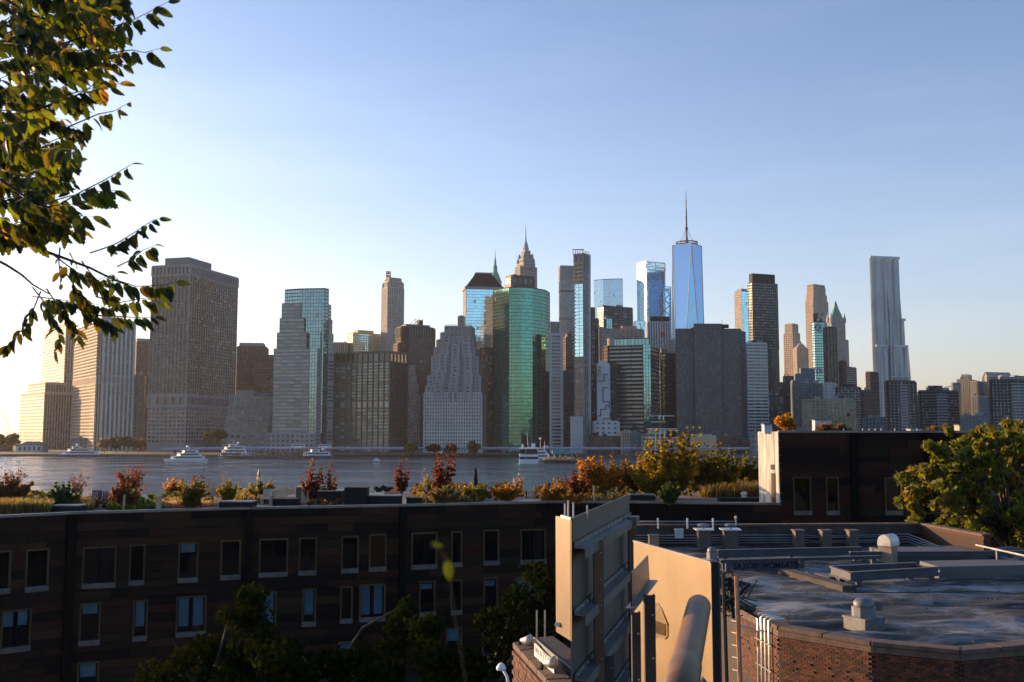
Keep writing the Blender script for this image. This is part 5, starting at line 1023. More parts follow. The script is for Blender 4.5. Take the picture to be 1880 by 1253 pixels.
# panels, laid in courses between the openings
RH = .52; pieces = []
def course(par, sa, sb, z0, z1):
    s = sa; zc = (z0+z1)/2
    cuts = sorted([(h[0]-.02, h[1]+.02) for h in holes if h[2] < zc < h[3]])+[(sb, sb)]
    for c0, c1 in cuts:
        if c1 < s: continue
        e1 = min(c0, sb)
        while s < e1-.15:
            L_ = random.choice([1.1, 1.6, 2.1, 2.1, 2.8, 3.4]); b_ = min(s+L_, e1)
            if e1-b_ < .5: b_ = e1
            for cc in cum:
                if s+.1 < cc < b_-.1: b_ = cc
            pieces.append((par, s+.012, b_-.012, z0+.012, z1-.012)); s = b_
        s = max(s, c1)
nrow = int((ZR-6)/RH)
for j in range(nrow): course(e_b, 0, S1, ZR-.05-(j+1)*RH, ZR-.05-j*RH)
for j in range(int((ZT-ZR+4)/RH)): course(e_r, S1, SE, ZT-.05-(j+1)*RH, ZT-.05-j*RH)
cnt = {e_b: 0, e_r: 0}; rest = {}; pcache = {}; last = {}
for (par, s0, s1, z0, z1) in pieces:
    A, d, n_ = at((s0+s1)/2); rr = random.random(); key0 = (par.name, round(z0, 2))
    mi = last[key0] if key0 in last and random.random() < .35 else random.choice([0, 0, 1, 1, 2, 3, 3, 4]); last[key0] = mi
    off = random.uniform(0, .02); w_ = s1-s0; q = A+n_*(off-.02)
    if cnt[par] < 300:
        cnt[par] += 1; wk = round(w_*10)/10
        if (wk, mi) not in pcache:
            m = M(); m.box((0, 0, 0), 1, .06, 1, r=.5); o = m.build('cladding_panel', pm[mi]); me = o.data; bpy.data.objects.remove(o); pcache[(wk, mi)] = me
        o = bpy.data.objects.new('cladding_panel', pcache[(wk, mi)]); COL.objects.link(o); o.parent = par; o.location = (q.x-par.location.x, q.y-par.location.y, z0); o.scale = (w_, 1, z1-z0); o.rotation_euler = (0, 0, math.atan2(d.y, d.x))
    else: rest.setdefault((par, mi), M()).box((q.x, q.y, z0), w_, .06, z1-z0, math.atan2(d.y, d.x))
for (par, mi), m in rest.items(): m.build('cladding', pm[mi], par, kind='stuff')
# roof slab of the garden
back = [at(s, -17.5 if s > 12 else -16)[0] for s in [0, 12, 24, 36, 48, S1]]; fr_ = [at(s, -.3)[0] for s in [0]+[c for c in cum if .1 < c < S1-.1]+[S1]]
m = M(); m.prism([*fr_, *back[::-1]], ZR-1.2, ZR-.12); m.build('roof_deck', m_roofdeck, e_b)
# raised block: roof and sunlit end wall
A, d, n_ = at(S1, 0); c0 = Vector((A.x, A.y)); c1 = Vector((TX(1393.5, 860)*71.3, 71.3)); r1_ = at(SE, -14)[0]
m_cwall, n, p, o = _new('board_concrete')
p.inputs['Roughness'].default_value = .8; t = n.nodes.new('ShaderNodeTexCoord'); z1 = n.nodes.new('ShaderNodeTexNoise'); mpn = n.nodes.new('ShaderNodeMapping'); mpn.inputs['Scale'].default_value = (3, 3, .25); n.links.new(t.outputs['Object'], mpn.inputs[0]); n.links.new(mpn.outputs[0], z1.inputs['Vector']); z1.inputs['Scale'].default_value = 1.5; z1.inputs['Detail'].default_value = 7
cr = n.nodes.new('ShaderNodeValToRGB'); cr.color_ramp.elements[0].position = .35; cr.color_ramp.elements[0].color = (.30, .29, .28, 1); cr.color_ramp.elements[1].position = .6; cr.color_ramp.elements[1].color = (.74, .68, .56, 1); n.links.new(z1.outputs[0], cr.inputs[0]); n.links.new(cr.outputs[0], p.inputs['Base Color'])
dd = (c1-c0); L_ = dd.length; dd.normalize(); nn = Vector((-dd.y, dd.x)) if Vector((-dd.y, dd.x)).x < 0 else Vector((dd.y, -dd.x))
for k in range(5):
    a, b_ = c0.lerp(c1, k/5+.004), c0.lerp(c1, (k+1)/5-.004)
    m = M(); m.prism([a+nn*.05, b_+nn*.05, b_-nn*.25, a-nn*.25][::-1] if (b_-a).cross(nn) > 0 else [a+nn*.05, b_+nn*.05, b_-nn*.25, a-nn*.25], ZR-.1, ZT+.03); m.build('concrete_panel', m_cwall, e_r)
m = M(); m.prism([c0+Vector((.4, .9)), at(SE, -.9)[0]+Vector((0, .4)), r1_, Vector((c1.x*86/71.3+.4, 86)), c1+Vector((.25, .1))], 2, ZT-.1); m.build('block_core', m_roofdeck, e_r)
q = c0.lerp(c1, .28)+nn*.06; m = M(); m.box((q.x, q.y, ZR+.1), .35, .05, 2.0, math.atan2(dd.y, dd.x)); m.build('door', m_frame, e_r); q = c0.lerp(c1, .3)+nn*.06; m = M(); m.box((q.x, q.y, ZR+2.35), .3, .06, .35, math.atan2(dd.y, dd.x)); m.build('vent_grille', m_frame, e_r)

# ------------------------------------------------------------------ roof garden
ZG = ZR-.1
def gp(x, y): return G(x, y, ZG)
def px(D): return D/F
rs = random.Random(11)
def shrub(label, x0, x1, ytop, ybase, mk, n=1500, size=.16, k=26, kind='shrub', seed=0, group='shrubs of the roof garden', spray=0, r=None, down=0, stretch=1.7, wild=1):
    n = int(n*1.7); size *= .72; k = int(k*1.6)
    b = gp((x0+x1)/2, ybase); D = b.y; h = (ybase-ytop)*px(D); w_ = (x1-x0)*px(D)/2; c = b+Vector((0, 0, h*.55))
    cl = sprigs(b, w_, h, int(k*.55), (r or w_*.17), seed)+clumps_in(b+Vector((0, 0, h*.4)), w_*.8, w_*.5, h*.25, k//4, (r or w_*.2), seed)
    q = random.Random(seed+1)
    for _ in range(spray):
        a = Vector((c.x+q.uniform(-.8, .8)*w_, c.y+q.uniform(-.4, .4), b.z+h*.5)); tip = a+Vector((q.uniform(-.25, .25)*w_, 0, h*q.uniform(.35, .62)))
        for t in range(6): cl.append((a.lerp(tip, t/5), w_*.10*(1-t/8)))
    return plant(kind, label, 'shrub' if kind == 'shrub' else kind.replace('_', ' '), b, cl, n, size, mk, 9, .03, seed, group, down=down, stretch=stretch)
SH = [("big russet shrub at the left edge of the roof garden", -15, 62, 872, 932, 'russet', 3200, .17, 4), ("loose red-tipped shrub top at the far left edge", 0, 55, 846, 905, 'red', 300, .14, 5), ("dark green shrub left of the roof chairs", 82, 150, 882, 932, 'green', 2200, .16, 0), ("thin red shoots above the dark green shrub", 118, 162, 855, 912, 'red', 160, .14, 2), ("russet green shrub behind the gold slat screen", 196, 262, 880, 934, 'russet', 2200, .16, 2), ("bright red tree crown above the gold slat screen", 208, 268, 848, 905, 'red', 900, .15, 4), ("orange shrub with a feathery left arm", 294, 350, 876, 915, 'orange', 900, .15, 2), ("dark green bush under the feathery orange shrub", 320, 390, 885, 934, 'olive', 2600, .16, 3), ("purplish bare-topped shrub beside the wooden post", 345, 385, 862, 925, 'russet', 500, .13, 6), ("round yellow shrub above the long grey planter", 396, 438, 880, 924, 'yellow', 1500, .15, 3), ("round yellow green shrub below the beacon", 456, 504, 879, 922, 'yellow', 1900, .15, 5), ("wiry red shrub in front of the wooden cubicle", 545, 600, 850, 925, 'red', 1300, .15, 9), ("second wiry red shrub with a bare stem before the dark box", 585, 622, 855, 925, 'red', 700, .14, 6), ("narrow red shrub by the cream fence", 720, 756, 846, 912, 'red', 1100, .14, 7), ("tall thin red shrub in the middle of the roof", 786, 840, 828, 918, 'red', 1700, .16, 12), ("dark green undergrowth at the foot of the tall red shrub", 806, 838, 885, 922, 'green', 700, .14, 0), ("yellow green wispy bush left of the tall red shrub", 770, 802, 868, 915, 'yellow', 800, .13, 5), ("long golden hedge in front of the closed parasol", 846, 905, 888, 922, 'yellow', 2800, .13, 6), ("orange green hedge right of the closed parasol", 895, 963, 886, 921, 'orange', 2800, .13, 7), ("low orange grass clump left of the golden hedge", 775, 850, 893, 926, 'grass', 1800, .12, 4), ("pink plumed bush on the water side of the hedge", 938, 966, 871, 905, 'pink', 300, .14, 3), ("orange mound right of the brown glass fence", 990, 1048, 884, 922, 'orange', 2200, .15, 3), ("dark red bush over the orange mound", 1018, 1062, 872, 905, 'russet', 700, .15, 5),
 ("red leaning bush at the left of the big autumn thicket", 1040, 1085, 862, 918, 'red', 1300, .16, 5), ("small orange bush at the foot of the bent metal screen", 1030, 1075, 895, 928, 'orange', 900, .14, 1)]
for i, (lab, x0, x1, yt, yb, mk, nl, sz, sp) in enumerate(SH): shrub(lab, x0, x1, yt, yb, mk, nl, sz, 16, seed=100+i, spray=sp)
BIG = [("orange and yellow tree at the left of the autumn thicket", 1058, 1150, 832, 925, 'orange', 5200, 3), ("brownish pink bare-branched bush in the autumn thicket", 1118, 1208, 832, 922, 'brown', 2800, 8), ("low yellow bush between the brown bush and the willow", 1155, 1250, 842, 926, 'yellow', 3000, 3), ("tall feathery golden willow-like bush", 1172, 1290, 800, 925, 'yellow', 7500, 26), ("second feathery golden bush right of the tallest", 1235, 1335, 815, 920, 'olive', 4200, 16), ("dark green tree right of the golden bushes", 1295, 1368, 822, 915, 'autumn', 4200, 2), ("green tree touching the sunlit concrete wall", 1340, 1402, 830, 910, 'autumn', 3600, 2), ("bright yellow low bush before the dark green tree", 1330, 1372, 858, 892, 'yellow', 500, 0), ("red bush in the heart of the golden thicket", 1236, 1266, 862, 902, 'red', 500, 2), ("green bush in front of the golden thicket", 1208, 1250, 886, 928, 'green', 1500, 1)]
for i, (lab, x0, x1, yt, yb, mk, nl, sp) in enumerate(BIG):
    b = gp((x0+x1)/2, yb-(10 if i < 7 else 0)); shrub(lab, x0, x1, yt, yb-(10 if i < 7 else 0), mk, nl, .2, 26, seed=200+i, spray=sp, kind='shrub' if i > 6 else 'small_tree', group='autumn thicket on the roof', r=(x1-x0)*px(b.y)/2*.19)
# golden grasses: blades one cannot count
def grass(label, x0, x1, y0, y1, h, mk, n, seed):
    rg = random.Random(seed); m = M()
    for _ in range(n):
        p = gp(rg.uniform(x0, x1), rg.uniform(y0, y1)); a = rg.uniform(0, 6.28); l = h*rg.uniform(.5, 1.2); t = Vector((cos(a)*l*.35, sin(a)*l*.35, l)); s = Vector((-sin(a), cos(a), 0))*.025; m.q(p-s, p+s, p+t*.6+s*1.3, p+t, p+t*.6-s*1.3)
    o = m.build('ornamental_grass', m_lf[mk]); o['kind'] = 'stuff'; o['label'] = label
grass('brown grasses along the left parapet', -10, 92, 936, 944, .75, 'grass', 5000, 1); grass('thin pale grass between the planters', 150, 172, 925, 938, .6, 'grass', 700, 2); grass('mauve grass in front of the olive bush', 285, 400, 925, 934, .5, 'pink', 2200, 3); grass('gold grass right of the round yellow shrub', 430, 500, 912, 925, .6, 'grass', 1400, 4); grass('pale grass around the tall red shrub', 760, 880, 905, 924, .6, 'grass', 4200, 5); grass('golden grass before the concrete wall', 1285, 1398, 893, 914, .9, 'grass', 6000, 6); grass('grass tufts along the parapet middle', 990, 1150, 910, 922, .5, 'grass', 2600, 7); grass('low green grass near the gold slat screen', 196, 300, 925, 937, .35, 'green', 2500, 8)
# mixed low planting that fills the beds between the larger shrubs
def bed(label, x0, x1, y0, y1, h, mk, n, seed, k=60):
    rg = random.Random(seed); cl = []
    for _ in range(k): q = gp(rg.uniform(x0, x1), rg.uniform(y0, y1)); cl.append((q+Vector((0, 0, h*rg.uniform(.1, .8))), rg.uniform(.10, .26)))
    foliage('bed_planting', m_lf[mk], None, cl, n, .10, seed, label=label)
bed('mixed olive planting along the left beds of the roof garden', -10, 90, 915, 930, .8, 'olive', 3500, 31); bed('low russet planting between the dark green shrub and the red tree', 140, 215, 920, 934, .6, 'russet', 1600, 32, 30); bed('low green planting from the gold screen to the long grey planter', 240, 400, 915, 932, .7, 'green', 4200, 33, 80); bed('dry yellow planting around the round yellow shrubs', 395, 500, 905, 922, .7, 'yellow', 2600, 34, 50); bed('dark undergrowth in front of the wooden cubicles', 545, 630, 918, 930, .5, 'russet', 1500, 35, 30); bed('pale brown planting around the tall red shrub', 755, 880, 896, 920, .8, 'brown', 4500, 36, 90); bed('olive planting under the hedge', 850, 965, 900, 920, .8, 'olive', 3200, 37, 70); bed('rust coloured planting around the orange mound', 985, 1070, 898, 922, .9, 'russet', 3200, 38, 60); bed('dense mixed undergrowth of the autumn thicket', 1060, 1290, 885, 920, 1.6, 'olive', 9000, 39, 150); bed('golden undergrowth at the right of the thicket', 1180, 1398, 870, 905, 1.6, 'yellow', 6500, 40, 120)
# furniture
m_dk = mat('planter_dark', (.018, .018, .02), .8, ns=1, spec=.2); m_tk = mat('teak_weathered', (.42, .33, .22), .7, ns=2, na=.3, vary=.15); m_gt = mat('planter_top_zinc', (.15, .16, .18), .6, ns=1); m_navy = mat('chair_navy', (.03, .035, .07), .5); m_blk = mat('cloth_black', (.012, .012, .013), .9)
def pbox(name, label, cat, x0, x1, yt, yb, depth=1.2, mt=None, topm=None, slats=0, group=None, sl_mat=None):
    a, b_ = gp(x0, yb), gp(x1, yb); D = min(a.y, b_.y); w_ = b_.x-a.x; h = (yb-yt)*px(D); c = Vector(((a.x+b_.x)/2, D+depth/2, ZG)); e = thing(name, label, cat, (c.x, c.y, ZG), group); m = M(); m.box(c, w_, depth, h-.04); m.build('box', mt or m_dk, e)
    m = M(); m.box(c+Vector((0, 0, h-.04)), w_+.08, depth+.08, .06); m.build('lid', topm or m_gt, e)
    for k in range(slats): m = M(); z_ = h*(k+.5)/slats; m.box(c+Vector((0, -depth/2-.03, z_-h*.32/slats)), w_-.02, .05, h*.64/slats); m.build('slat', sl_mat or m_dk, e)
    return e
pbox('planter_box', 'dark planter with grey lid right of the brown grasses', 'planter', 92, 146, 929, 943, 1.1, group='planters')
pbox('planter_box', 'long dark planter with pale lid under the round yellow shrub', 'planter', 402, 462, 922, 937, 1.3, group='planters')
pbox('planter_box', 'dark slatted planter left of the red shrubs', 'planter', 500, 545, 917, 932, 1.0, m_dk, m_dk, 4, 'planters'); pbox('planter_box', 'small dark slatted planter right of the cream fence', 'planter', 746, 773, 915, 928, .9, m_dk, m_dk, 4, 'planters')
pbox('storage_box', 'dark slatted storage box right of the wooden cubicle', 'storage box', 632, 673, 897, 928, 1.2, m_dk, m_dk, 7); pbox('low_bench_box', 'long low dark bench box under the black cloth', 'bench', 673, 735, 911, 927, 1.3, m_dk, m_gt)
pbox('planter_box', 'dark box with pale edges right of the bent metal screen', 'planter', 1160, 1203, 909, 922, 1.2, m_dk, m_gt, group='planters'); pbox('deck_bench', 'long dark timber bench below the golden grass', 'bench', 1322, 1410, 916, 924, 1.0, m_dk, m_dk)
pbox('wooden_cubicle', 'pale wooden cubicle with a dark front behind the wiry red shrub', 'shed', 584, 626, 902, 926, 1.6, m_dk, m_tk); pbox('wooden_cubicle', 'open wooden screen box left of the dark fronted cubicle', 'shed', 543, 582, 895, 924, 1.6, mat('screen_grey', (.12, .11, .10), .7), m_tk)
def fence(label, x0, y0, x1, y1, h, n=6, vertical=False, mt=None, dz=.35):
    a, b_ = gp(x0, y0), gp(x1, y1); a = Vector((a.x, a.y, ZG)); b_ = Vector((b_.x, b_.y, ZG)); e = thing('slat_screen', label, 'screen', a, 'timber screens on the roof')
    for k in range(n):
        m = M()
        if vertical: q = a.lerp(b_, (k+.5)/n); m.bar(q, q+Vector((0, 0, h)), (b_-a).length/n*.85, .04, up=(b_-a).normalized())
        else: z_ = h*(k+.5)/n; m.bar(a+Vector((0, 0, z_)), b_+Vector((0, 0, z_)), .04, h/n*.7)
        m.build('slat', mt or m_tk, e)
    for q in (a, b_): m = M(); m.bar(q, q+Vector((0, 0, h)), .08, .08); m.build('post', mt or m_tk, e)
fence('narrow gold-lit slatted screen in front of the russet shrub', 227, 937, 238, 928, .95, 9); fence('white slatted screen left of the grey slatted planter', 497, 925, 527, 912, .85, 7); fence('cream board fence behind the narrow red shrub', 709, 911, 737, 905, .75, 8, True)
fence('cream wall of boards left of the round yellow shrub', 372, 915, 398, 908, .6, 6, True); fence('pale board side of the wooden cubicle', 565, 926, 584, 915, .95, 5, True); fence('small leaning timber gate left of the orange mound', 992, 922, 1000, 912, .8, 5); fence('brown low fence between hedge and orange mound', 966, 915, 980, 915, .55, 5, True, m_dk); fence('pale boards beside the long grey planter', 520, 908, 540, 906, .4, 4, True)
def post(label, x, yt, yb, w_=.16): b = gp(x, yb); e = thing('timber_post', label, 'post', b, 'posts on the roof'); h = (yb-yt)*px(b.y); m = M(); m.box(b, w_, w_, h); m.build('shaft', m_tk, e); m = M(); m.box(b+Vector((0, 0, h)), w_*1.4, w_*1.4, .06); m.build('cap', m_tk, e)
for l_, x, yt, yb, w_ in (('short thick timber bollard left of the olive bush', 291, 913, 939, .25), ('tall red brown post by the purplish shrub', 382, 880, 910, .2), ('sunlit post left of the tall red shrub', 782, 892, 924, .16), ('white post right of the brown low fence', 981, 893, 918, .1), ('short pale post in the orange mound', 1040, 893, 912, .12), ('pale green post before the orange tree', 1091, 895, 922, .14), ('red brown stub post left of the bent metal screen', 1117, 903, 920, .14)): post(l_, x, yt, yb, w_)
# navy chairs and table
def garden_chair(x, y, label, rz=0, mt=None):
    c = gp(x, y); e = thing('garden_chair', label, 'chair', c, 'chairs in the roof garden'); mt = mt or m_navy
    m = M(); m.box(c+Vector((0, 0, .38)), .62, .55, .05); m.build('seat', mt, e); m = M()
    for k in range(5): m.bar(c+Vector((-.26+k*.13, .27, .4)), c+Vector((-.28+k*.14, .42, 1.05)), .1, .03)
    m.build('backrest', mt, e, kind='stuff')
    for s in (-1, 1):
        m = M(); m.box(c+Vector((s*.34, 0, .6)), .1, .65, .04); m.build('armrest', mt, e)
        for t in (-.25, .25): m = M(); m.box(c+Vector((s*.3, t, 0)), .06, .06, .6); m.build('leg', mt, e)
garden_chair(185, 932, 'navy garden chair with slatted back at the roof edge'); garden_chair(173, 929, 'second navy garden chair half behind the first', 0)
garden_chair(489, 926, 'white framed garden chair with a blue cushion by the yellow green shrub', 0, mat('chair_white', (.5, .45, .4), .6))
# black cloth, dome vent, parasol
c = gp(702, 914)+Vector((0, .4, .62)); m = M(); cl = []
for i in range(9): cl.append((c.x-.8+.2*i, c.y+random.uniform(-.15, .15), c.z+.05*random.random()))
m.tube([Vector(q)+Vector((0, 0, .1*sin(i_*1.9))) for i_, q in enumerate(cl)], [.06, .15, .2, .16, .22, .2, .17, .12, .05], 8); tag(recenter(m.build('crumpled_cloth', m_blk, smooth=True), c), 'black crumpled cloth lying on the long low bench box', 'cloth')
b = gp(873, 906); k = px(b.y); e = thing('closed_parasol', 'closed black parasol standing at the water edge of the roof', 'parasol', b); h = (906-860)*k; m = M(); m.tube([b, b+Vector((0, 0, h))], .03, 6); m.build('pole', m_dk, e)
m = M(); m.lathe(b+Vector((0, 0, h*.14)), [(.10, 0), (.19, .1), (.2, h*.4), (.13, h*.66), (.10, h*.7), (.14, h*.74), (.05, h*.84), (.02, h*.87)], 9); m.build('canopy', m_blk, e); m = M(); m.box(b, .5, .5, .08); m.build('base', m_dk, e)
b = gp(1366, 914); e = thing('dome_vent', 'small white dome vent beside the long timber bench', 'roof vent', b); m = M(); m.lathe(b, [(.22, 0), (.22, .25), (.3, .27), (.25, .38), (.1, .46), (.01, .48)], 12); m.build('dome', m_wh, e)
# things on the raised block roof
def gt(x, dd=0.6): d_ = FP_[8].y+dd; return Vector((TX(x, 793)*d_, d_, ZT-.1))
b = gt(1442, 2); plant('shrub', 'wild red and yellow shrub on top of the raised block', 'shrub', b, clumps_in(b+Vector((0, 0, .75)), .65, .5, .55, 12, .3, 7)+[(b+Vector((random.uniform(-.5, .4), 0, random.uniform(.8, 1.5))), .15) for _ in range(8)], 1300, .13, 'orange', 8, .03, 7, None)
for x0, x1, sd in ((1690, 1765, 1), (1500, 1530, 2), (1520, 1560, 4)): b = gt((x0+x1)/2, 6); plant('shrub', ['long dry brown brush on the raised roof left of the big tree', 'small dry tuft above the second block window', '', 'small dry tuft right of the roof skylight'][sd-1], 'shrub', b, clumps_in(b+Vector((0, 0, .3)), (x1-x0)*px(74)/2, .5, .3, 12, .3, 70+sd), 700, .12, 'brown', 6, .02, 70+sd, 'shrubs on the raised roof')
def rbox(name, label, cat, x0, x1, h, dd, mt): a, b_ = gt(x0, dd), gt(x1, dd); c = (a+b_)/2; e = thing(name, label, cat, c); m = M(); m.box(c, b_.x-a.x, .8, h); m.build('body', mt, e); m = M(); m.box(c+Vector((0, 0, h)), b_.x-a.x+.1, .9, .06); m.build('cap', m_gt, e)
m_lb = mat('unit_pale_blue', (.45, .5, .6), .5, ns=1)
rbox('equipment_cabinet', 'small pale blue cabinet on the corner of the concrete wall', 'cabinet', 1401, 1415, .62, 1.2, m_lb); rbox('skylight_unit', 'white rooftop unit right of the wild shrub', 'rooftop unit', 1494, 1524, 1.05, 12, m_lb); rbox('skylight_unit', 'long low pale roof unit left of the white rooftop unit', 'rooftop unit', 1455, 1490, .55, 14, m_gt); rbox('vent_stack', 'thin pale stack on the raised roof near the big tree', 'stack', 1757, 1760, .55, 1.0, m_tk); rbox('skylight_unit', 'small white units on the raised roof at the middle', 'rooftop unit', 1668, 1690, .3, 6, m_lb)
for i, x in enumerate((1549, 1584, 1596, 1607, 1618, 1643, 1684)):
    b = gt(x, .2); m = M(); m.tube([b, b+Vector((0, 0, .25))], .03, 6); m.lathe(b+Vector((0, 0, .25)), [(.03, 0), (.05, .03), (.03, .08), (.005, .09)], 6); o = tag(recenter(m.build('roof_stud_light', m_wh), b), 'pale roof edge stud light, '+['leftmost of the row', 'second from the left', 'third from the left', 'middle of the row', 'third from the right', 'second from the right', 'rightmost beside the big tree'][i], 'light', 'stud lights along the raised roof edge')
# ================================================================== dark street trees, lamp, big tree at right
def big_tree(label, outline, D, mk, n, size, seed, base_z=0, trunk=None, r=.55, nk=90, group=None, limbs=5, tx=None):
    """outline: list of (x, ytop, ybottom) picture columns of the crown, turned into a crown of real depth at distance D"""
    rg = random.Random(seed); cl = []
    for _ in range(nk):
        x0, yt, yb = rg.choice(outline); x = x0+rg.uniform(-14, 14); y = rg.uniform(yt, yb); d_ = D+rg.uniform(-1, 1)*2.2; c = P(x, y, d_); rr = r*rg.uniform(.6, 1.3); c.z -= rr*.5 if y < yt+15 else 0; cl.append((c, rr))
    cx = tx if tx is not None else sum(c.x for c, _ in cl)/len(cl); base = Vector((cx, D, base_z)); e = thing('tree', label, 'tree', base, group)
    zc = min(c.z for c, _ in cl); top = Vector((cx, D, zc+1)); m = M(); m.tube([base, base.lerp(top, .5)+Vector((.15, .1, 0)), top], [.26, .2, .16], 8); m.build('trunk', m_bark, e, smooth=True)
    for c, rr in rg.sample(cl, limbs):
        mid = top.lerp(c, .5)+Vector((rg.uniform(-.3, .3), rg.uniform(-.3, .3), .4)); m = M(); m.tube([top-Vector((0, 0, rg.uniform(0, 1.5))), mid, c], [.11, .06, .02], 6); m.build('limb', m_bark, e, smooth=True)
    foliage('crown', m_lf[mk], e, cl, n, size, seed); return e
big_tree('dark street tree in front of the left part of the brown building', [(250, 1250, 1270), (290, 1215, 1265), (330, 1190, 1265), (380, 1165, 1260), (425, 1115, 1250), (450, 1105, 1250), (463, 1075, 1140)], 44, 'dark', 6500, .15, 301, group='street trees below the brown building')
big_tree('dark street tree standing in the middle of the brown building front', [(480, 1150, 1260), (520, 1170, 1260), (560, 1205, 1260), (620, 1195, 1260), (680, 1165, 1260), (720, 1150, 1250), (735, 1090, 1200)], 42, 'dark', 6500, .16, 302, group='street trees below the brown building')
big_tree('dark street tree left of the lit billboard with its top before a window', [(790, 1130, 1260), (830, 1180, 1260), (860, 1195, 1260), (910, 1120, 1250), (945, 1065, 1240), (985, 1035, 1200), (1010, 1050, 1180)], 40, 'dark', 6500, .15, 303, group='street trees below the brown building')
c = P(921, 1224, 26); e = thing('street_lamp', 'pale curved street lamp head at the bottom left of the billboard', 'street lamp', (P(934, 1253, 26).x, 26, 0)); m = M(); b = P(934, 1262, 26); m.tube([(b.x, 26, 0), (b.x, 26, b.z), P(931, 1243, 26), P(924, 1230, 26)], [.07, .05, .04, .04], 8); m.build('pole', m_wh, e, smooth=True)
m = M(); m.lathe(P(920, 1232, 26), [(.03, 0), (.12, .02), (.13, .08), (.08, .16), (.03, .2)], 10); m.build('lamp_head', m_wh, e, smooth=True)
m_bark2 = m_bark
big_tree('large sunlit yellow green tree at the right edge beyond the roof', [(1665, 870, 930), (1690, 850, 960), (1715, 800, 900), (1730, 785, 980), (1760, 830, 985), (1775, 800, 960), (1800, 790, 985), (1815, 775, 960), (1840, 762, 990), (1860, 755, 960), (1885, 750, 1010), (1900, 760, 1010), (1870, 930, 1010), (1790, 900, 975), (1740, 880, 985), (1840, 850, 900)], 52, 'autumn', 19000, .18, 304, tx=P(1850, 900, 52).x, r=.40, nk=190, limbs=26)
# ================================================================== brick building with the grey membrane roof
ZF = 17.0
m_mem, n, p, o = _new('roof_membrane')
t = n.nodes.new('ShaderNodeTexCoord'); mp1 = n.nodes.new('ShaderNodeMapping'); mp1.inputs['Scale'].default_value = (.5, 1.0, 1); n.links.new(t.outputs['Object'], mp1.inputs[0])
z1 = n.nodes.new('ShaderNodeTexNoise'); z1.inputs['Scale'].default_value = .8; z1.inputs['Detail'].default_value = 12; z1.inputs['Roughness'].default_value = .72; z1.inputs['Distortion'].default_value = .6; n.links.new(mp1.outputs[0], z1.inputs['Vector'])
cr = n.nodes.new('ShaderNodeValToRGB'); E_ = cr.color_ramp.elements; E_[0].position = .38; E_[0].color = (.010, .010, .009, 1); E_[1].position = .47; E_[1].color = (.030, .028, .025, 1); E_.new(.52).color = (.085, .083, .085, 1); E_.new(.64).color = (.23, .23, .24, 1)
n.links.new(z1.outputs[0], cr.inputs[0]); n.links.new(cr.outputs[0], p.inputs['Base Color'])
r = n.nodes.new('ShaderNodeMapRange'); r.inputs[1].default_value = .35; r.inputs[2].default_value = .6; r.inputs[3].default_value = .85; r.inputs[4].default_value = .55; n.links.new(z1.outputs[0], r.inputs[0]); n.links.new(r.outputs[0], p.inputs['Roughness'])
z3 = n.nodes.new('ShaderNodeTexNoise'); z3.inputs['Scale'].default_value = 9; z3.inputs['Detail'].default_value = 6; n.links.new(t.outputs['Object'], z3.inputs['Vector']); b = n.nodes.new('ShaderNodeBump'); b.inputs['Strength'].default_value = .5; b.inputs['Distance'].default_value = .02; n.links.new(z3.outputs[0], b.inputs['Height']); n.links.new(b.outputs[0], p.inputs['Normal'])
m_gal = mat('galvanised_steel', (.20, .21, .23), .5, metal=.5, ns=2, na=.25); m_galw = mat('duct_white_metal', (.62, .58, .52), .4, metal=.3, ns=2); m_vent = mat('vent_weathered_zinc', (.15, .15, .165), .55, metal=.3, ns=5, na=.35, dirt=((.07, .06, .05), 4, .6)); m_conb = mat('parapet_concrete', (.065, .055, .048), .9, ns=1.5, na=.5, dirt=((.03, .03, .028), 2.5, .8)); m_stone = mat('cap_stone', (.13, .08, .058), .85, ns=4, na=.35, dirt=((.04, .035, .03), 3, .7), bump=.5)
m_mort = mat('mortar', (.05, .036, .028), .95, ns=6, na=.4); m_bxb = mat('box_brown_metal', (.10, .075, .06), .6, ns=3, dirt=((.06, .05, .04), 3, .6)); m_beam = mat('beam_bluegrey', (.045, .05, .075), .55, ns=2, na=.3); m_wht2 = mat('curb_grey', (.11, .11, .12), .7, ns=2, na=.3, dirt=((.06, .06, .06), 2, .6)); m_black = mat('black_paint', (.006, .006, .006), .8)
rf = lambda x, y, z=ZF: G(x, y, z)
cap = [(1352, 1112), (1430, 1150), (1600, 1178), (1762, 1193), (1905, 1181)]; CZ = 17.5
cp = [G(x, y, CZ) for x, y in cap]
far_l, far_r = Vector((5.2, 44.6, ZF)), Vector((TX(1690, 960)*45.6, 45.6, ZF))
base = rf(1600, 1100); e_k = thing('brick_roof_building', 'brick building at lower right with a stained grey roof and stone-capped parapet', 'building', (base.x, base.y, 0))
e_k['kind'] = 'structure' if False else 'thing'
# outline of the roof: near cap polyline, right side far out, far wall
outl = [Vector((cp[0].x-.0, cp[0].y, 0)), *cp[1:4], cp[4], Vector((26, 24, 0)), Vector((24.5, 41, 0)), far_r, far_l, rf(1305, 1040)]
m = M(); m.prism([(q.x, q.y) for q in outl], 6, ZF-.06); m.build('building_core', m_mort, e_k)
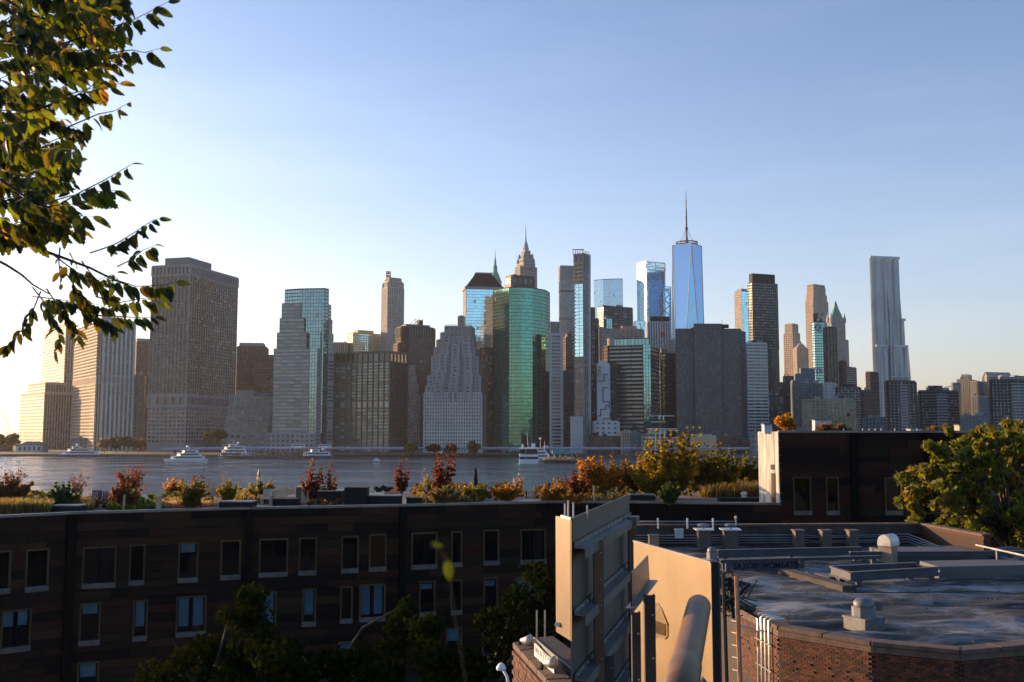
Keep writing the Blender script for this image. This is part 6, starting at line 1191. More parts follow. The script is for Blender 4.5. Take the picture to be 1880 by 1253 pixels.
# membrane laid in soft folds
def inside(x, y, poly):
    c = False; k = len(poly)
    for i in range(k):
        a, b_ = poly[i], poly[(i+1) % k]
        if (a.y > y) != (b_.y > y) and x < (b_.x-a.x)*(y-a.y)/(b_.y-a.y)+a.x: c = not c
    return c
st = .2; nx, ny = int(24/st), int(27/st); m = M(); idx = {}
from mathutils import noise as mn
for j in range(ny):
    for i in range(nx):
        x, y = 4.5+i*st, 19.2+j*st
        if inside(x, y, outl):
            z = ZF+.05+.15*mn.noise((x*.4, y*1.1, 3))+.07*mn.noise((x*1.0+5, y*2.4, 1))+.08*max(0, mn.noise((x*.3, y*.9, 9))); idx[(i, j)] = len(m.v); m.v.append((x, y, z))
for (i, j) in list(idx):
    q = [(i, j), (i+1, j), (i+1, j+1), (i, j+1)]
    if all(t_ in idx for t_ in q): m.f.append(tuple(idx[t_] for t_ in q)); m.r.append(.5)
m.build('roof_membrane', m_mem, e_k, smooth=True)
m = M()
for k in range(9):
    x0, y0 = random.uniform(9, 15), 22.5+k*2.3; pl = [(x0+t*1.1, y0+.12*sin(t*.9+k)) for t in range(12) if inside(x0+t*1.1, y0+.12*sin(t*.9+k)-.3, outl)]
    for p0, p1 in zip(pl, pl[1:]):
        z = lambda p_: ZF+.075+.15*mn.noise((p_[0]*.4, p_[1]*1.1, 3))+.07*mn.noise((p_[0]*1.0+5, p_[1]*2.4, 1))+.08*max(0, mn.noise((p_[0]*.3, p_[1]*.9, 9)))
        m.bar((*p0, z(p0)), (*p1, z(p1)), .05, .02)
m.build('membrane_seams', mat('seam_tar', (.02, .02, .02), .6), e_k, kind='stuff')
m = M(); rg0 = random.Random(77)
for k in range(260):
    x, y = rg0.uniform(6, 20), rg0.uniform(21, 42)
    if inside(x, y-.3, outl) and inside(x, y+.3, outl): m.box((x, y, ZF+.10), rg0.uniform(.02, .09), rg0.uniform(.02, .05), .02, rg0.uniform(0, 3))
m.build('debris', m_bark, e_k, kind='stuff')
# parapet cap stones, upstand and bricks below
def wallrun(a, b_, n_out, caps, holes_rows=(), lit=False, hgt=1.6, w_=.36):
    d = (b_-a).normalized(); L_ = (b_-a).length; nrm = Vector((d.y, -d.x, 0)).normalized()*n_out
    k = max(1, round(L_/caps))
    for i in range(k):
        p0, p1 = a.lerp(b_, i/k+.003), a.lerp(b_, (i+1)/k-.003); o1, o2 = nrm*.05, -nrm*w_; m = M(); jz = random.uniform(-.008, .008)
        q = [p0+o1, p1+o1, p1+o2, p0+o2]
        if n_out < 0: q = q[::-1]
        m.prism([(v.x, v.y) for v in q], CZ-.10+jz, CZ+jz, bot=True); m.build('cap_stone', m_stone, e_k, bevel=.018)
    m = M(); q = [a-nrm*.03, b_-nrm*.03, b_-nrm*(w_-.04), a-nrm*(w_-.04)]
    if n_out < 0: q = q[::-1]
    m.prism([(v.x, v.y) for v in q], ZF-1.6, CZ-.10); m.build('parapet_core', m_mort, e_k)
    m = M(); q = [a+nrm*.02, b_+nrm*.02, b_-nrm*.04, a-nrm*.04]
    if n_out < 0: q = q[::-1]
    m.prism([(v.x, v.y) for v in q], CZ-.24, CZ-.101, bot=True); m.build('stone_band', m_stone, e_k, bevel=.01)
    return d, L_, nrm
bm = [mat('brick_'+str(i), c, .85, ns=8, na=.4, dirt=((.03, .02, .018), 5, .5)) for i, c in enumerate(((.12, .034, .012), (.075, .022, .009), (.14, .048, .02), (.035, .013, .007)))]; [setattr(x, 'name', nm) for x, nm in zip(bm, ('brick_orange', 'brick_red', 'brick_pale', 'brick_dark'))]
bmesh_ = []
for mt_ in bm: m = M(); m.box((0, 0, 0), .142, .06, .046, r=.5); o = m.build('brick', mt_, None); bmesh_.append(o.data); bpy.data.objects.remove(o)
bcount = [0]; brest = [M() for _ in bm]
def bricks(parent, a, b_, nrm, ztop, rows, holes_rows=(), lim=300, cnt=bcount, restm=brest, bl=.15, bh=.052):
    d = (b_-a).normalized(); L_ = (b_-a).length; ang = math.atan2(d.y, d.x)
    for j in range(rows):
        s = -(bl/2 if j % 2 else 0); i = 0
        while s < L_-.02:
            c = s+bl/2; i += 1; s += bl
            if c < .05 or c > L_-.05: continue
            if j in holes_rows and i % 3 == 1: continue
            mi = random.choice([0, 0, 1, 1, 1, 2, 3]); q = a+d*c-nrm*(.012-random.uniform(0, .008)); z = ztop-(j+1)*bh
            if cnt[0] < lim:
                cnt[0] += 1; o = bpy.data.objects.new('brick', bmesh_[mi]); COL.objects.link(o); o.parent = parent; o.location = (q.x-parent.location.x, q.y-parent.location.y, z-parent.location.z); o.rotation_euler = (0, 0, ang)
            else: restm[mi].box((q.x, q.y, z), bl-.008, .06, bh-.006, ang)
runs = [(cp[0], cp[1], 6), (cp[1], cp[2], 2), (cp[2], cp[3], 2), (cp[3], cp[4], 2)]
for i, (a, b_, cs) in enumerate(runs):
    a = Vector((a.x, a.y, 0)); b_ = Vector((b_.x, b_.y, 0)); d, L_, nrm = wallrun(a, b_, 1, (.9, 1.0, 1.3, 1.3)[i])
    bricks(e_k, a, b_, nrm, CZ-.245, 26 if i < 2 else 12, (9, 12) if i < 2 else (), lim=(110, 300, 300, 300)[i])
for mi, m in enumerate(brest): m.build('brickwork', bm[mi], e_k, kind='stuff')
# far parapet with stone coping, brick stretch, right return wall
PZ = 17.95
for a, b_, nm in ((Vector((TX(1120, 960)*44.6, 44.6, 0)), Vector((far_r.x, far_r.y, 0)), 'rear_parapet'), (Vector((far_r.x, far_r.y, 0)), Vector((TX(1806, 985)*40.6, 40.6, 0)), 'side_parapet')):
    d = (b_-a).normalized(); nrm = Vector((d.y, -d.x, 0)); m = M(); q = [a, b_, b_-nrm*.3, a-nrm*.3]; m.prism([(v.x, v.y) for v in q], ZF-.1, PZ-.06); w_ = m.build(nm, m_conb if nm[0] == 'r' else bm[1], e_k)
    k = round((b_-a).length/1.6)
    for i in range(k):
        p0, p1 = a.lerp(b_, i/k+.002), a.lerp(b_, (i+1)/k-.002); m = M(); q = [p0+nrm*.05, p1+nrm*.05, p1-nrm*.36, p0-nrm*.36]; m.prism([(v.x, v.y) for v in q], PZ-.06, PZ+.02, bot=True); m.build('coping_stone', m_stone, e_k)
    m = M(); q = [a+nrm*.02, b_+nrm*.02, b_+nrm*.001, a+nrm*.001]; m.prism([(v.x, v.y) for v in q], ZF+.15, ZF+.5 if nm[0] == 'r' else ZF+.75, bot=True); m.build('brick_stretch', bm[3], e_k)
# conduits along the rear wall and down the right side
e = thing('conduit_run', 'bundle of grey conduits running along the rear parapet and down the right', 'conduits', far_r)
for k in range(4):
    z = ZF+.22+k*.11; m = M(); off = Vector((0, -.12, 0)); pr_ = [Vector((TX(1165, 990)*44.4, 44.4, z))+off, Vector((TX(1475, 985)*44.6, 44.6, z))+off, Vector((TX(1500, 985)*44.6, 44.6, z-.06*(k % 2)))+off, Vector((TX(1665, 985)*45.0, 45.0, z))+off, Vector((TX(1692, 990)*44.2, 44.2, z-.15)), rf(1720, 1006-k*1.3, ZF+.1+k*.04), rf(1800, 1020-k*1.5, ZF+.1+k*.04), rf(1905, 1042-k*1.6, ZF+.1+k*.04)]; m.tube(pr_, .03, 6); m.build('conduit', m_gal, e, smooth=True)
e = thing('pipe_rail', 'grey pipe fixed on brackets along the top of the rear parapet', 'pipe', Vector((TX(1250, 965)*44.5, 44.5, PZ))); zz = PZ+.06
for dz in (0, .13): m = M(); m.tube([Vector((TX(1165, 965)*44.4, 44.4, zz+dz)), Vector((TX(1348, 962)*44.5, 44.5, zz+dz))], .035, 6); m.build('pipe', m_gal, e, smooth=True)
for x in (1208, 1262, 1309): q = Vector((TX(x, 965)*44.3, 44.3, PZ-.1)); m = M(); m.box(q, .07, .05, .45); m.build('bracket', m_wh, e)
q = Vector((TX(1351, 960)*44.4, 44.4, PZ+.02)); m = M(); m.tube([q, q+Vector((0, 0, .3))], .03, 6); m.lathe(q+Vector((0, 0, .3)), [(.05, 0), (.07, .05), (.03, .12)], 8); tag(recenter(m.build('vent_pipe', m_galw), q), 'small lit pipe stub standing at the end of the parapet pipe', 'pipe')
def rooftop_box(name, label, cat, x0, x1, yt, yb, D, mt, capw=0, depth=.5, group=None, capm=None):
    a, b_ = P(x0, yb, D), P(x1, yb, D); zt = P(x0, yt, D).z; c = Vector(((a.x+b_.x)/2, D+depth/2, max(ZF, a.z))); e = thing(name, label, cat, c, group); m = M(); m.box(c, b_.x-a.x, depth, zt-c.z); m.build('housing', mt, e, bevel=.012)
    if capw: m = M(); m.box((c.x, c.y, zt), b_.x-a.x+capw*2, depth+capw*2, .05); m.build('lid', capm or mt, e)
    return e, c, zt
rooftop_box('exhaust_box', 'left one of two grey metal exhaust boxes with wide lids', 'exhaust box', 1283, 1306, 974, 1009, 43.2, m_bxb, .12, group='exhaust boxes', capm=m_wh)
rooftop_box('exhaust_box', 'right one of two grey metal exhaust boxes, oval badge on front', 'exhaust box', 1331, 1356, 974, 1009, 43.4, m_bxb, .12, group='exhaust boxes', capm=m_wh)
for x in (1291, 1341): q = Vector((TX(x, 966)*43.4, 43.4, ZY(974, 43.4)+.05)); m = M(); m.tube([q, q+Vector((0, 0, .12))], .04, 6); m.lathe(q+Vector((0, 0, .12)), [(.22, 0), (.26, .05), (.2, .1), (.05, .12)], 10); tag(recenter(m.build('round_vent', m_gal), q), 'round vent cap on top of the '+('left' if x < 1300 else 'right')+' grey exhaust box', 'vent cap')
for i, x in enumerate((1461, 1511, 1561)): rooftop_box('junction_housing', 'upright brown metal housing, '+('leftmost', 'middle', 'rightmost')[i]+' of three along the rear parapet', 'housing', x, x+16.5, 976, 1006, 43.6, m_bxb, .05, group='metal housings')
rooftop_box('junction_housing', 'small tan metal housing left of the white meter box', 'housing', 1192, 1210, 985, 1004, 43.5, mat('tan_metal', (.26, .17, .12), .6), .03); rooftop_box('meter_box', 'small pale blue meter box with a dark dial on the rear parapet', 'meter box', 1240, 1255, 974, 989, 44.1, m_lb, .01, depth=.2)
# steel dunnage beams
def beam(label, a, b_, h=.22, w_=.16, mt=None, legs=0, name='steel_beam'):
    e = thing(name, label, 'beam', a.lerp(b_, .5), 'steel beams on the grey roof'); up = Vector((0, 0, 1)); m = M()
    m.bar(a+up*(h/2-.012), b_+up*(h/2-.012), w_, .024); m.build('top_flange', mt or m_wht2, e); m = M(); m.bar(a-up*(h/2-.012), b_-up*(h/2-.012), w_, .024); m.build('bottom_flange', mt or m_beam, e); m = M(); m.bar(a, b_, .02, h-.04); m.build('web', mt or m_beam, e)
    for k in range(legs): q = a.lerp(b_, (k+.1)/max(1, legs-.8) if legs > 1 else .5); m = M(); m.box((q.x, q.y, ZF), .16, .16, max(.02, q.z-h/2-ZF)); m.build('leg', m_beam, e)
zb_ = ZF+.42
beam('rear blue grey steel beam crossing the roof from the round vent', G(1318, 1017, zb_), G(1582, 1011, zb_), .3, legs=3); beam('second steel beam running just above the painted lettering', G(1322, 1031, zb_), G(1616, 1023, zb_), .12, legs=3)
beam('long steel beam behind the arched duct to the right', G(1560, 1018, zb_), G(1880, 1016, zb_-.1), .2, legs=2); beam('near steel beam on stub legs right of the roof sleeper', G(1562, 1059, zb_), G(1722, 1049, zb_), .30, legs=2); beam('short steel beam closing the near frame', G(1526, 1048, zb_), G(1562, 1059, zb_), .28, legs=1); beam('steel beam at the back of the near frame', G(1526, 1047, zb_), G(1682, 1040, zb_), .28, legs=2); beam('short diagonal beam at the right of the near frame', G(1680, 1040, zb_), G(1726, 1049, zb_), .12)
e = thing('roof_curb', 'long low concrete curb across the right of the roof', 'curb', G(1800, 1060, ZF)); m = M(); a, b_ = G(1724, 1066, ZF), G(1905, 1062, ZF); m.prism([(a.x, a.y), (b_.x, b_.y), (b_.x, b_.y+1.6), (a.x, a.y+1.6)], ZF, ZF+.46, bot=True); m.build('curb_body', m_wht2, e, bevel=.02)
e = thing('roof_curb', 'second concrete curb behind the arched duct', 'curb', G(1740, 1040, ZF)); m = M(); a, b_ = G(1640, 1034, ZF), G(1840, 1030, ZF); m.prism([(a.x, a.y), (b_.x, b_.y), (b_.x, b_.y+2.6), (a.x, a.y+2.6)], ZF, ZF+.32, bot=True); m.build('curb_body', m_wht2, e, bevel=.02)
e = thing('roof_sleeper', 'grey brown timber sleeper running diagonally to the near frame', 'sleeper', G(1500, 1065, ZF)); m = M(); a, b_ = G(1440, 1050, ZF+.12), G(1560, 1082, ZF+.12); m.bar(a, b_, .5, .22); m.build('timber', m_conb, e, bevel=.02)
e = thing('roof_sleeper', 'pale membrane upstand beside the diagonal sleeper', 'sleeper', G(1500, 1052, ZF)); m = M(); m.bar(G(1475, 1047, ZF+.08), G(1532, 1064, ZF+.08), .4, .14); m.build('timber', m_wht2, e, bevel=.02)
def meshed(t):
    bpy.context.view_layer.update(); dg = bpy.context.evaluated_depsgraph_get(); me = bpy.data.meshes.new_from_object(t.evaluated_get(dg)); o = bpy.data.objects.new('lettering', me); o.scale = t.scale; COL.objects.link(o); bpy.data.objects.remove(t); return o
# lettering board
e = thing('lettered_board', 'low dark blue board with black painted words above the stained roof', 'board', G(1400, 1048, ZF)); a, b_ = G(1326, 1049.5, ZF), G(1476, 1046, ZF); m = M(); m.bar(a+Vector((0, 0, .2)), b_+Vector((0, 0, .2)), .05, .36); m.build('board', mat('board_blue', (.11, .11, .15), .7, ns=3, na=.3), e)
cu = bpy.data.curves.new('lettering', 'FONT'); cu.body = 'SAXON WOMBATS'; cu.size = .33; cu.extrude = .004; cu.offset = .004; cu.space_character = 1.05; to = bpy.data.objects.new('lettering', cu); COL.objects.link(to); to.data.materials.append(m_black)
d = (b_-a).normalized(); bpy.context.view_layer.update(); wl = to.dimensions.x; to.scale = ((b_-a).length*.78/max(.1, wl), .95, 1)
to = meshed(to); to.parent = e; to.rotation_euler = (pi/2, 0, math.atan2(d.y, d.x)); q = a+d*.42+Vector((d.y, -d.x, 0))*.035; to.location = (q.x-e.location.x, q.y-e.location.y, ZF+.08-e.location.z)
# arched duct
m_ductd = mat('duct_dull', (.26, .22, .17), .45, metal=.3, ns=2, na=.3); b = rf(1631, 1037); e = thing('arched_duct', 'shiny metal gooseneck duct with a sunlit rounded top', 'duct', b); D = b.y; k = px(D); w_ = 25*k; rz = radians(-48); ca, sa = cos(rz), sin(rz); hh = 34*k; rr = .34
def L3(x, y, z): return Vector((b.x+x*ca-y*sa, b.y+x*sa+y*ca, ZF+z))
m = M(); m.box((b.x, b.y, ZF), w_, .45, hh, rz); m.build('duct_shaft', m_ductd, e, bevel=.01)
m = M(); pf = [(-w_/2, hh), (-w_/2, hh+.1)]+[(w_/2*cos(pi-t*pi/12), hh+.1+w_/2*1.25*sin(t*pi/12)) for t in range(13)]+[(w_/2, hh)]
f0_ = [L3(x, -.30, z) for x, z in pf]; f1_ = [L3(x, .42, z) for x, z in pf]
m.q(*f0_); m.q(*f1_[::-1])
for i in range(len(pf)): j = (i+1) % len(pf); m.q(f0_[j], f0_[i], f1_[i], f1_[j])
m.build('duct_hood', m_galw, e); m = M(); m.box((b.x, b.y, ZF), w_*1.5, .8, .07, rz); m.build('flashing', m_beam, e)
# mushroom vents
def mush(name, label, x, yb, wpx, hpx, mt=None):
    b = rf(x, yb); k = px(b.y); w_ = wpx*k; h = hpx*k; e = thing(name, label, 'roof vent', b, 'roof vents'); m = M(); m.box((b.x, b.y, ZF), w_, w_, h*.38, .5); m.build('curb_box', m_vent if mt is None else mt, e, bevel=.01); m = M(); m.box((b.x, b.y, ZF+h*.38), w_*1.06, w_*1.06, h*.06, .5); m.build('curb_flange', m_vent, e)
    m = M(); m.lathe((b.x, b.y, ZF+h*.44), [(w_*.42, 0), (w_*.42, h*.3)], 10); m.build('louvre_drum', m_gal, e); m = M(); m.lathe((b.x, b.y, ZF+h*.74), [(w_*.34, -.02), (w_*.36, .02), (w_*.36, h*.14), (w_*.26, h*.24), (w_*.05, h*.27)], 18); m.build('cap', m_vent, e, smooth=True)
mush('mushroom_vent', 'large square based roof vent with a round cap in the stained roof', 1587, 1157, 50, 56); mush('mushroom_vent', 'round capped vent half behind the tall lit panel', 1308, 1042, 24, 36)
# rail at right
e = thing('guard_rail', 'thin pale guard rail at the right edge of the roof', 'rail', G(1832, 1033, ZF)); a = P(1792, 1001, 40); b_ = P(1905, 1026, 35.5); m = M(); m.tube([a, b_], .035, 6); m.build('rail', m_galw, e)
q = a.lerp(b_, .36); m = M(); m.tube([q, (q.x, q.y, ZF)], .03, 6); m.build('post', m_galw, e)
# conduits on the near brick corner, flashing, ladder, cable tangle
e = thing('wall_conduits', 'four pale vertical conduits strapped to the sunlit brick corner', 'conduits', cp[1]); d01 = (cp[1]-cp[0]); d01.z = 0; nn_ = Vector((d01.y, -d01.x, 0)).normalized()
for k in range(4):
    t_ = .60+.085*k; q = cp[0].lerp(cp[1], t_)+nn_*.09; m = M(); m.tube([Vector((q.x, q.y, ZF-1.6)), Vector((q.x, q.y, CZ+.05)), Vector((q.x, q.y, CZ+.09))-nn_*.05, Vector((q.x, q.y, CZ+.09))-nn_*.4], .028, 7); m.build('conduit', m_galw, e, smooth=True)
q = cp[0].lerp(cp[1], .60)+nn_*.10; m = M(); a = P(1352, 1146, q.y-.3); m.tube([a, P(1385, 1155, q.y-.2), Vector((q.x, q.y-.05, CZ-.35)), Vector((q.x, q.y, CZ-.7))], .026, 7); m.build('branch_conduit', m_galw, e, smooth=True)
for zz in (CZ-.5, CZ-1.1): a, b_ = cp[0].lerp(cp[1], .56)+nn_*.12, cp[0].lerp(cp[1], .92)+nn_*.12; m = M(); m.bar((a.x, a.y, zz), (b_.x, b_.y, zz), .02, .03); m.build('strap', m_gal, e)
e = thing('roof_ladder', 'thin rusty ladder rail with short rungs beside the dark gap', 'ladder', P(1354, 1253, 15)); m_rust2 = mat('worn_steel', (.45, .33, .24), .6, ns=8); m_rust = mat('rusty_steel', (.30, .14, .07), .7, ns=8, na=.4)
a, b_ = P(1352, 1058, 15), P(1360, 1275, 14.4); m = M(); m.tube([a, b_], .035, 6); m.build('stile', m_rust, e); off = Vector((-.14, .25, 0)); m = M(); m.tube([a+off, b_+off], .03, 6); m.build('stile', m_black, e)
for y_ in (1145, 1167, 1190, 1212, 1235, 1258): t_ = (y_-1058)/217; q = a.lerp(b_, t_); m = M(); m.tube([q, q+off*.5], .011, 5); m.build('rung', m_rust2, e)
e = thing('cable_tangle', 'dark tangle of cables and brackets hanging in the gap beside the ladder', 'cables', P(1335, 1090, 17)); rg = random.Random(5)
m = M(); m.bar(P(1312, 1070, 16), P(1350, 1082, 18), .1, .1); m.bar(P(1340, 1060, 17), P(1346, 1135, 17), .05, .05); m.bar(P(1348, 1102, 17), P(1376, 1072, 17), .05, .04); m.bar(P(1312, 1095, 16), P(1384, 1122, 19), .04, .04); m.bar(P(1312, 1060, 16.5), P(1375, 1074, 18), .05, .06); m.build('bracket', m_black, e, kind='stuff')
m = M()
for k in range(16):
    p0 = P(rg.uniform(1308, 1330), rg.uniform(1045, 1120), rg.uniform(15.5, 17)); p3 = P(rg.uniform(1340, 1392), rg.uniform(1060, 1130), rg.uniform(16.5, 19)); m.tube([p0, p0.lerp(p3, .3)+Vector((0, 0, rg.uniform(-.15, .1))), p0.lerp(p3, .7)+Vector((0, 0, -rg.uniform(0, .2))), p3], .012, 5)
m.build('cable', m_black, e, kind='stuff')
m = M(); 
for k in range(5): m.lathe(P(1330+rg.uniform(-6, 6), 1081+rg.uniform(-4, 4), 16.4), [(.01, 0), (.03, .02), (.02, .05)], 5)
m.build('junction_clips', m_wh, e, kind='stuff')
for p0, p3 in (((1312, 1100), (1392, 1133)), ((1312, 1094), (1386, 1118))): m = M(); m.tube([P(*p0, 17), P((p0[0]+p3[0])/2, (p0[1]+p3[1])/2-6, 18), P(*p3, 19.5)], .035, 6); m.build('pipe', m_beam, e)
# ================================================================== rear of the steel sign and the sunlit panel
m_sheet = mat('sign_sheet_steel', (.15, .125, .11), .5, metal=.5, ns=1.5, na=.2, dirt=((.14, .10, .07), 1.2, .5)); m_sheet.name = 'sign_sheet_steel'
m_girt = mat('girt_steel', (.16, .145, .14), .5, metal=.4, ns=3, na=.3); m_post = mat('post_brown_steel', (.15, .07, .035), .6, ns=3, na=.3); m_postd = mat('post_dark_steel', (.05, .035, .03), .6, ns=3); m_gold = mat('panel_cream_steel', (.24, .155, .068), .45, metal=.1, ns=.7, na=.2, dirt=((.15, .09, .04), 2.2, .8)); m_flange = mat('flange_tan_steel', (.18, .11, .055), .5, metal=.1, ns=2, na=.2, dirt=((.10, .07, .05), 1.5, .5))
DA = 8.0; ztA = P(1049, 952, DA).z; a = Vector((TX(1049, 952)*DA, DA, 0)); DB = (CAMZ-ztA)/(-ray(1155, 908)[1]); b_ = Vector((ray(1155, 908)[0]*DB, DB, 0)); d = (b_-a).normalized(); nrm = Vector((d.y, -d.x, 0))   # towards the camera side
e = thing('sign_structure', 'back of a tall steel sign of ribbed sheets with horizontal girts and brown posts', 'sign structure', (a.x, a.y, 16)); Lp = (b_-a).length
k = 9
for i in range(k):
    p0, p1 = a.lerp(b_, i/k+.0006), a.lerp(b_, (i+1)/k-.0006); m = M(); m.prism([(v.x, v.y) for v in (p0, p1, p1-nrm*.012, p0-nrm*.012)], 17, ztA, bot=True)
    m.build('sheet', m_sheet, e)
far = b_+d*1.55; k = 4
for i in range(k): p0, p1 = b_.lerp(far, i/k+.002), b_.lerp(far, (i+1)/k-.002); m = M(); m.prism([(v.x, v.y) for v in (p0, p1, p1-nrm*.012, p0-nrm*.012)], 17, ztA-.72-(.0 if i < 3 else .0), bot=True); m.build('sheet', m_sheet, e)
def girt(z, s0, s1):
    p0, p1 = a+d*s0, a+d*s1; m = M()
    m.prism([(v.x, v.y) for v in (p0+nrm*.014, p0+nrm*.11, p1+nrm*.11, p1+nrm*.014)], z, z+.008, bot=True)
    m.prism([(v.x, v.y) for v in (p0+nrm*.102, p0+nrm*.11, p1+nrm*.11, p1+nrm*.102)], z-.075, z-.001, bot=True)
    m.prism([(v.x, v.y) for v in (p0+nrm*.014, p0+nrm*.02, p1+nrm*.02, p1+nrm*.014)], z+.009, z+.05, bot=True); m.build('girt', m_girt, e)
    m = M(); n_ = int((s1-s0)/.22)
    for i in range(n_): q = p0+d*(.1+i*.22)+nrm*.022; m.box((q.x, q.y, z+.022), .012, .012, .012, 0)
    m.build('rivets', m_galw, e, kind='stuff')
for z, s0, s1 in ((ztA-.24, .03, Lp), (ztA-.76, .03, Lp+.2), (ztA-1.26, .03, Lp+1.75), (ztA-1.78, .03, Lp+1.6), (ztA-2.3, .0, Lp+1.6)): girt(z, s0, s1)
def spost(x0, x1, yt, D, mt, nm='post', w2=.1):
    p0, p1 = P(x0, yt, D), P(x1, yt, D); zt = p0.z; w_ = p1.x-p0.x; c = Vector(((p0.x+p1.x)/2, D, 0)); m = M(); ang = math.atan2(d.y, d.x)
    m.prism([(c.x-w_/2, c.y), (c.x+w_/2, c.y), (c.x+w_/2, c.y+.006), (c.x-w_/2, c.y+.006)], 17, zt); m.prism([(c.x-w_/2, c.y+.006), (c.x-w_/2+.007, c.y+.006), (c.x-w_/2+.007, c.y+w2), (c.x-w_/2, c.y+w2)], 17, zt); m.prism([(c.x+w_/2-.007, c.y+.006), (c.x+w_/2, c.y+.006), (c.x+w_/2, c.y+w2), (c.x+w_/2-.007, c.y+w2)], 17, zt); m.build(nm, mt, e)
    m = M()
    for t in range(6): m.lathe((c.x+w_*.22, c.y-.006, zt-.1-.22*t), [(.006, -.003), (.006, .003)], 6)
    m.build('bolt', m_galw, e, kind='stuff')
spost(1090, 1108, 993, 8.6, m_post); spost(1154, 1168, 950, 10.6, m_post); spost(1110, 1127, 1205, 8.8, m_postd); spost(1158, 1178, 1125, 10.0, m_postd)
# sunlit return flange
fl = Vector((TX(1020, 948)*8.22, 8.22, 0)); a2 = a-d*.008; m = M(); n_ = 10; zb0 = P(1020, 1160, 8.22).z; zb1 = P(1050, 1178, 8.0).z
fn = (a2-fl).normalized(); fnn = Vector((fn.y, -fn.x, 0)); p0, p1 = fl, a2
m.q((p0.x, p0.y, zb0), (p1.x, p1.y, zb1), (p1.x, p1.y, ztA), (p0.x, p0.y, ztA)); q0, q1 = p0-fnn*.01, p1-fnn*.01; m.q((q1.x, q1.y, zb1), (q0.x, q0.y, zb0), (q0.x, q0.y, ztA), (q1.x, q1.y, ztA)); m.q((p0.x, p0.y, ztA), (p1.x, p1.y, ztA), (q1.x, q1.y, ztA), (q0.x, q0.y, ztA)); m.q((q0.x, q0.y, zb0), (p0.x, p0.y, zb0), (p0.x, p0.y, ztA), (q0.x, q0.y, ztA)); m.q((p0.x, p0.y, zb0), (q0.x, q0.y, zb0), (q1.x, q1.y, zb1), (p1.x, p1.y, zb1)); m.build('return_flange', m_flange, e)
c = p0.lerp(p1, .22)+fnn*.004; m = M(); m.bar((c.x-.03, c.y-.002, zb0+.07), (c.x+.035, c.y+.0, zb0+.055), .004, .035); m.build('maker_plate', m_wh, e)
for x, yt, D in ((1037, 925, 8.1), (1043, 919, 8.12), (1052.5, 923, 8.05), (1078, 928, 8.5)): q0, q1 = P(x, yt, D), P(x, 952, D); m = M(); m.tube([q0, q1], .008, 5); m.build('rod', m_galw, e)
m = M(); m.bar(P(1031, 948, 8.12), P(1049, 953, 8.0), .02, .02); m.build('rod_shelf', m_galw, e)
# small nearer sheet and dark channel post in front of the panel
e7 = thing('sign_fin', 'small dark pointed sheet and bolted channel post overlapping the sunlit panel', 'sign structure', P(1190, 1253, 5.2)); pa, pb = P(1160, 1052, 5.0), P(1190, 1020, 5.9); pc, pd_ = P(1193, 1068, 5.9), P(1160, 1130, 5.0)
m = M(); n7 = (pb-pa).cross(pc-pa).normalized()*.006; m.q(pa, pb, pc, pd_); m.q(pd_+n7, pc+n7, pb+n7, pa+n7); m.q(pa, pa+n7, pb+n7, pb); m.q(pb, pb+n7, pc+n7, pc); m.build('sheet', m_sheet, e7)
m = M(); m.bar(P(1158, 1118, 4.95), P(1200, 1066, 5.9), .05, .006); m.bar(P(1158, 1124, 4.95), P(1200, 1071, 5.9), .006, .03); m.build('girt', m_girt, e7)
_e = e; e = e7; spost(1183, 1203, 1093, 5.3, m_postd, w2=.05); spost(1160, 1176, 1125, 5.0, m_postd, w2=.04); e = _e
# the big sunlit panel
DR = 6.0; zB = P(1305, 1033, DR).z; R_ = Vector((ray(1305, 1033)[0]*DR, DR, 0)); DL = (CAMZ-zB)/(-ray(1168, 995)[1]); L_ = Vector((ray(1168, 995)[0]*DL, DL, 0)); dB = (R_-L_).normalized(); nB = Vector((dB.y, -dB.x, 0)); L2 = L_-dB*.05; e2 = thing('sunlit_panel', 'large smooth cream steel panel glowing in the low sun right of the sign', 'panel', (R_.x, R_.y, 18))
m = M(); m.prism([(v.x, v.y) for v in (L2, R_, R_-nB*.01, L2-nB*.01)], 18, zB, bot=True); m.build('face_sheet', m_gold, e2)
m = M(); ex = Vector((.046, .01, 0)); m.prism([(v.x, v.y) for v in (R_+dB*.004, R_+ex, R_+ex+Vector((.02, .12, 0)), R_+Vector((-.01, .12, 0)))], 18, zB+.0, bot=True); m.build('edge_channel', m_black, e2)
m = M(); m.bar(L2+Vector((0, 0, zB))-nB*.005, R_+Vector((0, 0, zB))-nB*.005, .02, .012); m.build('top_trim', m_girt, e2)
for i in range(5): q = L2.lerp(R_, (i+.5)/5)-nB*.06; m = M(); m.prism([(v.x, v.y) for v in (q-dB*.02, q+dB*.02, q+dB*.02-nB*.05, q-dB*.02-nB*.05)], 18, zB-.02); m.build('stiffener', m_postd, e2)
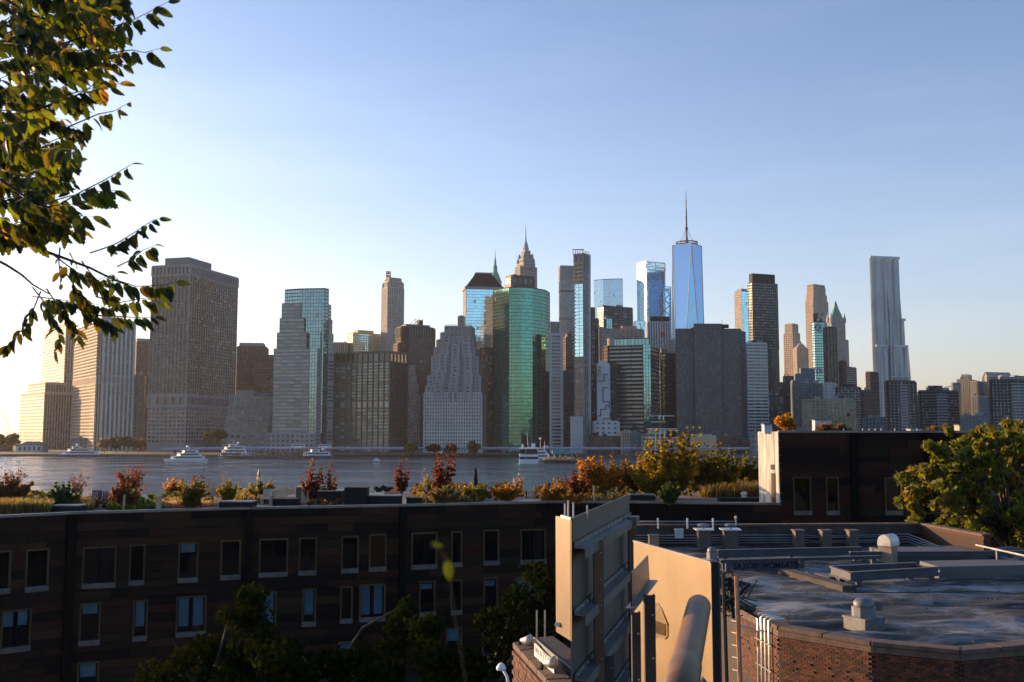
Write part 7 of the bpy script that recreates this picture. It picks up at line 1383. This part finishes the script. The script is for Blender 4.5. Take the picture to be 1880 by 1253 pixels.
# hand hole: rounded frame, with shiny plates added for the sun's glint
def onB(x, y):
    ax, bz = ray(x, y); den = dB.x-ax*dB.y; t = (ax*L_.y-L_.x)/den; q = L_+dB*t; return Vector((q.x, q.y, CAMZ+bz*q.y))
hp = [(1196, 1108), (1208, 1108), (1216, 1120), (1227, 1146), (1227, 1168), (1222, 1173), (1196, 1168)]; q = [onB(x, y)+nB*.004 for x, y in hp]; m = M(); m.tube(q+[q[0]], .004, 6); m.build('hole_frame', m_gold, e2, smooth=True)
m = M(); m.q(*[v+nB*.002 for v in q][::-1]); m.build('hole_glint', mat('hole_glint_brass', (.9, .66, .36), .18, metal=.9, ns=4, na=.1), e2)
m = M(); q2 = [onB(x, y)+nB*.012 for x, y in ((1197, 1137), (1224, 1146), (1224, 1168), (1197, 1160))]; m.q(*q2[::-1]); m.q(*q2); m.build('glint_plate', mat('glint_plate_metal', (.95, .75, .45), .12, metal=1, ns=3, na=.05), e2)  # added plate, its bright metal imitates sunlight reflected in the hole
# the big pipe
p0, p1 = P(1283, 1114, 5.3), P(1238, 1315, 3.5); e3 = thing('flue_pipe', 'thick tan steel pipe rising diagonally in front of the sunlit panel', 'pipe', p1); rr = 21.5*px(5.3)
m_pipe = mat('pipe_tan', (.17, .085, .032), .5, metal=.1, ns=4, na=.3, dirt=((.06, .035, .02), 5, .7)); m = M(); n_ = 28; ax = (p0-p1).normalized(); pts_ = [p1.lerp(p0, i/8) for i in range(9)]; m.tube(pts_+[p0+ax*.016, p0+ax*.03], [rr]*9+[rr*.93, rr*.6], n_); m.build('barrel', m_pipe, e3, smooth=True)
m = M(); q = p1.lerp(p0, .36); m.tube([q-ax*.9, q-ax*.02, q], [rr*1.07, rr*1.07, rr*1.01], n_); m.build('sleeve', m_pipe, e3, smooth=True)
sd = ax.cross(Vector((0, 1, 0))).normalized(); m = M(); m.bar(p1.lerp(p0, .36)-Vector((0, rr*1.0, 0)), p0-Vector((0, rr*1.0, 0))-ax*.05, .01, .012); m.build('seam', m_post, e3)
m = M(); m.tube([P(1283, 1262, 5.4), P(1290, 1250, 5.4), P(1296, 1262, 5.4)], .025, 8); m.build('elbow', m_postd, e3)
# ================================================================== little brick wall at the bottom
ZW = 19.6
w0, w1, w2, w3 = G(941, 1180, ZW), G(1022, 1268, ZW), G(1068, 1268, ZW), G(982, 1172, ZW); e4 = thing('brick_parapet', 'short brick parapet with a worn stone cap at the bottom centre', 'wall', (w0.x, w0.y, 16)); m = M(); ins = lambda v, c, s: c+(v-c)*s
cc = (w0+w1+w2+w3)/4; m = M(); m.prism([(v.x, v.y) for v in [ins(v, cc, .93) for v in (w0, w1, w2, w3)]], 16.5, ZW-.07); m.build('wall_core', m_mort, e4)
for i in range(5): f0, f1 = i/5+.004, (i+1)/5-.004; m = M(); m.prism([(v.x, v.y) for v in (w0.lerp(w1, f0), w0.lerp(w1, f1), w3.lerp(w2, f1), w3.lerp(w2, f0))], ZW-.065, ZW+random.uniform(-.004, .004), bot=True); m.build('cap_stone', m_stone, e4, bevel=.01)
v0, v1, v3 = [ins(v, cc, .95) for v in (w0, w1, w3)]
c4 = [0]; r4 = [M() for _ in bm]
for A_, B_ in ((v0, v1), (v3, v0)):
    A_ = Vector((A_.x, A_.y, 0)); B_ = Vector((B_.x, B_.y, 0)); dd_ = (B_-A_).normalized(); bricks(e4, A_, B_, Vector((dd_.y, -dd_.x, 0)), ZW-.07, 26, lim=300, cnt=c4, restm=r4)
for mi, m in enumerate(r4): m.build('brickwork', bm[mi], e4, kind='stuff')
# dark hood beside it, two poles
m_hood = mat('hood_brown', (.045, .03, .028), .8, ns=3); q = [P(980, 1169, 12.4), P(1014, 1167, 13.2), P(1070, 1205, 11.5), P(1070, 1250, 10.2)]; zz = 19.42; hq = [G(980, 1171, zz), G(1070, 1248, zz), G(1078, 1214, zz), G(1015, 1168, zz)]; e5 = thing('metal_hood', 'flat dark metal hood between the brick parapet and the steel sign', 'hood', hq[0]); m = M(); m.prism([(v.x, v.y) for v in hq], zz-.09, zz, bot=True); m.build('hood_plate', m_hood, e5); m = M(); m.bar(hq[0]+Vector((0, 0, -.04)), hq[1]+Vector((0, 0, -.04)), .015, .1); m.build('edge_strip', m_gal, e5)
for i, x in enumerate((985.5, 1000.5)): q0, q1 = P(x, 1121, 12.6), P(x, 1172, 12.6); m = M(); m.tube([q0, q1], .012, 6); tag(recenter(m.build('thin_pole', m_galw), q1), ('left' if i == 0 else 'right')+' of two thin pale poles standing behind the metal hood', 'pole', 'thin poles')
# hanging banner with faded letters
b0, b1 = G(981, 1204, ZW), G(1017, 1237, ZW); hb0 = P(981, 1181, b0.y).z-ZW; e6 = thing('small_sign_board', 'white sign board with faded letters standing on the brick parapet', 'sign', b0); dd_ = (b1-b0).normalized(); nb = Vector((dd_.y, -dd_.x, 0)); m = M(); nseg = 8
for i in range(nseg):
    t0, t1 = i/nseg, (i+1)/nseg; A_, B_ = b0.lerp(b1, t0), b0.lerp(b1, t1); h0, h1 = hb0*(1-.12*t0+.03*sin(t0*9)), hb0*(1-.12*t1+.03*sin(t1*9))
    m.q(A_, B_, B_+Vector((0, 0, h1)), A_+Vector((0, 0, h0))); m.q(B_-nb*.006, A_-nb*.006, A_-nb*.006+Vector((0, 0, h0)), B_-nb*.006+Vector((0, 0, h1)))
m.build('board', mat('banner_white', (.72, .70, .66), .7, ns=4, na=.15), e6)
cu = bpy.data.curves.new('lettering', 'FONT'); cu.body = 'WATER'; cu.size = .13; cu.extrude = .001; to = bpy.data.objects.new('lettering', cu); COL.objects.link(to); cu.materials.append(mat('faded_blue_ink', (.28, .27, .38), .8)); bpy.context.view_layer.update(); to.scale = ((b1-b0).length*.8/max(.05, to.dimensions.x), .95, 1); to = meshed(to); to.parent = e6; to.rotation_euler = (pi/2, 0, math.atan2(dd_.y, dd_.x)); q = b0+dd_*.03+nb*.004; to.location = (q.x-b0.x, q.y-b0.y, .035)
def spotlight(label, x, y, D): q = P(x, y, D); e = thing('spotlight', label, 'spotlight', q, 'spotlights'); m = M(); m.tube([q+Vector((-.07, .02, .02)), q+Vector((0, 0, .02)), q+Vector((.05, -.02, .03))], [.02, .05, .07], 10); m.build('shade', m_galw, e, smooth=True); m = M(); m.tube([q+Vector((-.07, .02, .02)), q+Vector((-.09, .03, -.05))], .02, 6); m.build('bracket', m_black, e)
spotlight('white spotlight at the far end of the brick parapet cap', 967, 1180, 11.6); spotlight('tan spotlight in front of the lettered sign board', 1010, 1222, 10.2)
# ================================================================== overhanging branch at the upper left
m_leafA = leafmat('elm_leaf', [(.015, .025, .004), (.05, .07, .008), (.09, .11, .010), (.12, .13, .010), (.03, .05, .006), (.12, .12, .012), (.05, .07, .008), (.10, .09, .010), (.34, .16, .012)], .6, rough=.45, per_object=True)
m_leafB = leafmat('elm_leaf_shaded', [(.008, .013, .003), (.018, .028, .005), (.05, .065, .008), (.02, .03, .004), (.05, .06, .006), (.12, .07, .009)], .5, rough=.5)  # darker leaf copy: shade inside the branches is put into the colour
def leaf_geo(seed):
    rg = random.Random(seed); NS = 9; v = []; f = []; bend = rg.uniform(.1, .45); fold = rg.uniform(.15, .5); tw = rg.uniform(-.35, .35); wd = rg.uniform(.23, .30)
    def pos(t, y): a = tw*t; z = abs(y)*fold-bend*t*t; yy = y*cos(a)-0*sin(a); return (t, y*cos(a), z+y*sin(a))
    mid = [pos(i/NS, 0) for i in range(NS+1)]; v += mid
    for sgn in (1, -1):
        base = len(v); ed = []
        for i in range(NS+1):
            t = i/NS; w_ = wd*(sin(pi*min(1, t*.93+.04)**.82)**.85) if i < NS else 0
            if i == 0: w_ = .03
            ed.append(pos(min(1, t+.03 if 0 < i < NS else t), sgn*w_))
        v += ed; mb = len(v)
        for i in range(NS): t = (i+.75)/NS; w_ = wd*(sin(pi*min(1, t*.93+.04)**.82)**.85); v.append(pos(min(1, t-.05), sgn*w_*.86))
        for i in range(NS):
            q = (i, i+1, base+i+1, mb+i, base+i); f.append(q if sgn < 0 else q[::-1])
    # stalk
    b_ = len(v); v += [(-.16, .008, .03), (-.16, -.008, .03), (0.02, .01, 0), (0.02, -.01, 0)]; f.append((b_, b_+1, b_+3, b_+2))
    return v, f
LG = [leaf_geo(900+i) for i in range(9)]; LM = []
for v, f in LG:
    me = bpy.data.meshes.new('leaf'); me.from_pydata(v, [], f); me.materials.append(m_leafA); me.polygons.foreach_set('use_smooth', [True]*len(f)); LM.append(me)
e = thing('elm_tree', 'leafy elm branches with green and amber leaves hanging in from the upper left', 'tree', (-5.2, 4.3, 0)); m = M(); m.tube([(-5.2, 4.3, 0), (-5.1, 4.3, 12), (-4.8, 4.3, 20), (-4.4, 4.4, 25), (-4.0, 4.5, 29)], [.34, .28, .2, .14, .06], 10); m.build('trunk', m_bark, e, smooth=True)
rg = random.Random(21); LV = []          # leaves: (pos, dir, normal, length, hue)
def twig(pts, D, r0=.004, n=8, lpx=30, both=True, hang=.75, start=.2, dD=0, dens=1.0):
    """pts in picture pixels from the tree outwards; D distance"""
    P3 = [P(x, y, D+dD*i/max(1, len(pts)-1)) for i, (x, y) in enumerate(pts)]
    m = M(); m.tube(P3, [r0*(1-.75*i/(len(P3)-1)) for i in range(len(P3))], 5); m.build('twig', m_twig, e, smooth=True)
    Ls = [(b-a).length for a, b in zip(P3, P3[1:])]; T_ = sum(Ls)
    for i in range(n):
        s = T_*(start+(1-start)*(i+.5)/n); k = 0
        while k < len(Ls)-1 and s > Ls[k]: s -= Ls[k]; k += 1
        q = P3[k].lerp(P3[k+1], min(1, s/Ls[k])); t = (P3[k+1]-P3[k]).normalized(); side = 1 if i % 2 else -1
        lat = Vector((0, side, 0)) if rg.random() < .5 else Vector((side*.4, -.6, 0))
        if abs(t.z) > .55: lat = Vector((side*1.3, rg.uniform(-.5, .3), .25))
        dr = (t*rg.uniform(.15, .7)+Vector((0, 0, -1))*hang*rg.uniform(.6, 1.3)+lat*rg.uniform(.1, .55)+Vector((rg.uniform(-.2, .2), 0, 0))).normalized()
        if i == n-1: dr = (t+Vector((0, 0, -.35))).normalized()
        L_ = lpx*px(D)*rg.uniform(.7, 1.2)*(.75 if i > n-3 else 1); LV.append((q, dr, L_, lpx))
D0 = 4.2
TW = [([(110, 82), (160, 66), (205, 50), (245, 37), (312, 2)], 10, 32), ([(140, 112), (200, 98), (243, 92), (265, 97), (298, 88)], 7, 34), ([(90, 140), (150, 128), (200, 112), (230, 120)], 7, 34), ([(60, 215), (110, 190), (160, 165), (196, 135), (205, 148)], 8, 34), ([(10, 212), (60, 203), (110, 185), (160, 170), (225, 152)], 8, 36), ([(120, 236), (180, 210), (210, 204), (235, 190)], 6, 30), ([(110, 375), (150, 352), (190, 332), (225, 312), (245, 300)], 10, 26), ([(60, 380), (130, 360), (180, 352), (215, 350)], 6, 44), ([(20, 430), (60, 400), (120, 395), (175, 398)], 6, 46),
 ([(165, 465), (195, 455), (215, 447), (250, 425), (280, 405), (294, 401)], 12, 25), ([(215, 490), (240, 478), (262, 460), (285, 450)], 8, 28), ([(170, 520), (215, 515), (250, 526), (300, 524), (325, 518)], 12, 30), ([(175, 545), (220, 556), (262, 548), (300, 556)], 9, 28), ([(180, 580), (225, 582), (262, 584), (286, 582)], 8, 26), ([(75, 535), (60, 572), (45, 600), (25, 625), (5, 645)], 12, 26), ([(85, 530), (105, 560), (128, 590), (140, 608), (150, 630)], 12, 26), ([(60, 528), (85, 560), (100, 590), (110, 620), (104, 648)], 10, 24), ([(120, 500), (140, 530), (165, 556), (205, 566)], 14, 28), ([(100, 470), (140, 500), (180, 515), (215, 500)], 14, 26), ([(150, 480), (165, 500), (190, 530), (215, 545)], 16, 26), ([(130, 560), (160, 575), (195, 590), (215, 600)], 10, 28), ([(60, 545), (90, 548), (120, 552), (150, 556)], 12, 26), ([(110, 455), (108, 480), (110, 505), (112, 525)], 4, 20), ([(128, 465), (135, 478), (142, 488)], 2, 20)]
for pts_, n_, lp in TW: twig(pts_, D0+rg.uniform(-.4, .4), .0038, int(n_*1.45), lp*.98, dD=rg.uniform(-.2, .3))
def limb(pts, D, r0, r1): P3 = [P(x, y, D) for x, y in pts]; m = M(); m.tube(P3, [r0+(r1-r0)*i/(len(P3)-1) for i in range(len(P3))], 7); m.build('branch', m_twig, e, smooth=True)
limb([(-60, 400), (30, 440), (70, 457), (120, 475), (165, 492), (205, 512), (235, 524)], 4.2, .009, .004); limb([(-60, 450), (12, 487), (40, 505), (60, 523), (90, 540)], 4.2, .007, .003); limb([(-90, 330), (40, 208), (90, 195), (130, 180)], 4.3, .009, .003); limb([(-90, 20), (60, 60), (130, 62), (200, 50)], 4.3, .009, .003); limb([(-60, -40), (20, 5), (60, 30), (120, 40)], 4.4, .009, .003); limb([(-80, 260), (0, 330), (60, 370), (130, 395)], 4.1, .009, .003); limb([(-60, 100), (50, 60), (120, 70)], 4.5, .008, .003)
for a0, b0 in (((-4.6, 4.35, 22.2), (-90, 330)), ((-4.5, 4.35, 23.0), (-90, 20)), ((-4.6, 4.35, 22), (-60, 400)), ((-4.6, 4.35, 22), (-80, 260)), ((-4.4, 4.4, 24), (-60, -40))): m = M(); m.tube([a0, P(*b0, 4.25)], [.03, .01], 7); m.build('branch', m_twig, e)
def xmax(y): return float(np.interp(y, [-40, 20, 80, 120, 160, 200, 240, 300, 350, 400, 430, 445], [235, 240, 232, 215, 195, 160, 160, 138, 145, 200, 150, 80]))
for i in range(128):
    y = rg.uniform(-30, 425); xm = xmax(y); x = rg.uniform(-50, max(10, xm-55)); ln = rg.uniform(45, 95); an = rg.uniform(-.9, .45); pts_ = [(x, y)]
    for k in range(3): x2, y2 = pts_[-1][0]+ln/3*cos(an), pts_[-1][1]+ln/3*sin(an)+2; pts_.append((min(x2, xmax(y2)-6), y2)); an += rg.uniform(-.2, .2)
    twig(pts_, rg.uniform(3.6, 5.2), .003, rg.randint(9, 13), rg.uniform(26, 38), dD=rg.uniform(-.2, .2), start=.02)
LV.sort(key=lambda t: -(t[3] + (25 if t[0].y < 4.4 else 0)))
LOC = Vector(e.location); RV = []; RF = []; RR = []
for i, (q, dr, L_, lp) in enumerate(LV):
    nrm = Vector((rg.uniform(-.8, .8), -1+rg.uniform(-.3, .6), rg.uniform(-.3, .9))); z = (nrm-dr*nrm.dot(dr)).normalized(); y = z.cross(dr); k = rg.randrange(len(LG)); q = q+dr*L_*.14
    Mx = Matrix((dr, y, z)).transposed().to_4x4(); Mx = Matrix.Translation(q-LOC) @ Mx @ Matrix.Scale(L_, 4)
    if i % max(1, len(LV)//300) == 0 and sum(1 for c in e.children if False) == 0 and i//max(1, len(LV)//300) < 300 or i >= len(LV): pass
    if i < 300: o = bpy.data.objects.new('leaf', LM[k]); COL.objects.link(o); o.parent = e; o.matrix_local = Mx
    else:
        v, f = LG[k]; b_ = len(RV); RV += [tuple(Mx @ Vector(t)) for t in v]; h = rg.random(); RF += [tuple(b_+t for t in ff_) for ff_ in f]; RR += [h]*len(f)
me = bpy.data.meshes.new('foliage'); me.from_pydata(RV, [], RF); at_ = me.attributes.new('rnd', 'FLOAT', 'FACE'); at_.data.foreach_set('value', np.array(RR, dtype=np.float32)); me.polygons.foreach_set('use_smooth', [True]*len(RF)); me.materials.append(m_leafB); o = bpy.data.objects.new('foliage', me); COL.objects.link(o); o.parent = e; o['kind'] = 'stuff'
# small sprig close to the camera
e = thing('leaf_sprig', 'blurred sprig with a yellow green leaf close to the camera', 'sprig', P(786, 1002, .7)); m = M(); m.tube([P(870, 1340, .75), P(838, 1150, .72), P(822, 1040, .7), P(812, 1012, .7), P(788, 1004, .7)], [.0005, .0005, .0004, .0004, .0003], 5); m.build('twig', m_twig, e)
for (x, y), ln, dv in (((822, 1030), 38, (.1, 0, -1)), ((792, 998), 22, (.8, 0, -.2))):
    q = P(x, y, .7); dr = Vector(dv).normalized(); z = Vector((0, -1, .1)); z = (z-dr*z.dot(dr)).normalized(); yv = z.cross(dr); Mx = Matrix.Translation(q-Vector(e.location)) @ Matrix((dr, yv, z)).transposed().to_4x4() @ Matrix.Scale(ln*px(.7), 4); o = bpy.data.objects.new('leaf', LM[2]); COL.objects.link(o); o.parent = e; o.matrix_local = Mx
